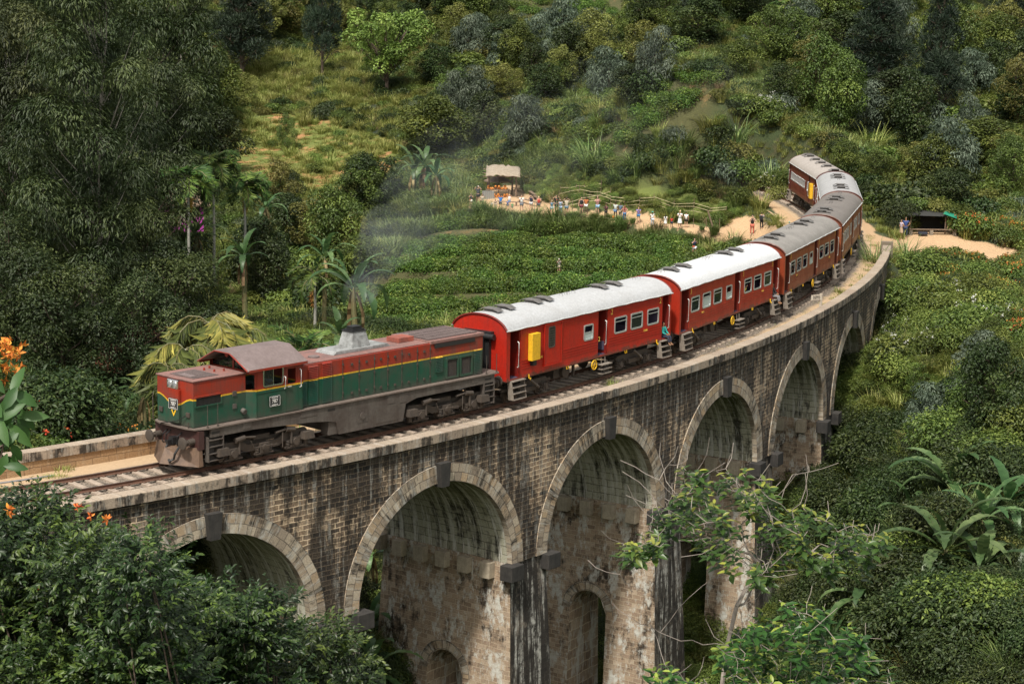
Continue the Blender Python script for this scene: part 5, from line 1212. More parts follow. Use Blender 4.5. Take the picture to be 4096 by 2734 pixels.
def plant_px(key, vx, vy, hpx, label, cat, group=None, d=None, wpx=None, **k):
    """stand a plant on the ground seen at (vx, vy); hpx is its height in the photo"""
    P = at(vx, vy, d) if d else hit(vx, vy); dist = (P - CAM) @ FWD; h = hpx * VS * dist / FPX; T = _TM[key]
    if d: g_ = float(ground(P[None])[0]); k['z'] = min(g_, P[2]) if g_ < P[2] else g_; h += max(0, P[2] - k['z']); 
    s = (wpx * VS * dist / FPX / 2 / T[3] / 1.12) if wpx else h / T[2]
    return plant(key, P[0], P[1], s, label, cat, group, sz=(h / T[2] / 1.06) / s, **k)
# banana plants
def banana_mesh(n=9, seed=0, Lf=2.9):
    b = MB(); b.tube([(0, 0, -.5), (.05, 0, .8), (0, .05, 1.9), (0, 0, 2.5)], [.17, .15, .12, .06], 9); L = Leaves(); Dd = Leaves()
    for i in range(n):
        az = i * 2.4 + rng.normal() * .3; el = 1.35 - 1.15 * (i / n) + rng.normal() * .1; ln = Lf * (.75 + .35 * rng.random()); w_ = .19 + .05 * rng.random(); k = 26; c = np.array([0, 0, 2.35]); a = el; V = []; step = ln / k
        dv = np.array([math.cos(az), math.sin(az), 0]); S = np.array([-math.sin(az), math.cos(az), 0])
        for j in range(k + 1):
            t = j / k; pw = 0.02 if t < .14 else w_ * math.sin(min(1, (t - .12) / .88) ** .75 * PI) ** .6 * (1 + rng.normal() * .10 - (.35 if rng.random() < .12 else 0)) + .01
            up = -dv * math.sin(a) + np.array([0, 0, math.cos(a)]); V += [c + S * pw + up * pw * .28, c, c - S * pw + up * pw * .28]
            c = c + (dv * math.cos(a) + np.array([0, 0, math.sin(a)])) * step; a -= (.058 + .042 * (i / n)) * (1.2 if t > .4 else .6)
        F = [(j * 3 + q, (j + 1) * 3 + q, (j + 1) * 3 + q + 1, j * 3 + q + 1) for j in range(k) for q in (0, 1)]
        tone = .25 + .5 * rng.random(); L.add(np.array(V), np.array(F), np.clip(tone + rng.normal(size=len(F)) * .08, 0, 1))
    for i in range(4):
        az = rng.random() * 6.28; dv = np.array([math.cos(az), math.sin(az), 0]); S = np.array([-math.sin(az), math.cos(az), 0]); V = []
        for j in range(7): c = np.array([0, 0, 2.2]) + dv * (.15 + .35 * math.sin(j / 6 * 2)) + np.array([0, 0, -1.7 * j / 6 + .1]); V += [c - S * .1, c + S * .1]
        Dd.add(np.array(V), np.array([(2 * j, 2 * j + 1, 2 * j + 3, 2 * j + 2) for j in range(6)]), rng.random(6))
    return b.mesh('stem', M_BSTEM), L.mesh('leaf_crown', L_BAN), Dd.mesh('dry_leaves', L_BAND)
M_BSTEM = worn('banana_stem', (.13, .14, .06), .6, (.16, .09, .04), .7, 2.)
BANS = [banana_mesh(12), banana_mesh(10, 1, 2.7), banana_mesh(11, 2, 3.1)]
def banana(vx, vy, d, k, s, label, rz=0., zoff=None):
    """vx, vy = where the leaf crown sits"""
    P = at(vx, vy, d); z = P[2] - 2.5 * s; r = empty('banana_plant', (P[0], P[1], z), rz, label, 'banana plant', 'banana plants'); r.scale = (s,) * 3
    g_ = float(ground(P[None])[0])
    for m, nm in zip(BANS[k], ('stem', 'leaf_crown', 'dry_leaves')): 
        o = link(nm, m, r)
        if nm == 'stem' and z - g_ > .6: o.scale.z = 1
    if z - g_ > .3: MB().tube([(0, 0, (g_ - z) / s - .3), (.06, 0, (g_ - z) / s / 2), (0, 0, .1)], [.2, .18, .165], 8).build('stem', M_BSTEM, r)
    return r
# palms
def frond(L, c, az, el, ln, m_n=22, lw=.5, droop=.16, hang=.3, wd=.05, tone=.5, k=14):
    dv = np.array([math.cos(az), math.sin(az), 0]); S = np.array([-math.sin(az), math.cos(az), 0]); a = el; pts = [np.array(c)]
    for j in range(k): pts.append(pts[-1] + (dv * math.cos(a) + np.array([0, 0, math.sin(a)])) * ln / k); a -= droop
    pts = np.array(pts); t = np.linspace(.12, .98, m_n); x = t * k; i = np.minimum(x.astype(int), k - 1); P = pts[i] + (pts[i + 1] - pts[i]) * (x - i)[:, None]; T = unit(pts[i + 1] - pts[i])
    l_ = lw * np.sin(np.clip(t * 1.02, 0, 1) * PI) ** .5 + .08
    for sg in (-1, 1):
        D = S * sg * (1 - hang) + T * .55 + np.array([0, 0, -hang]) + rng.normal(size=P.shape) * .08; N = np.cross(D, T) * sg + rng.normal(size=P.shape) * .15
        V, F = leaf_quads(P, N, D, l_ * (.85 + .3 * rng.random(m_n)), wd, .1, hang * .5); L.add(V, F, np.repeat(np.clip(tone + rng.normal(size=m_n) * .15, 0, 1), 2))
    return pts
def palm(name, P, h, s, label, cat, fr=dict(), n=10, dead=0, lm=None, trunk=.085, els=(1.25, -.2)):
    r = empty(name, tuple(P), random.uniform(0, 6), label, cat); L = Leaves(); b = MB(); st = MB()
    b.tube([(0, 0, -.5), (.05 * s, 0, h * .5), (0, 0, h)], [trunk * 1.2, trunk, trunk * .8], 8); b.tube([(0, 0, h), (0, 0, h + .55 * s)], [trunk * 1.25, trunk * .6], 8)
    for i in range(n):
        pts = frond(L, (0, 0, h + .5 * s), i * 2.4 + rng.normal() * .2, els[0] + (els[1] - els[0]) * i / n, s * (1.5 + .35 * rng.random()), tone=.25 + .5 * rng.random(), **fr); st.tube(pts[::3], [.022 * s] * len(pts[::3]), 4, cap=False)
    b.build('trunk', BARKP, r); c = link('crown', L.mesh('crown', lm or L_PALM), r); st.build('frond_stalks', M_BSTEM, c)
    if dead:
        D = Leaves()
        for i in range(dead): frond(D, (0, 0, h + .1 * s), 2.2 + i * 1.0, -1.2, s * 1.15, 26, .3, .05, .6, .07, .5)
        link('dead_fronds', D.mesh('dead_fronds', L_DEAD), r)
    return r
# ------------------------------------------------------------------ ground cover over the slopes (stuff)
def visible_ground(n, x0=-62, x1=62, y0=60, y1=322):
    P = np.column_stack([rng.uniform(x0, x1, n), rng.uniform(y0, y1, n)]); z = ground(P); P3 = np.column_stack([P, z]); v, dep = project(P3 + np.array([0, 0, .5]))
    ok = (v[:, 0] > -60) & (v[:, 0] < 2410) & (v[:, 1] > -120) & (v[:, 1] < 1700) & (dep > 10); return P3[ok], v[ok]
_TPALL = np.vstack([_TP0, trk(np.arange(BR0, BR1, 1.5))[:, :2], _TP])
_TPE = np.vstack([_TP0, _TP])
def trackdist(P, ends=0):
    d = np.full(len(P), 1e9); Q_ = _TPE if ends else _TPALL
    for i in range(0, len(P), 20000): d[i:i + 20000] = np.sqrt(((P[i:i + 20000, None, :2] - Q_[None]) ** 2).sum(-1)).min(1)
    return d
def masks(P):
    m = {'bare': np.zeros(len(P), bool)}
    for q in BARE: m['bare'] |= inpoly(P, q)
    m['mead'] = inpoly(P, MEAD); m['gard'] = inpoly(P, GARD); m['tea'] = inpoly(P, TEA1) | inpoly(P, TEA2) | inpoly(P, TEA3); return m
P3, VX = visible_ground(64000); M_ = masks(P3); TD = trackdist(P3, 1); dT, sT, tT = distline(P3[:, :2], TERR)
under = _TM['s_mid'][1], _TM['s_mid2'][1], _TM['s_light'][1], _TM['s_dark'][1], _TM['s_olive'][1], _TM['s_grey'][1], _TM['s_fd'][1], _TM['s_fm'][1], _TM['s_fl'][1]
gold = inpoly(P3, GOLD); free = ~M_['bare'] & ~M_['mead'] & (~gold | (rng.random(len(P3)) < .12)) & ~M_['gard'] & ~M_['tea'] & (TD > 6.0) & ~((dT < 3.0))
big = vnoise(P3[:, 0] / 11, P3[:, 1] / 11, 21); big2 = vnoise(P3[:, 0] / 6, P3[:, 1] / 6, 33)
vx, vy = VX[:, 0], VX[:, 1]
left = vx < 520; right = (vx > 1820); low = vy > 1000
# leafy undergrowth
sel = free & (rng.random(len(P3)) < .55); k = np.where(sel)[0]
idx = np.zeros(len(k), int)
for j, i in enumerate(k):
    r = random.random(); x, y = vx[i], vy[i]
    if x < 450 and y < 780: w_ = [.15, .1, .0, .65, .1, 0]
    elif x > 1820 and y > 620: w_ = [.3, .3, .12 if y < 950 else .0, .2 if y < 950 else .6, .05, .05]
    elif x > 1820: w_ = [.2, .2, .05, .2, .25, .1]
    elif y < 260: w_ = [.15, .15, .15, .1, .4, .05]
    else: w_ = [.3, .25, .2, .12, .1, .03]
    if x > 1820 and y > 950: w_ = [.12, .1, .02, .7, .03, .03]  # darker leaves favoured here, standing in for the gully's shade
    if big[i] > .6 and not (x > 1820 and y > 900): w_ = [w_[0], w_[1], w_[2] + .3, w_[3] * .4, w_[4] + .2, w_[5]]
    if big[i] < .35: w_ = [w_[0] * .6, w_[1] * .6, w_[2] * .2, w_[3] + .5, w_[4] * .4, w_[5]]
    c = np.cumsum(w_) / sum(w_); idx[j] = int(np.searchsorted(c, r))
idx = np.minimum(idx, 5)
near_ = ((P3[k] - CAM) @ FWD) < 158; idx = np.where(near_ & (idx == 3), 6, np.where(near_ & ((idx == 0) | (idx == 1) | (idx == 5)), 7, np.where(near_ & (idx == 2), 8, idx)))
scatter('undergrowth', P3[k] - np.array([0, 0, .15]), rng.random(len(k)) * 6.28, .45 + .75 * rng.random(len(k)) ** 1.5, idx, under, 'dense tangled undergrowth covering the valley slopes', tilt=rng.normal(size=(len(k), 2)) * .2)
# grasses
gm = G_TALL + G_MID + G_SHORT + G_DRY       # 0 1 2 | 3 4 | 5 6 | 7
P4, V4 = visible_ground(60000); m4 = masks(P4); td = trackdist(P4, 1); d4, s4, t4 = distline(P4[:, :2], TERR); x, y = V4[:, 0], V4[:, 1]
pick = np.full(len(P4), -1); r = rng.random(len(P4)); nz = vnoise(P4[:, 0] / 8, P4[:, 1] / 8, 77)
fr = ~m4['bare'] & ~m4['tea'] & ~m4['gard'] & (td > 5.4)
pick[fr & (r < .12)] = 3; pick[fr & (nz > .52) & (r < .40)] = 2; pick[fr & (nz > .60) & (r < .2)] = 7; pick[fr & (nz < .35) & (r < .10)] = 0
pick[fr & (x < 470) & (y < 760) & (r > .08)] = -1
sl = inpoly(P4, GOLD) & (r < .95); pick[sl] = np.where(r[sl] < .45, 2, np.where(r[sl] < .52, 7, np.where(r[sl] < .8, 3, 4)))      # golden grass slope under the round tree
sl = fr & (x > 1180) & (x < 1500) & (y > 330) & (y < 420) & (r < .9); pick[sl] = np.where(r[sl] < .5, 0, 1)
sl = fr & (x > 1500) & (x < 1800) & (y > 150) & (y < 500) & (r < .75); pick[sl] = np.where(r[sl] < .35, 0, np.where(r[sl] < .6, 2, 7))
sl = fr & (x > 1820) & (y < 560) & (r < .62); pick[sl] = np.where(r[sl] < .14, 7, np.where(r[sl] < .5, 2, 1))
sl = fr & (x > 1960) & (y > 620) & (y < 960) & (r < .45); pick[sl] = np.where(r[sl] < .3, 2, 3)
sl = fr & (x > 1000) & (x < 1700) & (y < 300) & (nz > .40) & (r < .6); pick[sl] = np.where(r[sl] < .4, 2, np.where(r[sl] < .5, 7, 1))
sl = (d4 < 2.6) & (s4 < 0) & ~m4['bare'] & (r < .98); pick[sl] = np.where(r[sl] < .6, 0, 1)
sl = fr & (x > 860) & (x < 1080) & (y > 400) & (y < 620) & (y > 1040 - .6 * x) & (r < .98) & ~m4['tea']; pick[sl] = np.where(r[sl] < .5, 1, 2)
sl = m4['mead'] & (r < .97); pick[sl] = np.where(nz[sl] > .52, np.where(r[sl] < .35, 3, np.where(r[sl] < .42, 2, 5)), np.where(r[sl] < .42, 5, np.where(r[sl] < .5, 6, -1)))
sl = m4['gard'] & (r < .98); pick[sl] = np.where(r[sl] < .6, 6, np.where(r[sl] < .8, 5, 3))
sl = ~m4['bare'] & (td > 3.9) & (td < 6.5) & (P4[:, 1] > 150); pick[sl] = np.where(r[sl] < .5, 3, 5)
k = np.where(pick >= 0)[0]
scatter('hillside_grass', P4[k] - np.array([0, 0, .05]), rng.random(len(k)) * 6.28, .6 + .6 * rng.random(len(k)), pick[k], gm, 'tall grass and reeds growing in clumps over the slopes')
k = np.where(m4['gard'] & (r < .8))[0]
scatter('garden_plants', P4[k], rng.random(len(k)) * 6, .34 + .3 * rng.random(len(k)), rng.integers(0, 2, len(k)), [_TM['s_fl'][1], _TM['s_fm'][1]], 'low leafy crop plants of the garden behind the onlookers')
pl_ = reg_poly([(860, 595), (900, 530), (975, 450), (1050, 410), (1085, 470), (1010, 520), (930, 580)]); Q = np.column_stack([rng.uniform(pl_[:, 0].min(), pl_[:, 0].max(), 2600), rng.uniform(pl_[:, 1].min(), pl_[:, 1].max(), 2600)]); Q = Q[inpoly(Q, pl_)][:900]; Q3 = np.column_stack([Q, ground(Q)])
scatter('reed_bank', Q3, rng.random(len(Q)) * 6.28, .55 + .55 * rng.random(len(Q)), rng.integers(0, 3, len(Q)), G_TALL, 'pale green reeds covering the bank left of the shelter')
# edge reeds along the terrace, thick
n = 900; t = rng.random(n); L_ = TERR; seg_ = np.minimum((t * (len(L_) - 1)).astype(int), len(L_) - 2); f = (t * (len(L_) - 1) - seg_)[:, None]; Q = L_[seg_] * (1 - f) + L_[seg_ + 1] * f
dd = L_[seg_ + 1] - L_[seg_]; nn_ = unit(np.stack([dd[:, 1], -dd[:, 0]], 1)); Q = Q + nn_ * (rng.random(n) * 3.0 + .15)[:, None]; Q3 = np.column_stack([Q, ground(Q)])
scatter('terrace_edge_reeds', Q3, rng.random(n) * 6.28, .30 + .22 * rng.random(n), rng.integers(0, 2, n), G_TALL[:2], 'dark green arching reeds on the bank below the onlookers')
# grass tufts along the railway bed
n = 620; s_ = rng.uniform(5, 130, n); a_ = np.where(rng.random(n) < .7, rng.uniform(1.75, 3.2, n), -rng.uniform(2.0, 3.9, n)); kk = vnoise(s_ / 3.5, a_ * 0 + (a_ > 0) * 5., 11) > .48; s_, a_ = s_[kk], a_[kk]
scatter('trackside_grass', trk(s_, a_, -.4), rng.random(len(s_)) * 6, .45 + .5 * rng.random(len(s_)), rng.integers(0, 3, len(s_)), [G_SHORT[0], G_SHORT[1], grass_mesh('dry_tuft', 60, .3, .4, .03, L_DRY, .8)], 'small grass tufts growing beside the rails')
for s0, a0, sc_, lb in ((22.5, -3.1, 1.3, 'bright grass clump by the far rail beside the locomotive plough'), (18.0, 2.0, .75, 'grass clump between near rail and coping left of the train'), (60.5, 2.35, .9, 'fresh green weed between track and coping below the first carriage'), (98, 2.4, .8, 'green weed patch beyond the white marker post')):
    g_ = link('grass_clump', G_MID[0], None); g_.location = trk(s0, a0, -.38); g_.scale = (sc_,) * 3; tag(g_, lb, 'grass clump')
# ------------------------------------------------------------------ tea bushes
tp = []
def teafield(poly, sp_, keep, j=.28):
    lo = poly.min(0); hi = poly.max(0); out = []
    for yy in np.arange(lo[1], hi[1], sp_):
        for xx in np.arange(lo[0], hi[0], sp_): out.append((xx + rng.normal() * sp_ * j * .6, yy + rng.normal() * sp_ * j * .6))
    out = np.array(out); out = out[inpoly(out, poly)]
    rut = np.abs(vnoise(out[:, 0] / 8, out[:, 1] / 8, 5) - .5) < .065; ph_ = teaphase(out[:, 0], out[:, 1]); ph_ = ph_ - np.floor(ph_); rut2 = (ph_ < .10) | (ph_ > .86)
    return out[~(rut | rut2)] if keep else out
for poly, sp_ in ((TEA1, 1.2), (TEA2, 1.4), (TEA3, 1.7)): tp.append(teafield(poly, sp_, True))
tq = np.vstack(tp); bad = np.zeros(len(tq), bool)
for q in BARE: bad |= inpoly(tq, q)
tq = tq[~bad]; tz = ground(tq); T3 = np.column_stack([tq, tz]); vt, dt = project(T3 + np.array([0, 0, .6]))
inside = np.where((vt[:, 0] > 840) & (vt[:, 0] < 1760) & (vt[:, 1] > 495) & (vt[:, 1] < 765 - .0 * vt[:, 0]) & (T3[:, 1] < 200) & (vt[:, 1] < 790 - (vt[:, 0] - 1000) * .28 * (vt[:, 0] > 1000)))[0]
near_i = inside[np.argsort(dt[inside])][:290]; ns_ = set(near_i.tolist())
tea_m = [_TM['tea'], _TM['tea_b']]
for i in near_i:
    T = tea_m[i % 2]; o = link('tea_bush', T[1]); o.location = T3[i] - np.array([0, 0, .12]); o.rotation_euler = (0, 0, random.uniform(0, 6)); s0 = random.uniform(.95, 1.25); o.scale = (s0, s0, s0 * (.8 + .75 * float(vnoise(T3[i:i+1, 0] / 4, T3[i:i+1, 1] / 4, 3)[0])))
    tag(o, 'clipped green tea bush in the field between the train and the onlookers', 'tea bush', 'tea bushes of the near field')
rest = np.array([i for i in range(len(T3)) if i not in ns_])
scatter('tea_hedge', T3[rest] - np.array([0, 0, .1]), rng.random(len(rest)) * 6, .95 + .35 * rng.random(len(rest)), rng.integers(0, 2, len(rest)), [_TM['tea'][1], _TM['tea_b'][1]], 'rows of clipped tea bushes covering the terraced slopes')
# ------------------------------------------------------------------ trees one can tell apart
X = plant_px
X('euc', 212, 800, 930, 'tallest gum tree, its pale trunk standing before the red tiled roof', 'tree', d=128, name='gum_tree')
for vx_, vy_, h_, d_, ky, lb in (
 (20, 760, 720, 150, 'euc2', 'tall dark gum tree at the left edge'), (110, 770, 480, 138, 'euc3', 'weeping dark gum tree left of the pale trunk, low full crown'), (330, 760, 420, 150, 'euc3', 'dark feathery gum tree right of the pale trunk, above the tiled roof'),
 (380, 700, 560, 165, 'euc2', 'slender gum tree just left of the tallest palms'), (60, 640, 620, 180, 'euc2', 'gum tree behind the left edge trees with hanging foliage'), (270, 600, 560, 190, 'euc2', 'gum tree rising behind the tallest gum tree'), (150, 520, 560, 212, 'euc2', 'far gum tree in the upper left grove'), (350, 470, 500, 215, 'euc3', 'broad gum tree of the upper left grove'), (0, 400, 450, 225, 'euc3', 'gum tree in the top left corner'), (230, 380, 420, 240, 'euc2', 'gum tree high on the left slope'), (430, 330, 380, 245, 'euc2', 'gum tree beside the top left grassy slope'), (90, 250, 320, 262, 'euc3', 'gum tree on the skyline of the left grove')):
    X(ky, vx_, vy_, h_, lb, 'tree', 'gum trees of the left grove', d=d_, name='gum_tree')
X('light', 888, 222, 190, 'round light green tree with dark forked limbs on the grassy slope', 'tree', wpx=215)
X('pine', 557, 195, 330, 'dark pine at the top of the picture, thick trunk on the grassy slope', 'tree', name='pine_tree', wpx=150)
X('pine', 740, 182, 330, 'pine with a thin bare trunk left of the round light green tree', 'tree', name='pine_tree', wpx=90)
X('pine', 2010, 240, 300, 'dark blurry pine at the top right, left of a thin pine', 'tree', name='pine_tree', wpx=170)
X('pine', 2150, 290, 350, 'thin dark pine at the top right corner slope', 'tree', name='pine_tree', wpx=130)
X('pine', 2330, 120, 230, 'pine cut by the top right corner of the picture', 'tree', name='pine_tree', wpx=120)
TREES = [ # key, base x, base y, height px, width px, label
 ('mid', 485, 300, 175, 150, 'mid green tree with a pale forked trunk left of the golden slope'), ('dark', 505, 400, 150, 140, 'dark round tree above the palms, below the grassy slope'), ('dark2', 450, 470, 200, 120, 'dark tree directly behind the left palm'), ('dark', 250, 640, 190, 150, 'round dark crown in front of the left grove'), ('mid', 400, 600, 170, 120, 'olive mottled tree left of the palms'), ('dark2', 130, 650, 260, 150, 'full dark tree in the lower left grove'), ('mid2', 360, 380, 130, 120, 'lighter broadleaf tree among the gum trees'), ('olive', 560, 260, 90, 90, 'small olive tree at the left end of the golden slope'),
 ('mid2', 657, 350, 85, 52, 'small bright broadleaf tree alone on the meadow'), ('dark', 662, 475, 82, 80, 'dark round bush tree below the meadow'), ('dark', 600, 700, 180, 130, 'dense dark tree with a brownish crown behind the locomotive'), ('olive', 715, 600, 140, 140, 'airy olive green tree with a leaning trunk over bare earth'), ('light', 770, 560, 75, 60, 'small yellow green tree beside the olive tree'),
 ('dark', 835, 500, 145, 120, 'dark glossy tree left of the banana clump by the shelter'), ('dark2', 880, 480, 120, 90, 'dark tree leaning against the reed bank'), ('mid', 1000, 375, 150, 185, 'broad green tree above the thatched shelter'), ('dark', 1110, 345, 130, 110, 'dark tree behind the smoke above the shelter'), ('grey', 1200, 345, 120, 130, 'grey green tree wrapped in smoke right of the shelter'), ('grey', 1075, 150, 110, 100, 'silvery feathery tree high above the shelter'), ('grey', 1290, 110, 115, 120, 'silvery grey tree on the upper slope with pale drooping leaves'), ('dark', 1165, 160, 110, 120, 'dark grey green tree between the two silvery trees'),
 ('mid', 1050, 250, 90, 110, 'bushy green tree below the silvery tree'), ('dark2', 1250, 240, 95, 90, 'dark bushy tree on the middle of the slope'), ('olive', 1360, 180, 100, 110, 'olive tree on the upper right of the middle slope'), ('mid2', 1480, 110, 100, 110, 'green tree near the bare path at the top'), ('dark', 1450, 240, 90, 100, 'dark tree above the hillside tea field'), ('olive', 1150, 240, 90, 110, 'olive bushy tree in the hollow'), ('dark2', 1000, 200, 100, 90, 'dark tree right of the round light tree'), ('mid', 760, 60, 110, 110, 'green tree at the top behind the round light tree'), ('olive', 650, 90, 110, 130, 'olive tree at the top left of the golden slope'), ('dark', 1050, 60, 100, 120, 'dark tree at the top edge beside the tea rows'),
 ('mid', 1690, 190, 100, 90, 'round vine covered tree on the ridge left of the rear carriages'), ('dark', 1600, 120, 120, 130, 'dark tree at the top right of the slope path'), ('mid2', 1765, 150, 130, 110, 'green tree above the round vine covered tree'), ('grey', 1840, 110, 120, 110, 'grey green tree in the upper right wood'), ('dark', 1700, 60, 110, 140, 'dark tree at the top edge left of the pines'), ('olive', 1860, 250, 120, 120, 'yellowish tree above the tail of the train'), ('dark2', 1790, 260, 110, 100, 'dark leafy tree just above the last carriage'),
 ('grey', 1990, 320, 130, 130, 'grey leaved tree left of the dark tree above the tail'), ('dark', 2060, 320, 160, 170, 'dark tree with a few orange flowers in the right wood'), ('grey', 2230, 230, 110, 110, 'tree with pale flower heads in the upper right'), ('mid', 2240, 400, 130, 200, 'wide spreading green tree on the right slope'), ('mid2', 2320, 460, 140, 130, 'full green tree above the green awning'), ('dark', 2170, 500, 110, 130, 'dark tree hanging over the stall with the green awning'), ('dark2', 2330, 300, 120, 130, 'dark tree on the right edge of the picture'), ('olive', 2100, 420, 90, 100, 'olive tree in the middle of the right slope'), ('mid', 1930, 420, 90, 80, 'green bush tree beside the rear carriages'), ('mid2', 2010, 430, 80, 90, 'leafy tree right of the bend'), ('olive', 2230, 130, 100, 120, 'olive tree at the top right'), ('dark', 1930, 150, 120, 130, 'dark tree left of the blurry pine'),
 ('feath', 500, 690, 120, 70, 'feathery blue green sapling near the palms'), ('feath', 625, 560, 90, 70, 'feathery sapling below the third palm'), ('dark2', 340, 740, 160, 110, 'dark tree over the ridge of the tiled roof'), ('mid', 830, 640, 100, 110, 'green tree behind the smoking exhaust'), ('mid2', 720, 710, 90, 110, 'low green tree left of the big banana plant'), ('mid', 520, 760, 80, 120, 'bushy tree behind the drooping palms'),
]
for vx_, h_, d_, ky, lb in ((40, 330, 124, 'fmid', 'rounded leafy tree at the left edge in front of the gum trees'), (128, 270, 121, 'fdark', 'dark leafy tree left of the foot of the tallest gum tree'), (312, 215, 123, 'fmid', 'olive green tree right of the pale trunk, overlapping the tiled roof'), (400, 250, 128, 'fdark', 'dark green tree right of the tiled roof')):
    P = at(vx_, 800, d_); T = _TM[ky]; hh = h_ * VS * d_ / FPX + 3.5; plant(ky, P[0], P[1], hh / T[2], lb, 'tree', z=-7.)
for ky, x_, y_, h_, w_, lb in TREES: X(ky, x_, y_, h_, lb, 'tree', wpx=w_)
# scattered shrubs, many of a kind
EARLY = 1
def fill_trees(n, poly, kinds, s0, s1, lb, gp):
    pl = np.array(poly, float); lo, hi = pl.min(0), pl.max(0); c = t = 0
    while c < n and t < n * 8:
        t += 1; v = np.array([[random.uniform(lo[0], hi[0]), random.uniform(lo[1], hi[1])]])
        if not inpoly(v, pl)[0]: continue
        P = hit(*v[0]); mm = masks(P[None, :2])
        if mm['bare'][0] or mm['tea'][0] or mm['mead'][0] or mm['gard'][0] or trackdist(P[None])[0] < 7.5: continue
        plant(random.choice(kinds), P[0], P[1], random.uniform(s0, s1), lb, 'tree', gp, sz=random.uniform(.85, 1.2)); c += 1
def shrubs(n, poly, kinds, s0, s1, lb, gp, mind=5.5):
    pl = np.array(poly, float); lo, hi = pl.min(0), pl.max(0); c = 0; t = 0
    while c < n and t < n * 6:
        t += 1; v = np.array([[random.uniform(lo[0], hi[0]), random.uniform(lo[1], hi[1])]])
        if not inpoly(v, pl)[0]: continue
        P = hit(*v[0]); mm = masks(P[None, :2])
        if mm['bare'][0] or mm['tea'][0] or trackdist(P[None])[0] < mind: continue
        plant(random.choice(kinds), P[0], P[1], random.uniform(s0, s1), lb, 'shrub', gp); c += 1
shrubs(34, [(1960, 640), (2349, 640), (2349, 930), (2060, 960), (2030, 800)], ['s_fm', 's_fl', 's_fm', 's_white'], 1.1, 2.0, 'leafy green shrub on the slope right of the viaduct, below the orange path', 'green shrubs right of the viaduct')
shrubs(20, [(2150, 540), (2349, 520), (2349, 800), (2220, 780), (2160, 640)], ['s_orange'], .8, 1.4, 'shrub dotted with orange flowers near the path right of the viaduct', 'orange flowering shrubs')
shrubs(5, [(2020, 700), (2250, 660), (2250, 860), (2060, 860)], ['s_white'], 1.0, 1.6, 'shrub with white flower heads right of the last arches', 'white flowering shrubs')
shrubs(40, [(1900, 960), (2349, 930), (2349, 1568), (1880, 1568)], ['s_fd', 's_fm', 's_fd'], 1.0, 2.0, 'dark leafy shrub in the gully among the banana plants', 'dark shrubs in the gully')
shrubs(30, [(1900, 230), (2349, 250), (2349, 520), (2000, 520)], ['s_mid', 's_olive', 's_grey', 's_dark'], 1.3, 2.4, 'bushy shrub on the steep slope right of the rear carriages', 'shrubs on the right slope')
shrubs(26, [(1000, 60), (1640, 60), (1640, 180), (1330, 290), (1000, 330)], ['s_mid', 's_olive', 's_dark', 's_light'], 1.4, 2.4, 'bushy shrub on the steep middle slope above the onlookers', 'shrubs on the middle slope')
shrubs(22, [(560, 560), (860, 560), (860, 730), (560, 760)], ['s_mid', 's_light', 's_mid2', 's_dark'], 1.2, 2.0, 'fresh green shrub in the garden behind the locomotive', 'shrubs behind the locomotive')
shrubs(22, [(560, 300), (900, 320), (900, 420), (640, 440)], ['s_mid', 's_light'], .5, .9, 'low round bush on the open meadow', 'low bushes on the meadow')
shrubs(10, [(1690, 230), (1800, 230), (1810, 470), (1700, 480)], ['s_mid', 's_grey', 's_white'], 1.2, 1.9, 'shrub on the bank hiding the track behind the last carriage', 'shrubs on the bank before the last carriage', 6)
fill_trees(26, [(930, 20), (1700, 10), (1640, 180), (1330, 260), (1000, 300), (960, 160)], ['dark', 'mid', 'mid2', 'olive', 'dark2', 'grey'], .6, 1.05, 'medium broadleaf tree of the mixed wood on the middle slope', 'trees of the middle slope')
fill_trees(34, [(1720, 10), (2349, 5), (2349, 500), (2100, 490), (1960, 400), (1850, 300), (1740, 180)], ['dark', 'mid', 'mid2', 'olive', 'dark2', 'grey', 'mid2'], .6, 1.1, 'medium broadleaf tree of the mixed wood on the right slope', 'trees of the right slope')
fill_trees(12, [(480, 10), (900, 10), (960, 120), (700, 110), (520, 150)], ['olive', 'mid', 'dark', 'mid2'], .6, 1.0, 'medium broadleaf tree along the top of the golden slope', 'trees above the golden slope')
fill_trees(16, [(560, 470), (840, 480), (850, 600), (600, 720), (520, 640)], ['mid', 'mid2', 'olive', 'dark', 'feath'], .45, .8, 'small garden tree between the palms and the tea field', 'garden trees')
fill_trees(10, [(1990, 760), (2349, 900), (2349, 1050), (2000, 1050)], ['dark', 'mid2', 'feath', 'grey'], .4, .7, 'small tree on the lower slope right of the viaduct', 'small trees right of the viaduct')
for vx_, vy_, ky, s_ in ((1700, 430, 's_mid2', 1.5), (1745, 440, 's_white', 1.4), (1660, 420, 's_grey', 1.5), (1785, 460, 's_olive', 1.2), (1720, 395, 's_mid', 1.5), (1768, 410, 's_grey', 1.5), (1630, 390, 's_dark', 1.6), (1790, 430, 's_mid2', 1.2), (1690, 370, 's_olive', 1.5)):
    P = hit(vx_, vy_); plant(ky, P[0], P[1], s_, 'shrub on the bank hiding the track behind the last carriage', 'shrub', 'shrubs on the bank before the last carriage')
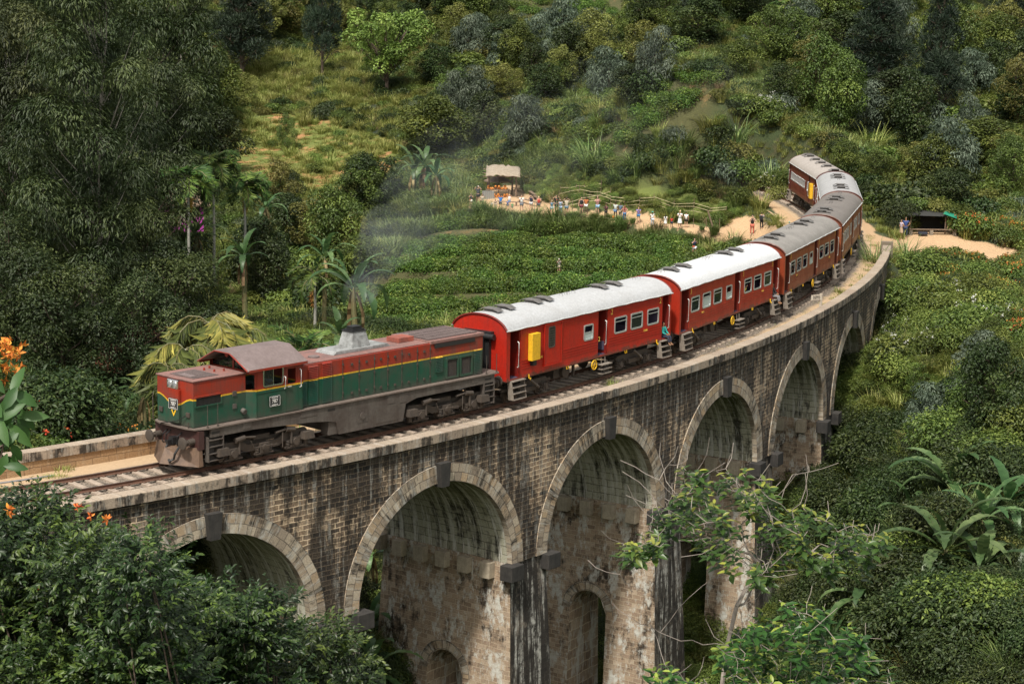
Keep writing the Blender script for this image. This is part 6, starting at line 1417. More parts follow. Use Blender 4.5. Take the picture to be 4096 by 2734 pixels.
# dense shrubbery behind the far parapet at the left
for i in range(46):
    s_ = random.uniform(-16, 38); a_ = random.uniform(-6.5, -15); p = trk(s_, a_, 0); ky = random.choice(['s_fd', 's_fm', 's_fo', 's_fd', 's_fm', 's_fo'])
    zt = -4.4 + (a_ + 6) * -.34 + random.uniform(-1.2, 1.4); plant(ky, p[0], p[1], random.uniform(1.1, 2.6), 'dense dark shrub with small flowers behind the far parapet wall' if ky == 's_fo' else 'dense dark shrub behind the far parapet wall left of the locomotive', 'shrub', 'shrubs behind the far parapet', z=min(zt + 1.9, -1.2))
for i, (s_, a_, h_, ky, lb) in enumerate(((-4, -9, 6.5, 'fdark', 'leafy dark tree behind the parapet at the left edge'), (0, -15, 9.0, 'fdark', 'tall bushy tree left of the tiled roof'), (10, -13, 8, 'fmid', 'dark tree before the left end of the tiled roof'), (24.5, -14, 8, 'fdark', 'dark tree hiding the right end of the tiled roof'), (8, -10, 6.5, 'fmid', 'dark leafy tree behind the parapet, left of the tiled roof'), (17, -11, 6, 'fmid', 'leafy tree below the tiled roof behind the parapet'), (27, -10, 5.5, 'fdark', 'dark tree right behind the nose of the locomotive'))):
    p = trk(s_, a_); T = _TM[ky]; plant(ky, p[0], p[1], h_ / T[2] * 1.15, lb, 'tree', z=-6.2)
for i in range(12):
    p = trk(random.uniform(-10, 30), random.uniform(-8, -17)); plant(random.choice(['fmid', 'fdark']), p[0], p[1], random.uniform(.5, .85), 'thin leafy tree in the thicket behind the far parapet', 'tree', 'thin trees behind the far parapet', z=-5.5)
# palms
def pz(vx_, vy_, d): return at(vx_, vy_, d)
for vx_, vy0, vyb, d, s, lb in ((490, 392, 615, 168, 1.6, 'tallest slender palm with an orange dead frond, middle of three'), (435, 430, 665, 160, 1.7, 'slender palm with an orange dead frond, left of three'), (562, 442, 560, 172, 1.6, 'shorter slender palm with orange dead fronds, right of three')):
    top = pz(vx_, vy0, d); bot = pz(vx_, vyb, d); h_ = top[2] - bot[2] + 1; palm('palm_tree', (bot[0], bot[1], bot[2] - 1), h_, s, lb, 'palm tree', dict(m_n=40, lw=.8, droop=.15, hang=.35, wd=.075), 15, 2, trunk=.11)
top = pz(722, 650, 150); palm('palm_tree', (top[0], top[1], top[2] - 3.2), 3.0, 1.5, 'short dark palm left of the big banana plant', 'palm tree', dict(m_n=24, lw=.6, droop=.16, hang=.3, wd=.1), 10, 1, trunk=.1)
top = pz(695, 815, 104); palm('palm_tree', (top[0], top[1], top[2] - 4.5), 4.0, 1.35, 'upright dark green palm behind the long hood of the locomotive', 'palm tree', dict(m_n=30, lw=.55, droop=.10, hang=.2, wd=.06), 13, 0, trunk=.1)
for vx_, vy_, d, s, lb in ((480, 745, 112, 1.75, 'yellowing drooping palm above the cab roof'), (425, 800, 106, 1.45, 'yellowing drooping palm left of the cab roof'), (545, 765, 114, 1.6, 'yellowing drooping palm right of the cab roof'), (385, 835, 104, 1.2, 'lowest yellowing palm beside the nose of the locomotive')):
    top = pz(vx_, vy_, d); palm('palm_tree', (top[0], top[1], top[2] - 5), 4.2, s, lb, 'palm tree', dict(m_n=80, lw=.95, droop=.19, hang=.86, wd=.04), 10, 0, lm=L_PALMY, trunk=.12, els=(.9, .1))
for x_, y_, d, lb in ((1815, 25, 262, 'small palm at the top right among dark trees'), (1900, 30, 260, 'palm with pale fronds at the top right'), (1870, 75, 255, 'low palm in the upper right wood')):
    top = pz(x_, y_, d); palm('palm_tree', (top[0], top[1], top[2] - 5), 4.5, 2.2, lb, 'palm tree', dict(m_n=22, lw=.8, droop=.15, hang=.4, wd=.12), 10, 0)
# banana plants
for a in ((812, 660, 128, 0, 1.35, 'largest banana plant, in the exhaust smoke behind the locomotive', .6), (778, 765, 112, 1, .85, 'banana plant with upright leaves behind the exhaust chimney', 2.), (560, 585, 150, 1, 1.15, 'banana plant with torn pale leaves among the trees left of centre', 1.), (450, 535, 165, 2, 1.2, 'dark banana plant between the two left palms', 4.), (975, 380, 205, 0, 1.25, 'banana plant left of the thatched shelter', 3.), (1000, 402, 200, 1, 1.15, 'yellowing banana plant beside the thatched shelter', 5.), (950, 390, 207, 2, 1.2, 'banana plant with dry hanging leaves above the reed bank', .3), (1215, 330, 222, 1, 1.5, 'lone pale banana plant above the garden right of the shelter', 1.2),
          (2180, 1110, 112, 0, 1.45, 'banana plant with a wide star of leaves in the right gully', .2), (2310, 1150, 110, 1, 1.2, 'banana plant at the right edge of the gully', 2.), (2170, 1260, 104, 2, 1.3, 'banana plant with a long arching leaf in the middle of the gully', 3.6), (2250, 1300, 100, 0, 1.2, 'banana plant right of the one with the arching leaf', 5.), (2340, 1350, 98, 1, 1.2, 'lowest banana plant at the right edge', 1.), (1985, 1370, 104, 1, 1.1, 'half hidden banana plant behind the bare twigs', 1.), (1905, 1480, 96, 2, 1.1, 'banana plant at the bottom behind the leafy sapling', 4.),
          (850, 1265, 112, 0, 1.0, 'banana plant seen through the second arch, upper one', 2.), (845, 1440, 104, 1, 1.25, 'banana plant seen through the second arch, middle one', .5), (850, 1540, 100, 2, 1.1, 'banana plant seen through the second arch, lowest one', 3.), (2090, 1180, 108, 1, 1.0, 'smaller banana plant left of the wide star of leaves', 2.5), (2255, 1190, 108, 2, 1.0, 'banana plant between the wide star of leaves and the right edge', 4.1), (745, 590, 150, 2, 1.0, 'small banana plant on the bare earth patch', 3.), (610, 475, 178, 1, 1.0, 'dark banana plant right of the third palm', 4.), (330, 905, 112, 1, .8, 'ragged banana leaves beside the nose of the locomotive', .5)):
    if a[0] > 1890: a = (a[0], a[1], float((hit(a[0], a[1]) - CAM) @ FWD) - 3.2, a[3], a[4] * 1.1) + a[5:]
    banana(a[0], a[1], a[2], a[3], a[4], a[5], a[6])
# tall reed clumps that read as single plants
for x_, y_, s_, lb in ((1365, 395, 2.3, 'largest arching reed clump below the hillside tea'), (1455, 400, 1.6, 'reed clump on the bank above the garden'), (1560, 350, 1.7, 'reed clump in the hillside tea field'), (1690, 330, 1.9, 'yellow green reed clump on the ridge'), (1625, 300, 1.6, 'reed clump beside the slope path'), (1770, 430, 1.9, 'dry reed clump hiding the foot of the last carriage'), (1745, 480, 1.4, 'low reed clump above the two standing women'), (2000, 350, 2.2, 'grey reed clump above the bend'), (2230, 210, 2.2, 'grey reed clump in the upper right'), (2010, 620, 1.5, 'reed clump at the end of the viaduct'), (2080, 600, 1.4, 'reed clump below the orange path'), (1990, 700, 1.4, 'reed clump beside the last arch'), (1940, 560, .9, 'reed clump beside the sandy path at the bend')):
    P = hit(x_, y_); g_ = link('reed_clump', G_TALL[hash(lb) % 3 if False else (x_ % 3)]); g_.location = P - np.array([0, 0, .1]); g_.scale = (s_,) * 3; g_.rotation_euler = (0, 0, x_ * .37); tag(g_, lb, 'reeds')
# ================================================================== people
def skinmesh(nodes, edges, sub=1):
    me = bpy.data.meshes.new('sk'); me.from_pydata([n[0] for n in nodes], edges, []); o = bpy.data.objects.new('sk', me); COL.objects.link(o)
    md = o.modifiers.new('skin', 'SKIN'); md.use_smooth_shade = True; md.branch_smoothing = .4
    for i, n in enumerate(nodes):
        v = me.skin_vertices[0].data[i]; r = n[1]; v.radius = r if isinstance(r, tuple) else (r, r); v.use_root = (i == 0)
    s = o.modifiers.new('sub', 'SUBSURF'); s.levels = sub; s.render_levels = sub
    dg = bpy.context.evaluated_depsgraph_get(); out = bpy.data.meshes.new_from_object(o.evaluated_get(dg)); bpy.data.objects.remove(o); bpy.data.meshes.remove(me); return out
def pose_pts(pose):
    J = dict(pel=(0, 0, .93), spi=(0, .01, 1.12), che=(0, 0, 1.32), nec=(0, 0, 1.47), h0=(0, -.015, 1.545), h1=(0, -.015, 1.63), h2=(0, .01, 1.71), nose=(0, -.115, 1.60))
    for s, n in ((-1, 'l'), (1, 'r')):
        J[n + 'sh'] = (s * .18, 0, 1.41); J[n + 'el'] = (s * .25, .03, 1.14); J[n + 'wr'] = (s * .26, -.06, .90); J[n + 'ha'] = (s * .255, -.10, .81)
        J[n + 'hi'] = (s * .09, 0, .88); J[n + 'kn'] = (s * .11, -.01, .49); J[n + 'an'] = (s * .12, .02, .09); J[n + 'to'] = (s * .14, -.16, .04)
        if pose in ('camera', 'raise'): J[n + 'el'] = (s * .27, -.16, 1.25); J[n + 'wr'] = (s * .12, -.27, 1.47); J[n + 'ha'] = (s * .06, -.28, 1.54)
        if pose == 'phone': J[n + 'el'] = (s * .24, -.08, 1.17); J[n + 'wr'] = (s * .1, -.28, 1.32); J[n + 'ha'] = (s * .05, -.31, 1.38)
        if pose == 'wide': J[n + 'el'] = (s * .36, -.05, 1.42); J[n + 'wr'] = (s * .2, -.18, 1.58); J[n + 'ha'] = (s * .12, -.2, 1.62)
        if pose == 'hips': J[n + 'el'] = (s * .36, .05, 1.2); J[n + 'wr'] = (s * .2, -.05, 1.05); J[n + 'ha'] = (s * .14, -.08, 1.02)
        if pose == 'sit':
            J[n + 'hi'] = (s * .09, -.02, .88); J[n + 'kn'] = (s * .13, -.44, .90); J[n + 'an'] = (s * .12, -.50, .48); J[n + 'to'] = (s * .12, -.66, .42); J[n + 'el'] = (s * .23, -.12, 1.12); J[n + 'wr'] = (s * .1, -.36, 1.02); J[n + 'ha'] = (s * .08, -.44, .98)
    if pose == 'raise': J['rel'] = (.24, -.05, 1.62); J['rwr'] = (.22, -.12, 1.85); J['rha'] = (.21, -.14, 1.93); J['lel'] = (-.25, .03, 1.14); J['lwr'] = (-.26, -.06, .90); J['lha'] = (-.255, -.10, .81)
    if pose == 'lean': 
        for k in ('che', 'nec', 'h0', 'h1', 'h2', 'nose', 'lsh', 'rsh', 'lel', 'rel', 'lwr', 'rwr', 'lha', 'rha', 'spi'): x, y, z = J[k]; J[k] = (x, y - (z - .9) * .45 if z > .9 else y - .25, z - (max(0, z - .9)) * .12)
    return J
_PC = {}
def person_parts(pose, bottom, top, hair):
    key = (pose, bottom, top, hair)
    if key in _PC: return _PC[key]
    J = pose_pts(pose)
    def G(seq):
        names = []; E = []; idx = {}
        for ch in seq:
            prev = None
            for nm, r in ch:
                if nm not in idx: idx[nm] = len(names); names.append((nm, r))
                if prev is not None: E.append((prev, idx[nm]))
                prev = idx[nm]
        N = []
        for nm, r in names:
            if isinstance(nm, str): N.append((J[nm], r))
            else: a, b, t = nm; N.append((tuple(np.array(J[a]) * (1 - t) + np.array(J[b]) * t), r))
        return N, E
    def arm(n, k=0): return [('che', (.15 + k, .115 + k)), (n + 'sh', .062 + k), (n + 'el', .043 + k), (n + 'wr', .03), (n + 'ha', .036)]
    def leg(n, k=0): return [('pel', (.135, .12)), (n + 'hi', .088 + k), (n + 'kn', .056 + k), (n + 'an', .038), (n + 'to', .036)]
    spine = [('pel', (.135, .12)), ('spi', (.12, .10)), ('che', (.15, .115)), ('nec', .052), ('h0', .062), ('h1', .092), ('h2', .062)]
    body = skinmesh(*G([spine, [('h1', .092), ('nose', .02)], arm('l'), arm('r'), leg('l'), leg('r')]))
    q = .018; sl = [('che', (.15 + q, .125 + q)), ('lsh', .07 + q)], [('che', (.15 + q, .125 + q)), ('rsh', .07 + q)]
    if top != 'tank': sl = [sl[0] + [(('lsh', 'lel', .55), .06 + q)], sl[1] + [(('rsh', 'rel', .55), .06 + q)]]
    if top == 'long': sl = [sl[0] + [('lel', .055), (('lel', 'lwr', .8), .045)], sl[1] + [('rel', .055), (('rel', 'rwr', .8), .045)]]
    shirt = skinmesh(*G([[('pel', (.145 + q, .125 + q)), ('spi', (.13 + q, .11 + q)), ('che', (.15 + q, .125 + q)), (('che', 'nec', .6), .08)], *sl]))
    if bottom in ('skirt', 'dress'):
        b = MB(); V = []; F = []; n = 12; prof = [(1.02, .145), (.9, .17), (.7, .2), (.5 if bottom == 'skirt' else .55, .23)]
        for z, r in prof:
            for k in range(n): a = 2 * PI * k / n; V.append((r * math.cos(a), r * .8 * math.sin(a), z))
        F = [(i * n + j, i * n + (j + 1) % n, (i + 1) * n + (j + 1) % n, (i + 1) * n + j) for i in range(3) for j in range(n)]; b.add(V, F); pants = b.mesh('skirt', M_DARK, smooth=True)
    else:
        t = .55 if bottom == 'shorts' else 1.; e = .03
        L = lambda n: [('pel', (.15 + q, .13 + q)), (n + 'hi', .1 + q), ((n + 'hi', n + 'kn', t) if t < 1 else n + 'kn', .088 if t < 1 else .068)] + ([((n + 'kn', n + 'an', .85), .058)] if t == 1 else [])
        pants = skinmesh(*G([L('l'), L('r')]))
    if hair == 'long': H = [((0, .03, 1.72), .07), ((0, .055, 1.64), .1), ((0, .08, 1.52), .085), ((0, .1, 1.36), .08), ((0, .1, 1.2), .05)]
    else: H = [((0, -.02, 1.72), .065), ((0, .03, 1.69), .095), ((0, .055, 1.6), .078)]
    if pose == 'lean': H = [((x, y - (z - .9) * .45, z - (z - .9) * .12), r) for (x, y, z), r in H]
    hairm = skinmesh(H, [(i, i + 1) for i in range(len(H) - 1)])
    _PC[key] = (body, shirt, pants, hairm); return _PC[key]
_CM = {}
def cmat(c, rough=.8):
    k = tuple(c)
    if k not in _CM: _CM[k] = mat('cloth', c, rough)
    return _CM[k]
SK1, SK2, SK3 = (.55, .33, .23), (.30, .16, .09), (.12, .06, .035)
BLK, WHI, NAV, GRY, DEN, RED_, BEI = (.015, .015, .017), (.75, .74, .72), (.02, .03, .07), (.2, .2, .21), (.12, .2, .33), (.5, .04, .03), (.55, .47, .36)
def person(P, rz, h, label, pose='camera', skin=SK1, top=WHI, bot=DEN, hair=(.05, .03, .02), bottom='shorts', topk='tee', hairk='short', held=None, group='onlookers watching the train', extra=None):
    r = empty('person', tuple(P), rz, label, 'person', group); s = h / 1.74; r.scale = (s, s, s)
    bd, sh, pa, ha = person_parts(pose, bottom, topk, hairk)
    for nm, m0, c in (('body', bd, skin), ('shirt' if bottom != 'dress' else 'dress', sh, top), ({'shorts': 'shorts', 'skirt': 'skirt', 'dress': 'dress_skirt'}.get(bottom, 'trousers'), pa, bot), ('hair', ha, hair)):
        m = m0.copy(); m.materials.clear(); m.materials.append(cmat(c)); link(nm, m, r)
    if extra == 'cap':
        b = MB(); b.tube([(0, 0, 1.68), (0, 0, 1.735), (0, 0, 1.77)], [.112, .10, .03], 12); b.box((0, -.13, 1.69), (.16, .12, .012)); b.build('cap', cmat((.05, .32, .30)), r)
    if extra == 'bag': MB().box((-.12, -.13, .98), (.2, .08, .14)).build('bag', cmat((.55, .12, .05)), r); 
    if extra == 'pack': MB().box((.0, .2, 1.22), (.3, .18, .42)).build('backpack', cmat(BLK), r)
    if extra == 'print': MB().box((0, -.138, 1.3), (.14, .01, .05)).build('shirt_print', cmat(RED_), r)
    if pose in ('camera', 'phone', 'wide', 'raise') and held is not None:
        J = pose_pts(pose); c = (np.array(J['lha']) + np.array(J['rha'])) / 2 if pose != 'raise' else np.array(J['rha']); c = Rz(rz) @ (c * s) + np.array(P) + Rz(rz) @ np.array([0, -.03, .02]) 
        b = MB(); 
        if held == 'camera': b.box((0, 0, 0), (.14, .07, .09)).tube([(0, -.03, 0), (0, -.11, 0)], .035, 10)
        else: b.box((0, 0, 0), (.08, .012, .15))
        o = b.build(held, cmat((.02, .02, .02), .4)); o.location = c; o.rotation_euler = (0, 0, rz); tag(o, ' '.join((('camera held up by the ' if held == 'camera' else 'phone held up by the ') + label).split()[:16]), held)
    return r
def fx(x, y, ox, oy, sc): return (ox + x / sc) / VS, (oy + y / sc) / VS
O1 = (1800, 650, 2.238); O2 = (2300, 650, 2.238); O7 = (3000, 500, 1.96)
PPL = [ # origin, x, feet y, height in crop px, label, options
 (O1, 187, 400, 122, 'person in dark tank top and white shorts with an orange bag, leftmost of the row', dict(pose='camera', top=(.04, .04, .05), bot=WHI, topk='tank', extra='bag', held='camera')),
 (O1, 250, 372, 165, 'tall person in dark grey top and black shorts standing on a bench by the reeds', dict(pose='wide', top=(.05, .055, .07), bot=BLK, hair=(.45, .4, .35), held='camera')),
 (O1, 287, 418, 138, 'person in cream top and olive green shorts', dict(pose='camera', top=BEI, bot=(.08, .1, .04), held='phone')),
 (O1, 372, 428, 62, 'small child in white beside the crouching pink clad adult', dict(pose='phone', top=WHI, bot=BEI)),
 (O1, 405, 432, 104, 'person in pale pink bending forward', dict(pose='lean', top=(.6, .45, .4), bot=(.55, .42, .38), bottom='long', topk='long')),
 (O1, 452, 434, 135, 'person in bright blue top and navy shorts with raised arms', dict(pose='wide', top=(.03, .2, .6), bot=NAV, held='phone')),
 (O1, 530, 405, 120, 'blond person in white tank top behind two children', dict(pose='wide', top=WHI, bot=DEN, hair=(.6, .45, .25), hairk='long', topk='tank')),
 (O1, 515, 432, 92, 'child in dark blue top', dict(pose='phone', top=(.03, .12, .35), bot=(.1, .12, .2))), (O1, 557, 437, 80, 'child in green top', dict(pose='stand', top=(.08, .3, .12), bot=(.1, .15, .1))),
 (O1, 640, 452, 163, 'person in white shirt and grey shorts by the bench', dict(pose='phone', top=WHI, bot=(.14, .15, .18), held='phone')),
 (O1, 725, 447, 147, 'person in navy top and pale shorts with a black backpack', dict(pose='camera', top=NAV, bot=(.55, .56, .58), extra='pack', held='camera')),
 (O1, 793, 452, 148, 'blond person in red tank top and dark shorts', dict(pose='phone', top=RED_, bot=(.06, .06, .07), hair=(.6, .45, .25), hairk='long', topk='tank')),
 (O1, 912, 472, 138, 'person in blue and white patterned top and pale blue shorts', dict(pose='camera', top=(.12, .25, .38), bot=(.4, .55, .65), hair=(.5, .38, .22), hairk='long', held='phone')),
 (O1, 950, 462, 172, 'person in black top with red print and black shorts', dict(pose='wide', top=BLK, bot=BLK, extra='print', held='phone')),
 (O1, 988, 478, 140, 'person in light blue overall', dict(pose='camera', top=(.35, .45, .6), bot=(.3, .42, .6), bottom='long', held='phone')),
 (O1, 1042, 485, 170, 'person in beige top and denim shorts with both arms up', dict(pose='wide', top=BEI, bot=(.12, .2, .26), held='phone')),
 (O2, 55, 495, 160, 'person in black tank top and maroon shorts', dict(pose='stand', top=BLK, bot=(.15, .02, .03), topk='tank')),
 (O2, 97, 500, 152, 'person in rust orange top and white shorts', dict(pose='stand', skin=SK3, top=(.45, .14, .04), bot=WHI)),
 (O2, 198, 500, 175, 'long haired person in pink top and short denim shorts', dict(pose='camera', top=(.5, .25, .22), bot=(.25, .4, .55), hairk='long', held='phone', topk='tank')),
 (O2, 275, 520, 135, 'person in maroon top and black trousers', dict(pose='phone', skin=SK2, top=(.08, .02, .035), bot=BLK, bottom='long', topk='long', held='phone')),
 (O2, 360, 538, 158, 'person in pale grey top and denim shorts seen from behind', dict(pose='stand', skin=SK3, top=(.5, .53, .5), bot=DEN, rz=2.6)),
 (O2, 405, 538, 158, 'person in blue grey top and khaki trousers', dict(pose='stand', skin=SK3, top=(.1, .15, .22), bot=(.3, .25, .17), bottom='long', rz=2.2)),
 (O2, 442, 552, 142, 'person in red floral top and blue jeans with long auburn hair', dict(pose='hips', top=(.4, .14, .13), bot=(.06, .15, .3), bottom='long', hair=(.2, .05, .025), hairk='long', rz=2.9)),
 (O2, 565, 568, 152, 'person in purple top and denim shorts', dict(pose='phone', top=(.2, .17, .45), bot=(.05, .17, .35), held='phone')),
 (O2, 690, 583, 138, 'person in white with a teal cap and one raised arm', dict(pose='raise', skin=SK3, top=WHI, bot=(.55, .6, .68), bottom='long', extra='cap', held='phone')),
 (O2, 808, 588, 118, 'person in white dress with long curly black hair', dict(pose='stand', top=WHI, bot=WHI, bottom='dress', hair=(.015, .012, .012), hairk='long', rz=2.8)),
 (O2, 863, 598, 100, 'girl in red top and navy shorts', dict(pose='stand', skin=SK3, top=RED_, bot=NAV, hair=(.012, .01, .01))),
 (O2, 937, 592, 165, 'blond person in short white dress', dict(pose='phone', top=WHI, bot=WHI, bottom='dress', hair=(.6, .45, .25), held='phone')),
 (O2, 993, 583, 142, 'person in white top and black shorts seen from behind, rightmost of the row', dict(pose='stand', top=WHI, bot=BLK, rz=3.)),
 ((1700, 550, 1.807), 1943, 900, 135, 'person in navy top with an orange bag alone on the tea slope', dict(pose='camera', top=NAV, bot=(.55, .56, .58), extra='bag', held='camera')),
 ((1700, 550, 1.807), 967, 985, 108, 'person with pale hair half hidden in the tea bushes', dict(pose='camera', top=(.6, .58, .55), bot=BEI, hair=(.6, .58, .55), held='camera')),
 (O7, 15, 868, 160, 'person in black tank top and red patterned trousers on the sandy path', dict(pose='phone', top=BLK, bot=(.5, .12, .08), bottom='long', topk='tank', held='phone')),
 (O7, 88, 838, 132, 'person in grey top and black trousers with a bag on the sandy path', dict(pose='camera', top=(.3, .3, .32), bot=BLK, bottom='long', extra='pack', rz=2.6)),
 (O7, 305, 865, 105, 'person in white with a green cap behind the grey roofed carriage', dict(pose='stand', top=WHI, bot=BEI, extra='cap', bottom='long')),
 (O7, 1183, 886, 146, 'woman in lilac top and long beige skirt near the end of the viaduct', dict(pose='hips', skin=SK2, top=(.5, .42, .5), bot=(.42, .3, .2), bottom='skirt', rz=-1.0)),
 (O7, 1216, 888, 163, 'person in dark blue with a hand on the hip near the end of the viaduct', dict(pose='hips', skin=SK2, top=(.03, .06, .2), bot=(.015, .03, .08), bottom='long', rz=-.4)),
]
SHELTER_Z = None
for og, x, y, hp, lb, op in PPL:
    vx_, vy_ = fx(x, y, *og); P = hit(vx_, vy_); dist = (P - CAM) @ FWD; h_ = hp / og[2] * dist / FPX; rz_ = op.pop('rz', 0) + random.uniform(-.3, .3)
    P[2] = ground(P[None])[0]
    if 'bench' in lb and 'tall' in lb: P[2] += .0
    person(P, rz_, max(.8, min(2.0, h_)), lb, **op)
def on_car(root, x, y, z): return tuple(root.matrix_world @ Vector((x, y, z)))
bpy.context.view_layer.update()
def rider(root, x, y, z, rz, h, lb, **k): return person(on_car(root, x, y, z), root.rotation_euler.z + rz, h, lb, group='passengers of the train', **k)
rider(c1, 7.4, -1.42, .58, 0, 1.62, 'person in teal shirt and dark trousers sitting in the doorway of the luggage carriage', pose='sit', skin=SK2, top=(.02, .3, .27), bot=(.02, .025, .05), bottom='long', topk='long', hair=(.01, .01, .01))
rider(c2, 7.2, -1.42, .58, 0, 1.65, 'person in black shirt and grey trousers sitting in the doorway of the white roofed carriage', pose='sit', skin=SK2, top=BLK, bot=(.2, .19, .2), bottom='long', topk='long', hair=(.01, .01, .01))
rider(c2, 2.45, -1.22, 1.35, 0, 1.5, 'passenger in yellow shirt leaning an arm out of the window', pose='lean', skin=SK2, top=(.75, .6, .04), bot=BLK, hair=(.01, .01, .01))
rider(c2, 4.1, -1.12, 1.35, 0, 1.5, 'passenger in pink top at the window of the white roofed carriage', pose='wide', skin=SK2, top=(.5, .05, .15), bot=BLK, hairk='long', hair=(.01, .01, .01))
for x_, lb, c in ((-5.6, 'passenger in white at the first window of the grey roofed carriage', WHI), (-4.0, 'passenger in dark clothes at the second window of the grey roofed carriage', BLK), (-2.5, 'passenger in white at the third window of the grey roofed carriage', WHI), (4.1, 'passenger in maroon at the rear window of the grey roofed carriage', (.25, .03, .05))): rider(c3, x_, -1.2, 1.3, random.uniform(-.5, .5), 1.5, lb, pose='phone', skin=SK2, top=c, bot=BLK, hair=(.01, .01, .01))
rider(loco, -4.95, -.95, 1.95, -1.2, 1.72, 'driver in blue and white checked shirt inside the locomotive cab', pose='phone', skin=SK2, top=(.3, .38, .55), bot=BLK, bottom='long', hair=(.01, .01, .01))
# ================================================================== shelter, benches, fences, stalls, houses
M_WOOD = worn('grey_brown_wood', (.22, .15, .10), .85, (.08, .055, .04), .6, 3); M_BAMB = worn('pale_bamboo', (.52, .44, .26), .7, (.25, .18, .09), .5, 2)
M_THAT = worn('pale_thatch_sheet', (.36, .30, .23), .9, (.22, .17, .12), .7, 2.5, streak=False); M_CANO = mat('brown_canvas', (.20, .14, .10), .8)
def gz(p): return float(ground(np.array([p[:2]]))[0])
A = hit(1183, 452); B_ = hit(1122, 447)
sh = empty('thatched_shelter', tuple(A), 0, 'open wooden shelter with a ragged pale thatched roof at the end of the terrace', 'shelter')
W_, D_, H_ = 4.2, 3.6, 2.75
b = MB()
for x_, y_, h_ in ((0, 0, 2.15), (-2.7, .2, 2.2), (-.4, 3.0, 2.4), (-2.9, 3.2, 2.4)): MB().tube([(x_, y_, gz((A[0] + x_, A[1] + y_)) - A[2] - .2), (x_ + .05, y_, h_ * .5), (x_, y_, h_)], [.11, .09, .08], 7).build('post', M_WOOD, sh)
xs = np.linspace(-3.0, .4, 15); ys = np.linspace(-.9, 3.8, 10); V = []
for x_ in xs:
    for y_ in ys: V.append((x_, y_, 2.15 + .1 * (y_ + 1) + .25 * math.exp(-((x_ + 1.6) / 1.8) ** 2) + rng.normal() * .05 - (.15 if abs(y_ + .9) < .1 else 0)))
I = np.arange(150).reshape(15, 10); F = np.stack([I[:-1, :-1].ravel(), I[:-1, 1:].ravel(), I[1:, 1:].ravel(), I[1:, :-1].ravel()], 1)[:, ::-1]
ro = link('roof', npmesh('roof', V, F, M_THAT), sh); so_ = ro.modifiers.new('thick', 'SOLIDIFY'); so_.thickness = .08
b = MB()
for y_ in (-.5, 1.2, 3.2): b.tube([(-3.3, y_, 2.12 + .1 * y_), (.5, y_, 2.1 + .1 * y_)], .05, 6)
b.build('roof_beam', M_WOOD, sh)
# market umbrella
U = hit(1150, 447); um = empty('market_umbrella', (U[0] - .3, U[1] - 1.2, U[2]), 0, 'brown market umbrella standing under the thatched roof', 'umbrella'); MB().tube([(0, 0, 0), (0, 0, 2.2)], .035, 8).build('pole', M_WOOD, um)
b = MB(); n = 8; V = [(0, 0, 2.15)] + [(1.45 * math.cos(2 * PI * k / n), 1.45 * math.sin(2 * PI * k / n), 1.6) for k in range(n)] + [(1.47 * math.cos(2 * PI * k / n), 1.47 * math.sin(2 * PI * k / n), 1.48) for k in range(n)]
b.add(V, [(0, 1 + k, 1 + (k + 1) % n) for k in range(n)] + [(1 + k, 9 + k, 9 + (k + 1) % n, 1 + (k + 1) % n) for k in range(n)]); b.build('canopy', M_CANO, um)
# table with king coconuts
Tb = hit(1142, 452); tbl = empty('market_table', tuple(Tb), .1, 'dark wooden table laden with orange coconuts under the shelter', 'table'); MB().b2(-1.2, 1.2, -.4, .4, .72, .78).build('tabletop', M_WOOD, tbl)
for x_ in (-1.1, 1.1):
    for y_ in (-.35, .35): MB().b2(x_ - .04, x_ + .04, y_ - .04, y_ + .04, 0, .72).build('leg', M_WOOD, tbl)
cn = MB(); cn.tube([(0, 0, -.13), (0, 0, -.08), (0, 0, 0), (0, 0, .08), (0, 0, .14)], [.03, .09, .115, .09, .03], 10); cme = cn.mesh('coconut', worn('orange_husk', (.62, .22, .03), .55, (.35, .12, .03), .4, 6, streak=False), smooth=True)
for i in range(46):
    if i < 20: p = Tb + np.array([random.uniform(-1.0, .9), random.uniform(-.3, .3), .88 + (.2 if i % 3 == 0 else 0)])
    else: p = Tb + np.array([random.uniform(-1.3, 1.2), random.uniform(-1.0, -.5), .12 + (.2 if i % 3 == 0 else 0)])
    o = link('coconut', cme); o.location = p; o.rotation_euler = (random.uniform(-1, 1), random.uniform(-1, 1), 0)
    tag(o, 'orange king coconut heaped on the table under the shelter' if i < 20 else 'orange king coconut heaped on the ground before the table', 'coconut', 'coconuts on the table' if i < 20 else 'coconuts on the ground')
cs = MB(); V = []; 
for i in range(25): V += [(i * .05, .02 * math.sin(i * 1.57), 0), (i * .05, .02 * math.sin(i * 1.57), .9)]
cs.add(V, [(2 * i, 2 * i + 2, 2 * i + 3, 2 * i + 1) for i in range(24)]); o = cs.build('corrugated_sheet', mat('zinc_sheet', (.4, .42, .43), .4, .7), fix=False); o.location = hit(1106, 458); tag(o, 'upright corrugated metal sheet beside the shelter table', 'metal sheet')
def bench(x0, y0, x1, y1, lb, h=.42):
    a, c = hit(x0, y0), hit(x1, y1); d = c - a; L_ = max(1., float(np.linalg.norm(d[:2]))); r = empty('bench', tuple(a), math.atan2(d[1], d[0]), lb, 'bench'); r.rotation_euler.y = -math.atan2(d[2], L_)
    MB().b2(0, L_, -.16, .16, h - .05, h).build('seat', M_BAMB if 'pale' in lb else M_WOOD, r)
    for t in np.linspace(.12, .88, max(2, int(L_ / 2) + 1)): MB().b2(t * L_ - .05, t * L_ + .05, -.13, .13, -.25, h - .05).build('leg', M_WOOD, r)
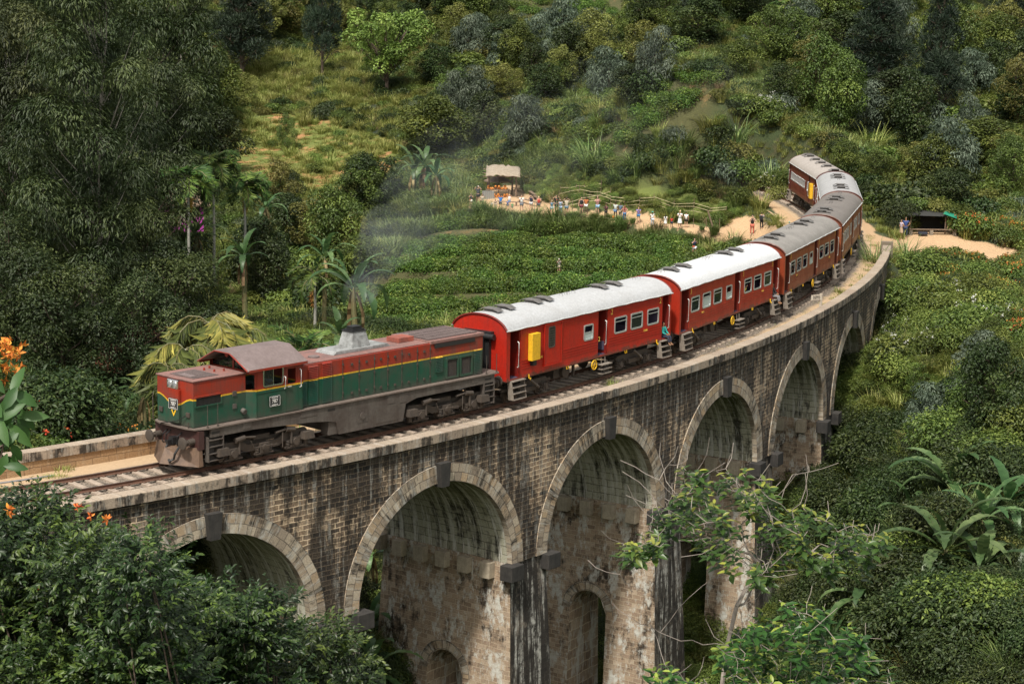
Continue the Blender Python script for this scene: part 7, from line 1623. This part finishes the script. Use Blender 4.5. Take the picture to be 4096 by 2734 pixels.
bench(1075, 487, 1150, 505, 'long plank bench at the left end of the terrace edge'); bench(1140, 470, 1190, 473, 'plank bench in front of the thatched shelter'); bench(1188, 462, 1240, 476, 'thick wooden bench right of the shelter post'); bench(1215, 447, 1228, 456, 'short plank bench behind the shelter'); bench(1225, 458, 1240, 466, 'short bench at the garden side of the terrace')
bench(1275, 500, 1345, 505, 'dark plank bench along the middle of the terrace edge'); bench(1345, 506, 1420, 512, 'pale plank bench with bags lying on it'); bench(1180, 440, 1215, 443, 'plank bench behind the coconut table')
P = hit(1407, 511); b = MB(); b.tube([(0, 0, 0), (0, 0, .1), (0, 0, .2), (0, 0, .26)], [.08, .14, .12, .04], 10); o = b.build('coconut', cme.materials[0], smooth=True); o.location = P + np.array([0, 0, .42]); tag(o, 'single orange coconut on the pale bench', 'coconut')
b = MB(); b.box((0, 0, .12), (.4, .25, .24)); o = b.build('bag', cmat(BLK), bevel=.06); o.location = hit(1395, 511) + np.array([0, 0, .42]); tag(o, 'small black bag on the pale bench', 'bag')
def fence(pts, lb, rails=(.35, .75, 1.05), gap=1.5, m=M_BAMB, pm=M_WOOD, ph=1.2, off=.08):
    W = [hit(*p) for p in pts]; r = empty('bamboo_fence', tuple(W[0]), 0, lb, 'fence'); prev = None; idx = 0
    for a, c in zip(W[:-1], W[1:]):
        L_ = np.linalg.norm((c - a)[:2]); n = max(1, int(round(L_ / gap)))
        for i in range(n + (c is W[-1])):
            q = a + (c - a) * i / n; q = q.copy(); q[2] = gz(q); l = q - W[0]; hh = ph * random.uniform(.85, 1.25); MB().tube([l - np.array([0, 0, .3]), l + np.array([random.uniform(-.06, .06), 0, hh])], .028, 5).build('post', pm, r)
            if prev is not None:
                for z in rails:
                    if random.random() < .9: MB().tube([prev + np.array([0, -.04, z + random.uniform(-off, off)]), l + np.array([0, -.04, z + random.uniform(-off, off)])], .026, 5).build('rail', m, r)
            prev = l
fence([(1282, 470), (1400, 478), (1500, 487), (1590, 497), (1665, 507)], 'long pale bamboo fence behind the right half of the row of onlookers')
fence([(1285, 455), (1340, 452), (1378, 446)], 'short pale bamboo fence in the garden', (.4, .9))
fence([(1285, 490), (1340, 478), (1400, 468)], 'low bamboo fence between terrace and garden', (.4, .8))
fence([(1560, 520), (1650, 527)], 'row of thin stakes along the terrace edge below the rightmost onlookers', (), 1.1, M_WOOD, ph=.8)
P = hit(1640, 548); o = MB().tube([(0, 0, -.5), (-.2, 0, 1.0), (-.75, 0, 2.6)], [.09, .08, .07], 7).build('leaning_post', M_WOOD); o.location = P; tag(o, 'thick leaning dead post at the right end of the reed bank', 'post')
# stall with a green awning on the right
Sg = hit(2140, 540); st = empty('roadside_stall', tuple(Sg), 0, 'dark roadside stall dug into the bushes with a torn green awning', 'stall')
for x_, y_ in ((-2.0, 0), (1.0, 0), (1.6, 2.4), (-2.1, 2.4)): MB().tube([(x_, y_, -.5), (x_ + .04, y_, 1.75)], .05, 6).build('post', M_WOOD, st)
b = MB(); b.add([(-2.3, -.3, 1.75), (1.1, -.3, 1.7), (1.9, 2.8, 1.9), (-2.4, 2.8, 1.95), (-.8, 1, 2.05)], [(0, 1, 4), (1, 2, 4), (2, 3, 4), (3, 0, 4)]); b.build('roof_sheet', cmat((.03, .03, .028)), st, fix=False)
b = MB(); b.add([(.7, -.4, 1.95), (1.8, -.9, 1.6), (2.1, .2, 1.8), (1.1, .6, 2.05)], [(0, 1, 2, 3)]); b.build('awning', cmat((.008, .19, .11)), st, fix=False)
MB().b2(-2.2, 1.7, 2.5, 2.6, -.3, 1.8).build('back_wall', cmat((.02, .018, .015)), st); MB().box((-.2, -.2, .55), (4.6, .35, .06)).build('plank_seat', M_WOOD, st)
for x_ in (-2.0, -.2, 1.8): MB().box((x_, -.2, .2), (.3, .3, .65)).build('stone_leg', M_BLK, st)
b = MB(); b.box((0, 0, 0), (.8, .4, .25)); o = b.build('tarp_bundle', cmat((.02, .025, .04)), bevel=.08); o.location = Sg + np.array([-1.0, -.6, .25]); tag(o, 'dark blue bundle lying before the stall plank', 'bundle')
for dx_, dy_, dz_, ky_, s_ in ((-2.6, 1.2, .9, 's_fd', 1.3), (-1.2, 1.8, 1.7, 's_mid', 1.1), (.4, 1.9, 1.7, 's_olive', 1.1), (2.4, 1.2, .7, 's_mid2', 1.3), (2.7, -.2, .1, 's_mid', .9), (-3.1, -.1, .1, 's_fd', .9)): plant(ky_, Sg[0] + dx_, Sg[1] + dy_, s_, 'shrub growing over and around the stall with the green awning', 'shrub', 'shrubs round the stall', z=Sg[2] + dz_)
# house with the red tiled roof, and a small magenta house
def tile_mat():
    m = mat('clay_tiles', (.25, .08, .05), .8); g = NG(m); v = g.coord('Object'); br = g.n('TexBrick'); br.inputs['Scale'].default_value = 1; br.inputs['Brick Width'].default_value = .3; br.inputs['Row Height'].default_value = .38; br.inputs['Mortar Size'].default_value = .025
    br.inputs['Color1'].default_value = (.20, .060, .035, 1); br.inputs['Color2'].default_value = (.30, .105, .06, 1); br.inputs['Mortar'].default_value = (.08, .035, .025, 1); g.l(v, br.inputs['Vector']); n1 = g.noise(v, 1.2, 5)
    g.color(g.mix(g.ramp(n1, [(.5, 0.), (.7, .7)]), br.outputs[0], (.10, .07, .05))); g.bump(br.outputs['Fac'], -.5, .05); return m
M_TILE = tile_mat()
def house(P, rz, w_, d_, h_, lb, wall, roofm, rise=1.8):
    r = empty('house', tuple(P), rz, lb, 'house'); b = MB(); 
    side = MB(); side.b2(-w_ / 2, w_ / 2, -d_ / 2, d_ / 2, -.5, h_); side.prism([(-d_ / 2, h_), (d_ / 2, h_), (0, h_ + rise * .92)], -w_ / 2 + .05, w_ / 2 - .05, 'x'); side.build('wall', wall, r)
    for sg in (-1, 1):
        e = .6; sl = rise / (d_ / 2); b = MB(); b.add([(-w_ / 2 - e, 0, h_ + rise), (w_ / 2 + e, 0, h_ + rise), (w_ / 2 + e, sg * (d_ / 2 + e), h_ - sl * e), (-w_ / 2 - e, sg * (d_ / 2 + e), h_ - sl * e), (-w_ / 2 - e, 0, h_ + rise - .1), (w_ / 2 + e, 0, h_ + rise - .1), (w_ / 2 + e, sg * (d_ / 2 + e), h_ - sl * e - .1), (-w_ / 2 - e, sg * (d_ / 2 + e), h_ - sl * e - .1)], [(0, 1, 2, 3), (4, 7, 6, 5), (0, 3, 7, 4), (1, 5, 6, 2), (3, 2, 6, 7)]); b.build('roof', roofm, r)
    MB().tube([(-w_ / 2 - .6, 0, h_ + rise + .02), (w_ / 2 + .6, 0, h_ + rise + .02)], .12, 8).build('ridge', roofm, r)
    MB().b2(-.5, .4, -d_ / 2 - .02, -d_ / 2 + .05, 0, 2.0).build('door', M_WOOD, r)
    for x_ in (-w_ / 4 - .6, w_ / 4 + .4): f = MB().b2(x_ - .5, x_ + .5, -d_ / 2 - .03, -d_ / 2 + .04, .9, 1.9).build('window', M_WOOD, r); MB().b2(x_ - .42, x_ + .42, -d_ / 2 - .04, -d_ / 2 - .032, .98, 1.82).build('pane', M_GLASSD, f)
    return r
Ph = at(292, 815, 130); house((Ph[0], Ph[1] + 1, Ph[2] - 2.4), .55, 5.2, 4.6, 2.0, 'white walled house with a red clay tile roof among the trees behind the far parapet', mat('white_wall', (.6, .58, .54), .8), M_TILE, 2.2)
Pk = at(400, 462, 186); house((Pk[0], Pk[1], Pk[2] - 2), .2, 5, 4, 2.2, 'small magenta walled house half hidden by the leftmost palm', mat('magenta_wall', (.35, .04, .28), .7), M_WOOD, 1.0)
# kilometre board, stone block and drain pipe on the bridge
Sk = at(3281 / VS, 1225 / VS, 1); tt_ = np.arange(90, 150, .1); pr_ = np.array([project(trk(s, 3.05, -.4))[0][0] for s in tt_]); sk_ = tt_[np.argmin(np.abs(pr_[:, 0] - 3279 / VS) + np.abs(pr_[:, 1] - 1222 / VS))] if True else 0
tt_ = np.arange(60, 125, .1); pr_ = np.array([project(trk(s, 3.0, -.4))[0][0] for s in tt_]); sk_ = tt_[np.argmin(np.abs(pr_[:, 0] - 3281 / VS))]
km = empty('kilometre_post', tuple(trk(sk_, 3.0, -.4)), hdg(sk_) - .55, 'weathered white marker post with a black foot and a board reading 169½ beside the track', 'marker post')
M_WP = worn('peeling_white', (.62, .56, .47), .8, (.25, .15, .08), .6, 3)
MB().box((0, 0, .75), (.14, .12, 1.0)).build('post', M_WP, km, bevel=.01); MB().box((0, 0, .12), (.145, .125, .3)).build('black_foot', cmat(BLK), km); bo = MB().box((-.42, -.02, 1.05), (.9, .06, .34)).build('board', M_WP, km, bevel=.01)
o = put_text('169\u00bd', .30, cmat(BLK), (-.44, -.055, 1.05), bo)
o = MB().box((0, 0, 0), (.75, .5, .3)).build('stone_block', M_FARW, bevel=.03); o.location = trk(14.6, -3.45, -.3); o.rotation_euler = (0, 0, hdg(14.6)); tag(o, 'loose ochre stone block at the foot of the far parapet', 'stone block')
ss_ = np.arange(-15, 30, 1.); o = MB().tube(trk(ss_, -3.25 + .12 * np.sin(ss_ * .7), -.4), .045, 6).build('drain_pipe', mat('grey_pipe', (.2, .2, .21), .6)); tag(o, 'thin grey pipe lying along the far parapet wall', 'pipe')
# ================================================================== near plants
def near_bush(name, outline, d0, d1, nspray, label, m, leafl=.092, leafw=.040, nl=13, flowers=0, root=None, seed=1, lobes=26, up=.5):
    """a leafy bush close to the camera: sprays of leaves over many rounded lobes, on real branches"""
    r_ = np.random.default_rng(seed); pl = np.array(outline, float); lo, hi = pl.min(0), pl.max(0); C = []
    while len(C) < lobes:
        v = r_.uniform(lo, hi)
        if inpoly(v[None], pl)[0]: C.append((at(v[0], v[1], r_.uniform(d0, d1)), r_.uniform(.24, .46)))
    L = Leaves(); b = MB(); Fl = Leaves(); root = np.array(root)
    for c, r in C:
        mid = root * .35 + c * .65 + r_.normal(size=3) * .15; mid[2] = min(mid[2], c[2] - .15); b.tube([root, (root + mid) / 2 + r_.normal(size=3) * .1, mid, c], [.05, .035, .02, .008], 5, cap=False)
        n = int(nspray * 1.9 * r ** 2 / .17); d = unit(r_.normal(size=(n, 3)) + np.array([0, -.35, up])); P = c + d * (r * (.35 + .7 * r_.random(n) ** .5))[:, None]
        D = unit(d + np.array([0, 0, .35]) + r_.normal(size=(n, 3)) * .45); tone = .1 + .35 * r_.random() + .25 * r_.random(n) + np.where(r_.random(n) < .06, .3, 0)
        up_ = unit(np.array([0, -.25, 1.]) + r_.normal(size=(n, 3)) * .35)
        for j in range(nl):
            t = (j + .5) / nl; ln = leafl * 4.6; side = (-1) ** j; S = unit(np.cross(D, up_)); q = P + D * (ln * t)[..., None] if False else P + D * ln * t - up_ * (.05 * t * t)
            Dl = unit(D * (.55 + .5 * t) + S * side * (.9 - .6 * t) + r_.normal(size=P.shape) * .12); Nl = unit(up_ + r_.normal(size=P.shape) * .3)
            sz = leafl * (.75 + .5 * r_.random(n)) * (1.05 - .35 * abs(t - .5)); V, F, k = leaf_fine(q, Nl, Dl, sz, sz * leafw / leafl); T = np.repeat(np.clip(tone + r_.normal(size=n) * .09 + (.15 if t > .85 else 0), 0, 1), k); L.add(V, F, T)
    o = empty(name, tuple(root), 0, label, 'bush'); ro = -root
    me = L.mesh('foliage', m); me.transform(Matrix.Translation(ro)); me.polygons.foreach_set('use_smooth', np.ones(len(me.polygons), bool)); link('foliage', me, o); mb_ = b.mesh('branches', BARK); mb_.transform(Matrix.Translation(ro)); link('branches', mb_, o)
    for i, (fx_, fy_, fs) in enumerate(flowers or []):
        F_ = Leaves(); c = at(fx_, fy_, d0 - .15); n = 12; dd = unit(r_.normal(size=(n, 3)) + np.array([0, -.3, .5])); V, F, k = leaf_fine(c + dd * fs * .2, unit(r_.normal(size=(n, 3))), dd, fs, fs * .45); F_.add(V, F, np.repeat(r_.random(n), k)); fm = F_.mesh('flower', L_ORG); fm.transform(Matrix.Translation(ro)); link('flower', fm, o)
    return o
near_bush('leafy_bush', [(-60, 1185), (50, 1180), (190, 1250), (230, 1300), (270, 1400), (270, 1640), (-60, 1640)], 27, 30.5, 34, 'big glossy bush with a few orange blossoms in the bottom left corner', L_BUSH, root=(-4.6, 25.5, 4.5), seed=3, lobes=58, flowers=[(20, 1170, .09), (178, 1163, .07), (208, 1183, .06), (90, 1345, .04), (245, 1190, .07), (300, 1480, .04)])
near_bush('leafy_bush', [(250, 1330), (320, 1270), (345, 1280), (360, 1370), (450, 1430), (460, 1640), (240, 1640)], 26, 28.5, 34, 'tall shoot of the near foliage reaching up to the first arch', L_BUSH, root=(-3.2, 24.5, 4.5), seed=5, lobes=30)
near_bush('leafy_bush', [(430, 1440), (560, 1380), (620, 1400), (640, 1480), (640, 1640), (420, 1640)], 28, 31, 34, 'leafy bush in front of the first arch opening', L_BUSH, root=(-2.5, 26.5, 4.2), seed=8, lobes=24)
near_bush('leafy_bush', [(620, 1530), (720, 1490), (780, 1500), (800, 1560), (800, 1640), (610, 1640)], 30, 33, 34, 'lowest leafy bush beside the foot of the second arch', L_BUSH, root=(-1.8, 28.5, 3.6), seed=12, lobes=18)
# sapling with bare twigs, right of centre
def sapling(tips_poly, root, d0, d1, n, nleaf, seed, label, bare=0, leafl=.165, thick=.026, way=None):
    r_ = np.random.default_rng(seed); nodes = [np.array(root, float)]; par = [-1]
    for w_ in way or []: nodes.append(np.array(w_)); par.append(len(nodes) - 2)
    tips = []; 
    for pl, cnt in tips_poly:
        pl = np.array(pl, float); lo, hi = pl.min(0), pl.max(0); c = 0
        while c < cnt:
            v = r_.uniform(lo, hi)
            if inpoly(v[None], pl)[0]: tips.append(at(v[0], v[1], r_.uniform(d0, d1))); c += 1
    base = nodes[0] if not way else nodes[-1]; tips.sort(key=lambda p: np.linalg.norm(p - base)); ends = []; bares = []
    for t in tips + [None] * bare:
        isb = t is None
        if isb: t = nodes[r_.integers(3, len(nodes))] + r_.normal(size=3) * np.array([.32, .3, .3]) + np.array([0, 0, .1])
        N_ = np.array(nodes); d = np.linalg.norm(N_ - t, axis=1) + np.maximum(0, N_[:, 2] - t[2] + .1) * 1.5; i = int(np.argmin(d)); a = nodes[i]; k = max(2, int(np.linalg.norm(t - a) / .16)); last = i
        ctrl = (a + t) / 2 + np.array([0, 0, -.12 * np.linalg.norm(t - a)]) + r_.normal(size=3) * .06
        for j in range(1, k + 1):
            u = j / k; p = a * (1 - u) ** 2 + 2 * ctrl * u * (1 - u) + t * u * u + r_.normal(size=3) * .012; nodes.append(p); par.append(last); last = len(nodes) - 1
        (bares if isb else ends).append(last)
    w_ = np.ones(len(nodes))
    for i in range(len(nodes) - 1, 0, -1): w_[par[i]] += w_[i] * 0 + 0
    load = np.zeros(len(nodes)); 
    for e in ends + bares:
        j = e
        while j >= 0: load[j] += 1; j = par[j]
    rad = .0036 + thick * (load / load.max()) ** .72 * .9
    b = MB()
    for i in range(1, len(nodes)): b.tube([nodes[par[i]], nodes[i]], [rad[par[i]] if load[par[i]] < load[i] * 2.5 else rad[i] * 1.05, rad[i]], 5, cap=False)
    L = Leaves()
    for e in ends:
        p = nodes[e]; ax = unit(unit(nodes[e] - nodes[par[e]]) * .5 + np.array([0, -.15, 1.])); n_ = nleaf + r_.integers(-2, 4); tone = .2 + .35 * r_.random()
        az = np.arange(n_) * 2.4 + r_.random() * 6; t = np.linspace(0, 1, n_); u1 = unit(np.cross(ax, np.array([0, 1, .1]))); u2 = np.cross(ax, u1)
        D = (np.cos(az)[:, None] * u1 + np.sin(az)[:, None] * u2) * (1 - .6 * t)[:, None] + ax * (.35 + .9 * t)[:, None]; N_ = ax * 1.2 - D * .3 + r_.normal(size=D.shape) * .15; P = p - ax * (.22 * (1 - t))[:, None]
        sz = leafl * (.6 + .6 * r_.random(n_)) * (1.1 - .45 * t); V, F, k = leaf_fine(P, N_, D, sz, sz * .42, .2, .18); T = np.repeat(np.clip(tone + r_.normal(size=n_) * .08 + np.where(t > .88, .45, 0) + np.where(r_.random(n_) < .04, .4, 0), 0, 1), k); L.add(V, F, T)
    o = empty('sapling', tuple(root), 0, label, 'sapling'); ro = Matrix.Translation(-Vector(root)); m = L.mesh('foliage', L_SAP); m.transform(ro); m.polygons.foreach_set('use_smooth', np.ones(len(m.polygons), bool)); link('foliage', m, o); m = b.mesh('branches', BARKS); m.transform(ro); link('branches', m, o); return o
BARKS = worn('twig_bark', (.30, .26, .225), .85, (.07, .05, .04), .6, 5, streak=False)
R0 = at(1650, 1760, 24.5); sapling([([(1480, 1250), (1500, 1130), (1560, 1065), (1720, 1075), (1800, 1130), (1850, 1240), (1780, 1330), (1640, 1290), (1560, 1200)], 95), ([(1400, 1255), (1490, 1215), (1520, 1270), (1450, 1270)], 14), ([(1800, 1140), (1900, 1170), (2040, 1230), (2060, 1290), (1900, 1310), (1830, 1260)], 38)], tuple(R0), 23.4, 26, 0, 13, 4, 'slender sapling with bare grey twigs and yellow tipped leaves in front of the piers', 150, way=[tuple(at(1652, 1600, 24.6)), tuple(at(1668, 1480, 24.8)), tuple(at(1690, 1390, 24.8)), tuple(at(1740, 1290, 24.9))])
R1 = at(1860, 1760, 24.); sapling([([(1720, 1400), (1850, 1370), (1960, 1440), (2050, 1540), (2080, 1620), (1700, 1640), (1640, 1500)], 150), ([(1500, 1520), (1600, 1530), (1640, 1600), (1480, 1610)], 22)], tuple(R1), 22.5, 25.5, 0, 14, 9, 'denser leafy sapling at the bottom edge right of the bare twigs', 60, way=[tuple(at(1850, 1640, 24))])
# leaves of a branch hanging in from the left edge, close to the camera
def near_branch(label, root, pts, lf, seed):
    r_ = np.random.default_rng(seed); L = Leaves(); b = MB(); root = np.array(root); b.tube([root] + [np.array(p) for p in pts], np.linspace(.02, .005, len(pts) + 1), 6)
    for p in pts[1:] if len(pts) > 1 else pts:
        for k_ in range(7):
            a = k_ * .9 + r_.random(); D = np.array([math.cos(a), -.2, math.sin(a)]); V, F, k = leaf_fine(np.array([p]) + r_.normal(size=(1, 3)) * .02, np.array([[.1, -1, .45]]) + r_.normal(size=(1, 3)) * .35, D[None], np.array([lf * r_.uniform(.8, 1.2)]), np.array([lf * .42]), .14, .35); L.add(V, F, np.repeat([r_.uniform(.3, .7)], k))
    o = empty('overhanging_branch', tuple(root), 0, label, 'branch'); t = Matrix.Translation(-Vector(root)); m = L.mesh('foliage', L_MIDN); m.transform(t); m.polygons.foreach_set('use_smooth', np.ones(len(m.polygons), bool)); link('foliage', m, o); m = b.mesh('twig', BARK); m.transform(t); link('twig', m, o)
L_MIDN = leaf_mat('near_branch_leaf', (.025, .06, .012), (.05, .11, .022), (.11, .19, .04), .35, .45, .4, .05)
near_branch('bright green leaves reaching in from the left edge above the far parapet', at(-60, 950, 9.2), [at(-20, 930, 9.2), at(18, 905, 9.1), at(42, 945, 9.2), at(5, 960, 9.)], .13, 2)
near_branch('smaller leaf cluster cut by the left edge just above the rails', at(-60, 1060, 9), [at(-20, 1040, 9), at(8, 1020, 9), at(0, 1055, 9)], .11, 3)
fl = empty('flowering_branch', tuple(at(-25, 850, 60)), 0, 'cluster of orange trumpet flowers at the left edge', 'flowering branch'); F_ = Leaves(); c = at(12, 818, 60)
for _ in range(34): p = c + rng.normal(size=3) * np.array([.26, .15, .28]); n = 6; dd = rdir(n, -.2); V, F = leaf_quads(np.repeat(p[None], n, 0), rdir(n), dd, .2, .09); F_.add(V, F, np.repeat(rng.random(n), 2))
m = F_.mesh('flowers', L_ORG); m.transform(Matrix.Translation(-fl.location)); link('flowers', m, fl); m = MB().tube([at(-25, 850, 60), at(0, 830, 60), c], [.05, .03, .02], 5).mesh('twig', BARK); m.transform(Matrix.Translation(-fl.location)); link('twig', m, fl)
L_ = Leaves(); 
for _ in range(5): lobe(L_, at(5, 850, 60.5) + rng.normal(size=3) * np.array([.4, .3, .4]), .5, 110, .2, .1, 'round', .35)
m = L_.mesh('foliage', L_MID); m.transform(Matrix.Translation(-fl.location)); link('foliage', m, fl)
# ================================================================== exhaust smoke
CHM = np.array(on_car(loco, 1.05, 0, 4.85)); dch = float((CHM - CAM) @ FWD)
SP = [(CHM, .32), (CHM + np.array([.1, .6, 1.4]), .6)] + [(at(vx_, vy_, d), r) for vx_, vy_, d, r in ((832, 660, dch + 8, .7), (868, 575, dch + 18, 1.1), (930, 500, dch + 42, 2.2), (1040, 420, dch + 70, 4.), (1180, 360, dch + 90, 5.), (1350, 310, dch + 98, 6.), (1560, 280, dch + 100, 7), (1720, 290, dch + 96, 5))]
sm = MB(); P = np.array([p for p, r in SP]); R = np.array([r for p, r in SP]); t = np.arange(len(P)); tt = np.linspace(0, len(P) - 1, 40); P2 = np.stack([np.interp(tt, t, P[:, k]) for k in range(3)], 1); R2 = np.interp(tt, t, R)
for k in range(3): P2[1:-1] = (P2[:-2] + 2 * P2[1:-1] + P2[2:]) / 4
sm.tube(P2, R2 * 1.25, 16); m = bpy.data.materials.new('smoke'); m.use_nodes = True; t_ = m.node_tree; t_.nodes.clear(); out = t_.nodes.new('ShaderNodeOutputMaterial'); pv = t_.nodes.new('ShaderNodeVolumePrincipled')
pv.inputs['Color'].default_value = (.62, .67, .74, 1); pv.inputs['Anisotropy'].default_value = .2
tc = t_.nodes.new('ShaderNodeTexCoord'); nz = t_.nodes.new('ShaderNodeTexNoise'); nz.inputs['Scale'].default_value = .22; nz.inputs['Detail'].default_value = 3; t_.links.new(tc.outputs['Object'], nz.inputs['Vector']); rp = t_.nodes.new('ShaderNodeValToRGB'); rp.color_ramp.elements[0].position = .47; rp.color_ramp.elements[1].position = .85
t_.links.new(nz.outputs[0], rp.inputs[0]); sx = t_.nodes.new('ShaderNodeSeparateXYZ'); t_.links.new(tc.outputs['Object'], sx.inputs[0]); mr = t_.nodes.new('ShaderNodeMapRange'); mr.inputs['From Min'].default_value = 0; mr.inputs['From Max'].default_value = 55; mr.inputs['To Min'].default_value = .10; mr.inputs['To Max'].default_value = .013; mr.interpolation_type = 'SMOOTHERSTEP'; t_.links.new(sx.outputs[1], mr.inputs[0])
mm = t_.nodes.new('ShaderNodeMath'); mm.operation = 'MULTIPLY'; t_.links.new(rp.outputs[0], mm.inputs[0]); t_.links.new(mr.outputs[0], mm.inputs[1]); t_.links.new(mm.outputs[0], pv.inputs['Density']); t_.links.new(pv.outputs[0], out.inputs['Volume'])
o = sm.build('exhaust_smoke', m, smooth=True); o.data.transform(Matrix.Translation(-Vector(CHM))); o.location = CHM; tag(o, 'thin blue grey exhaust smoke trailing back over the slope', None, None, 'stuff')
SC.cycles.volume_step_rate = 3; SC.cycles.volume_max_steps = 96
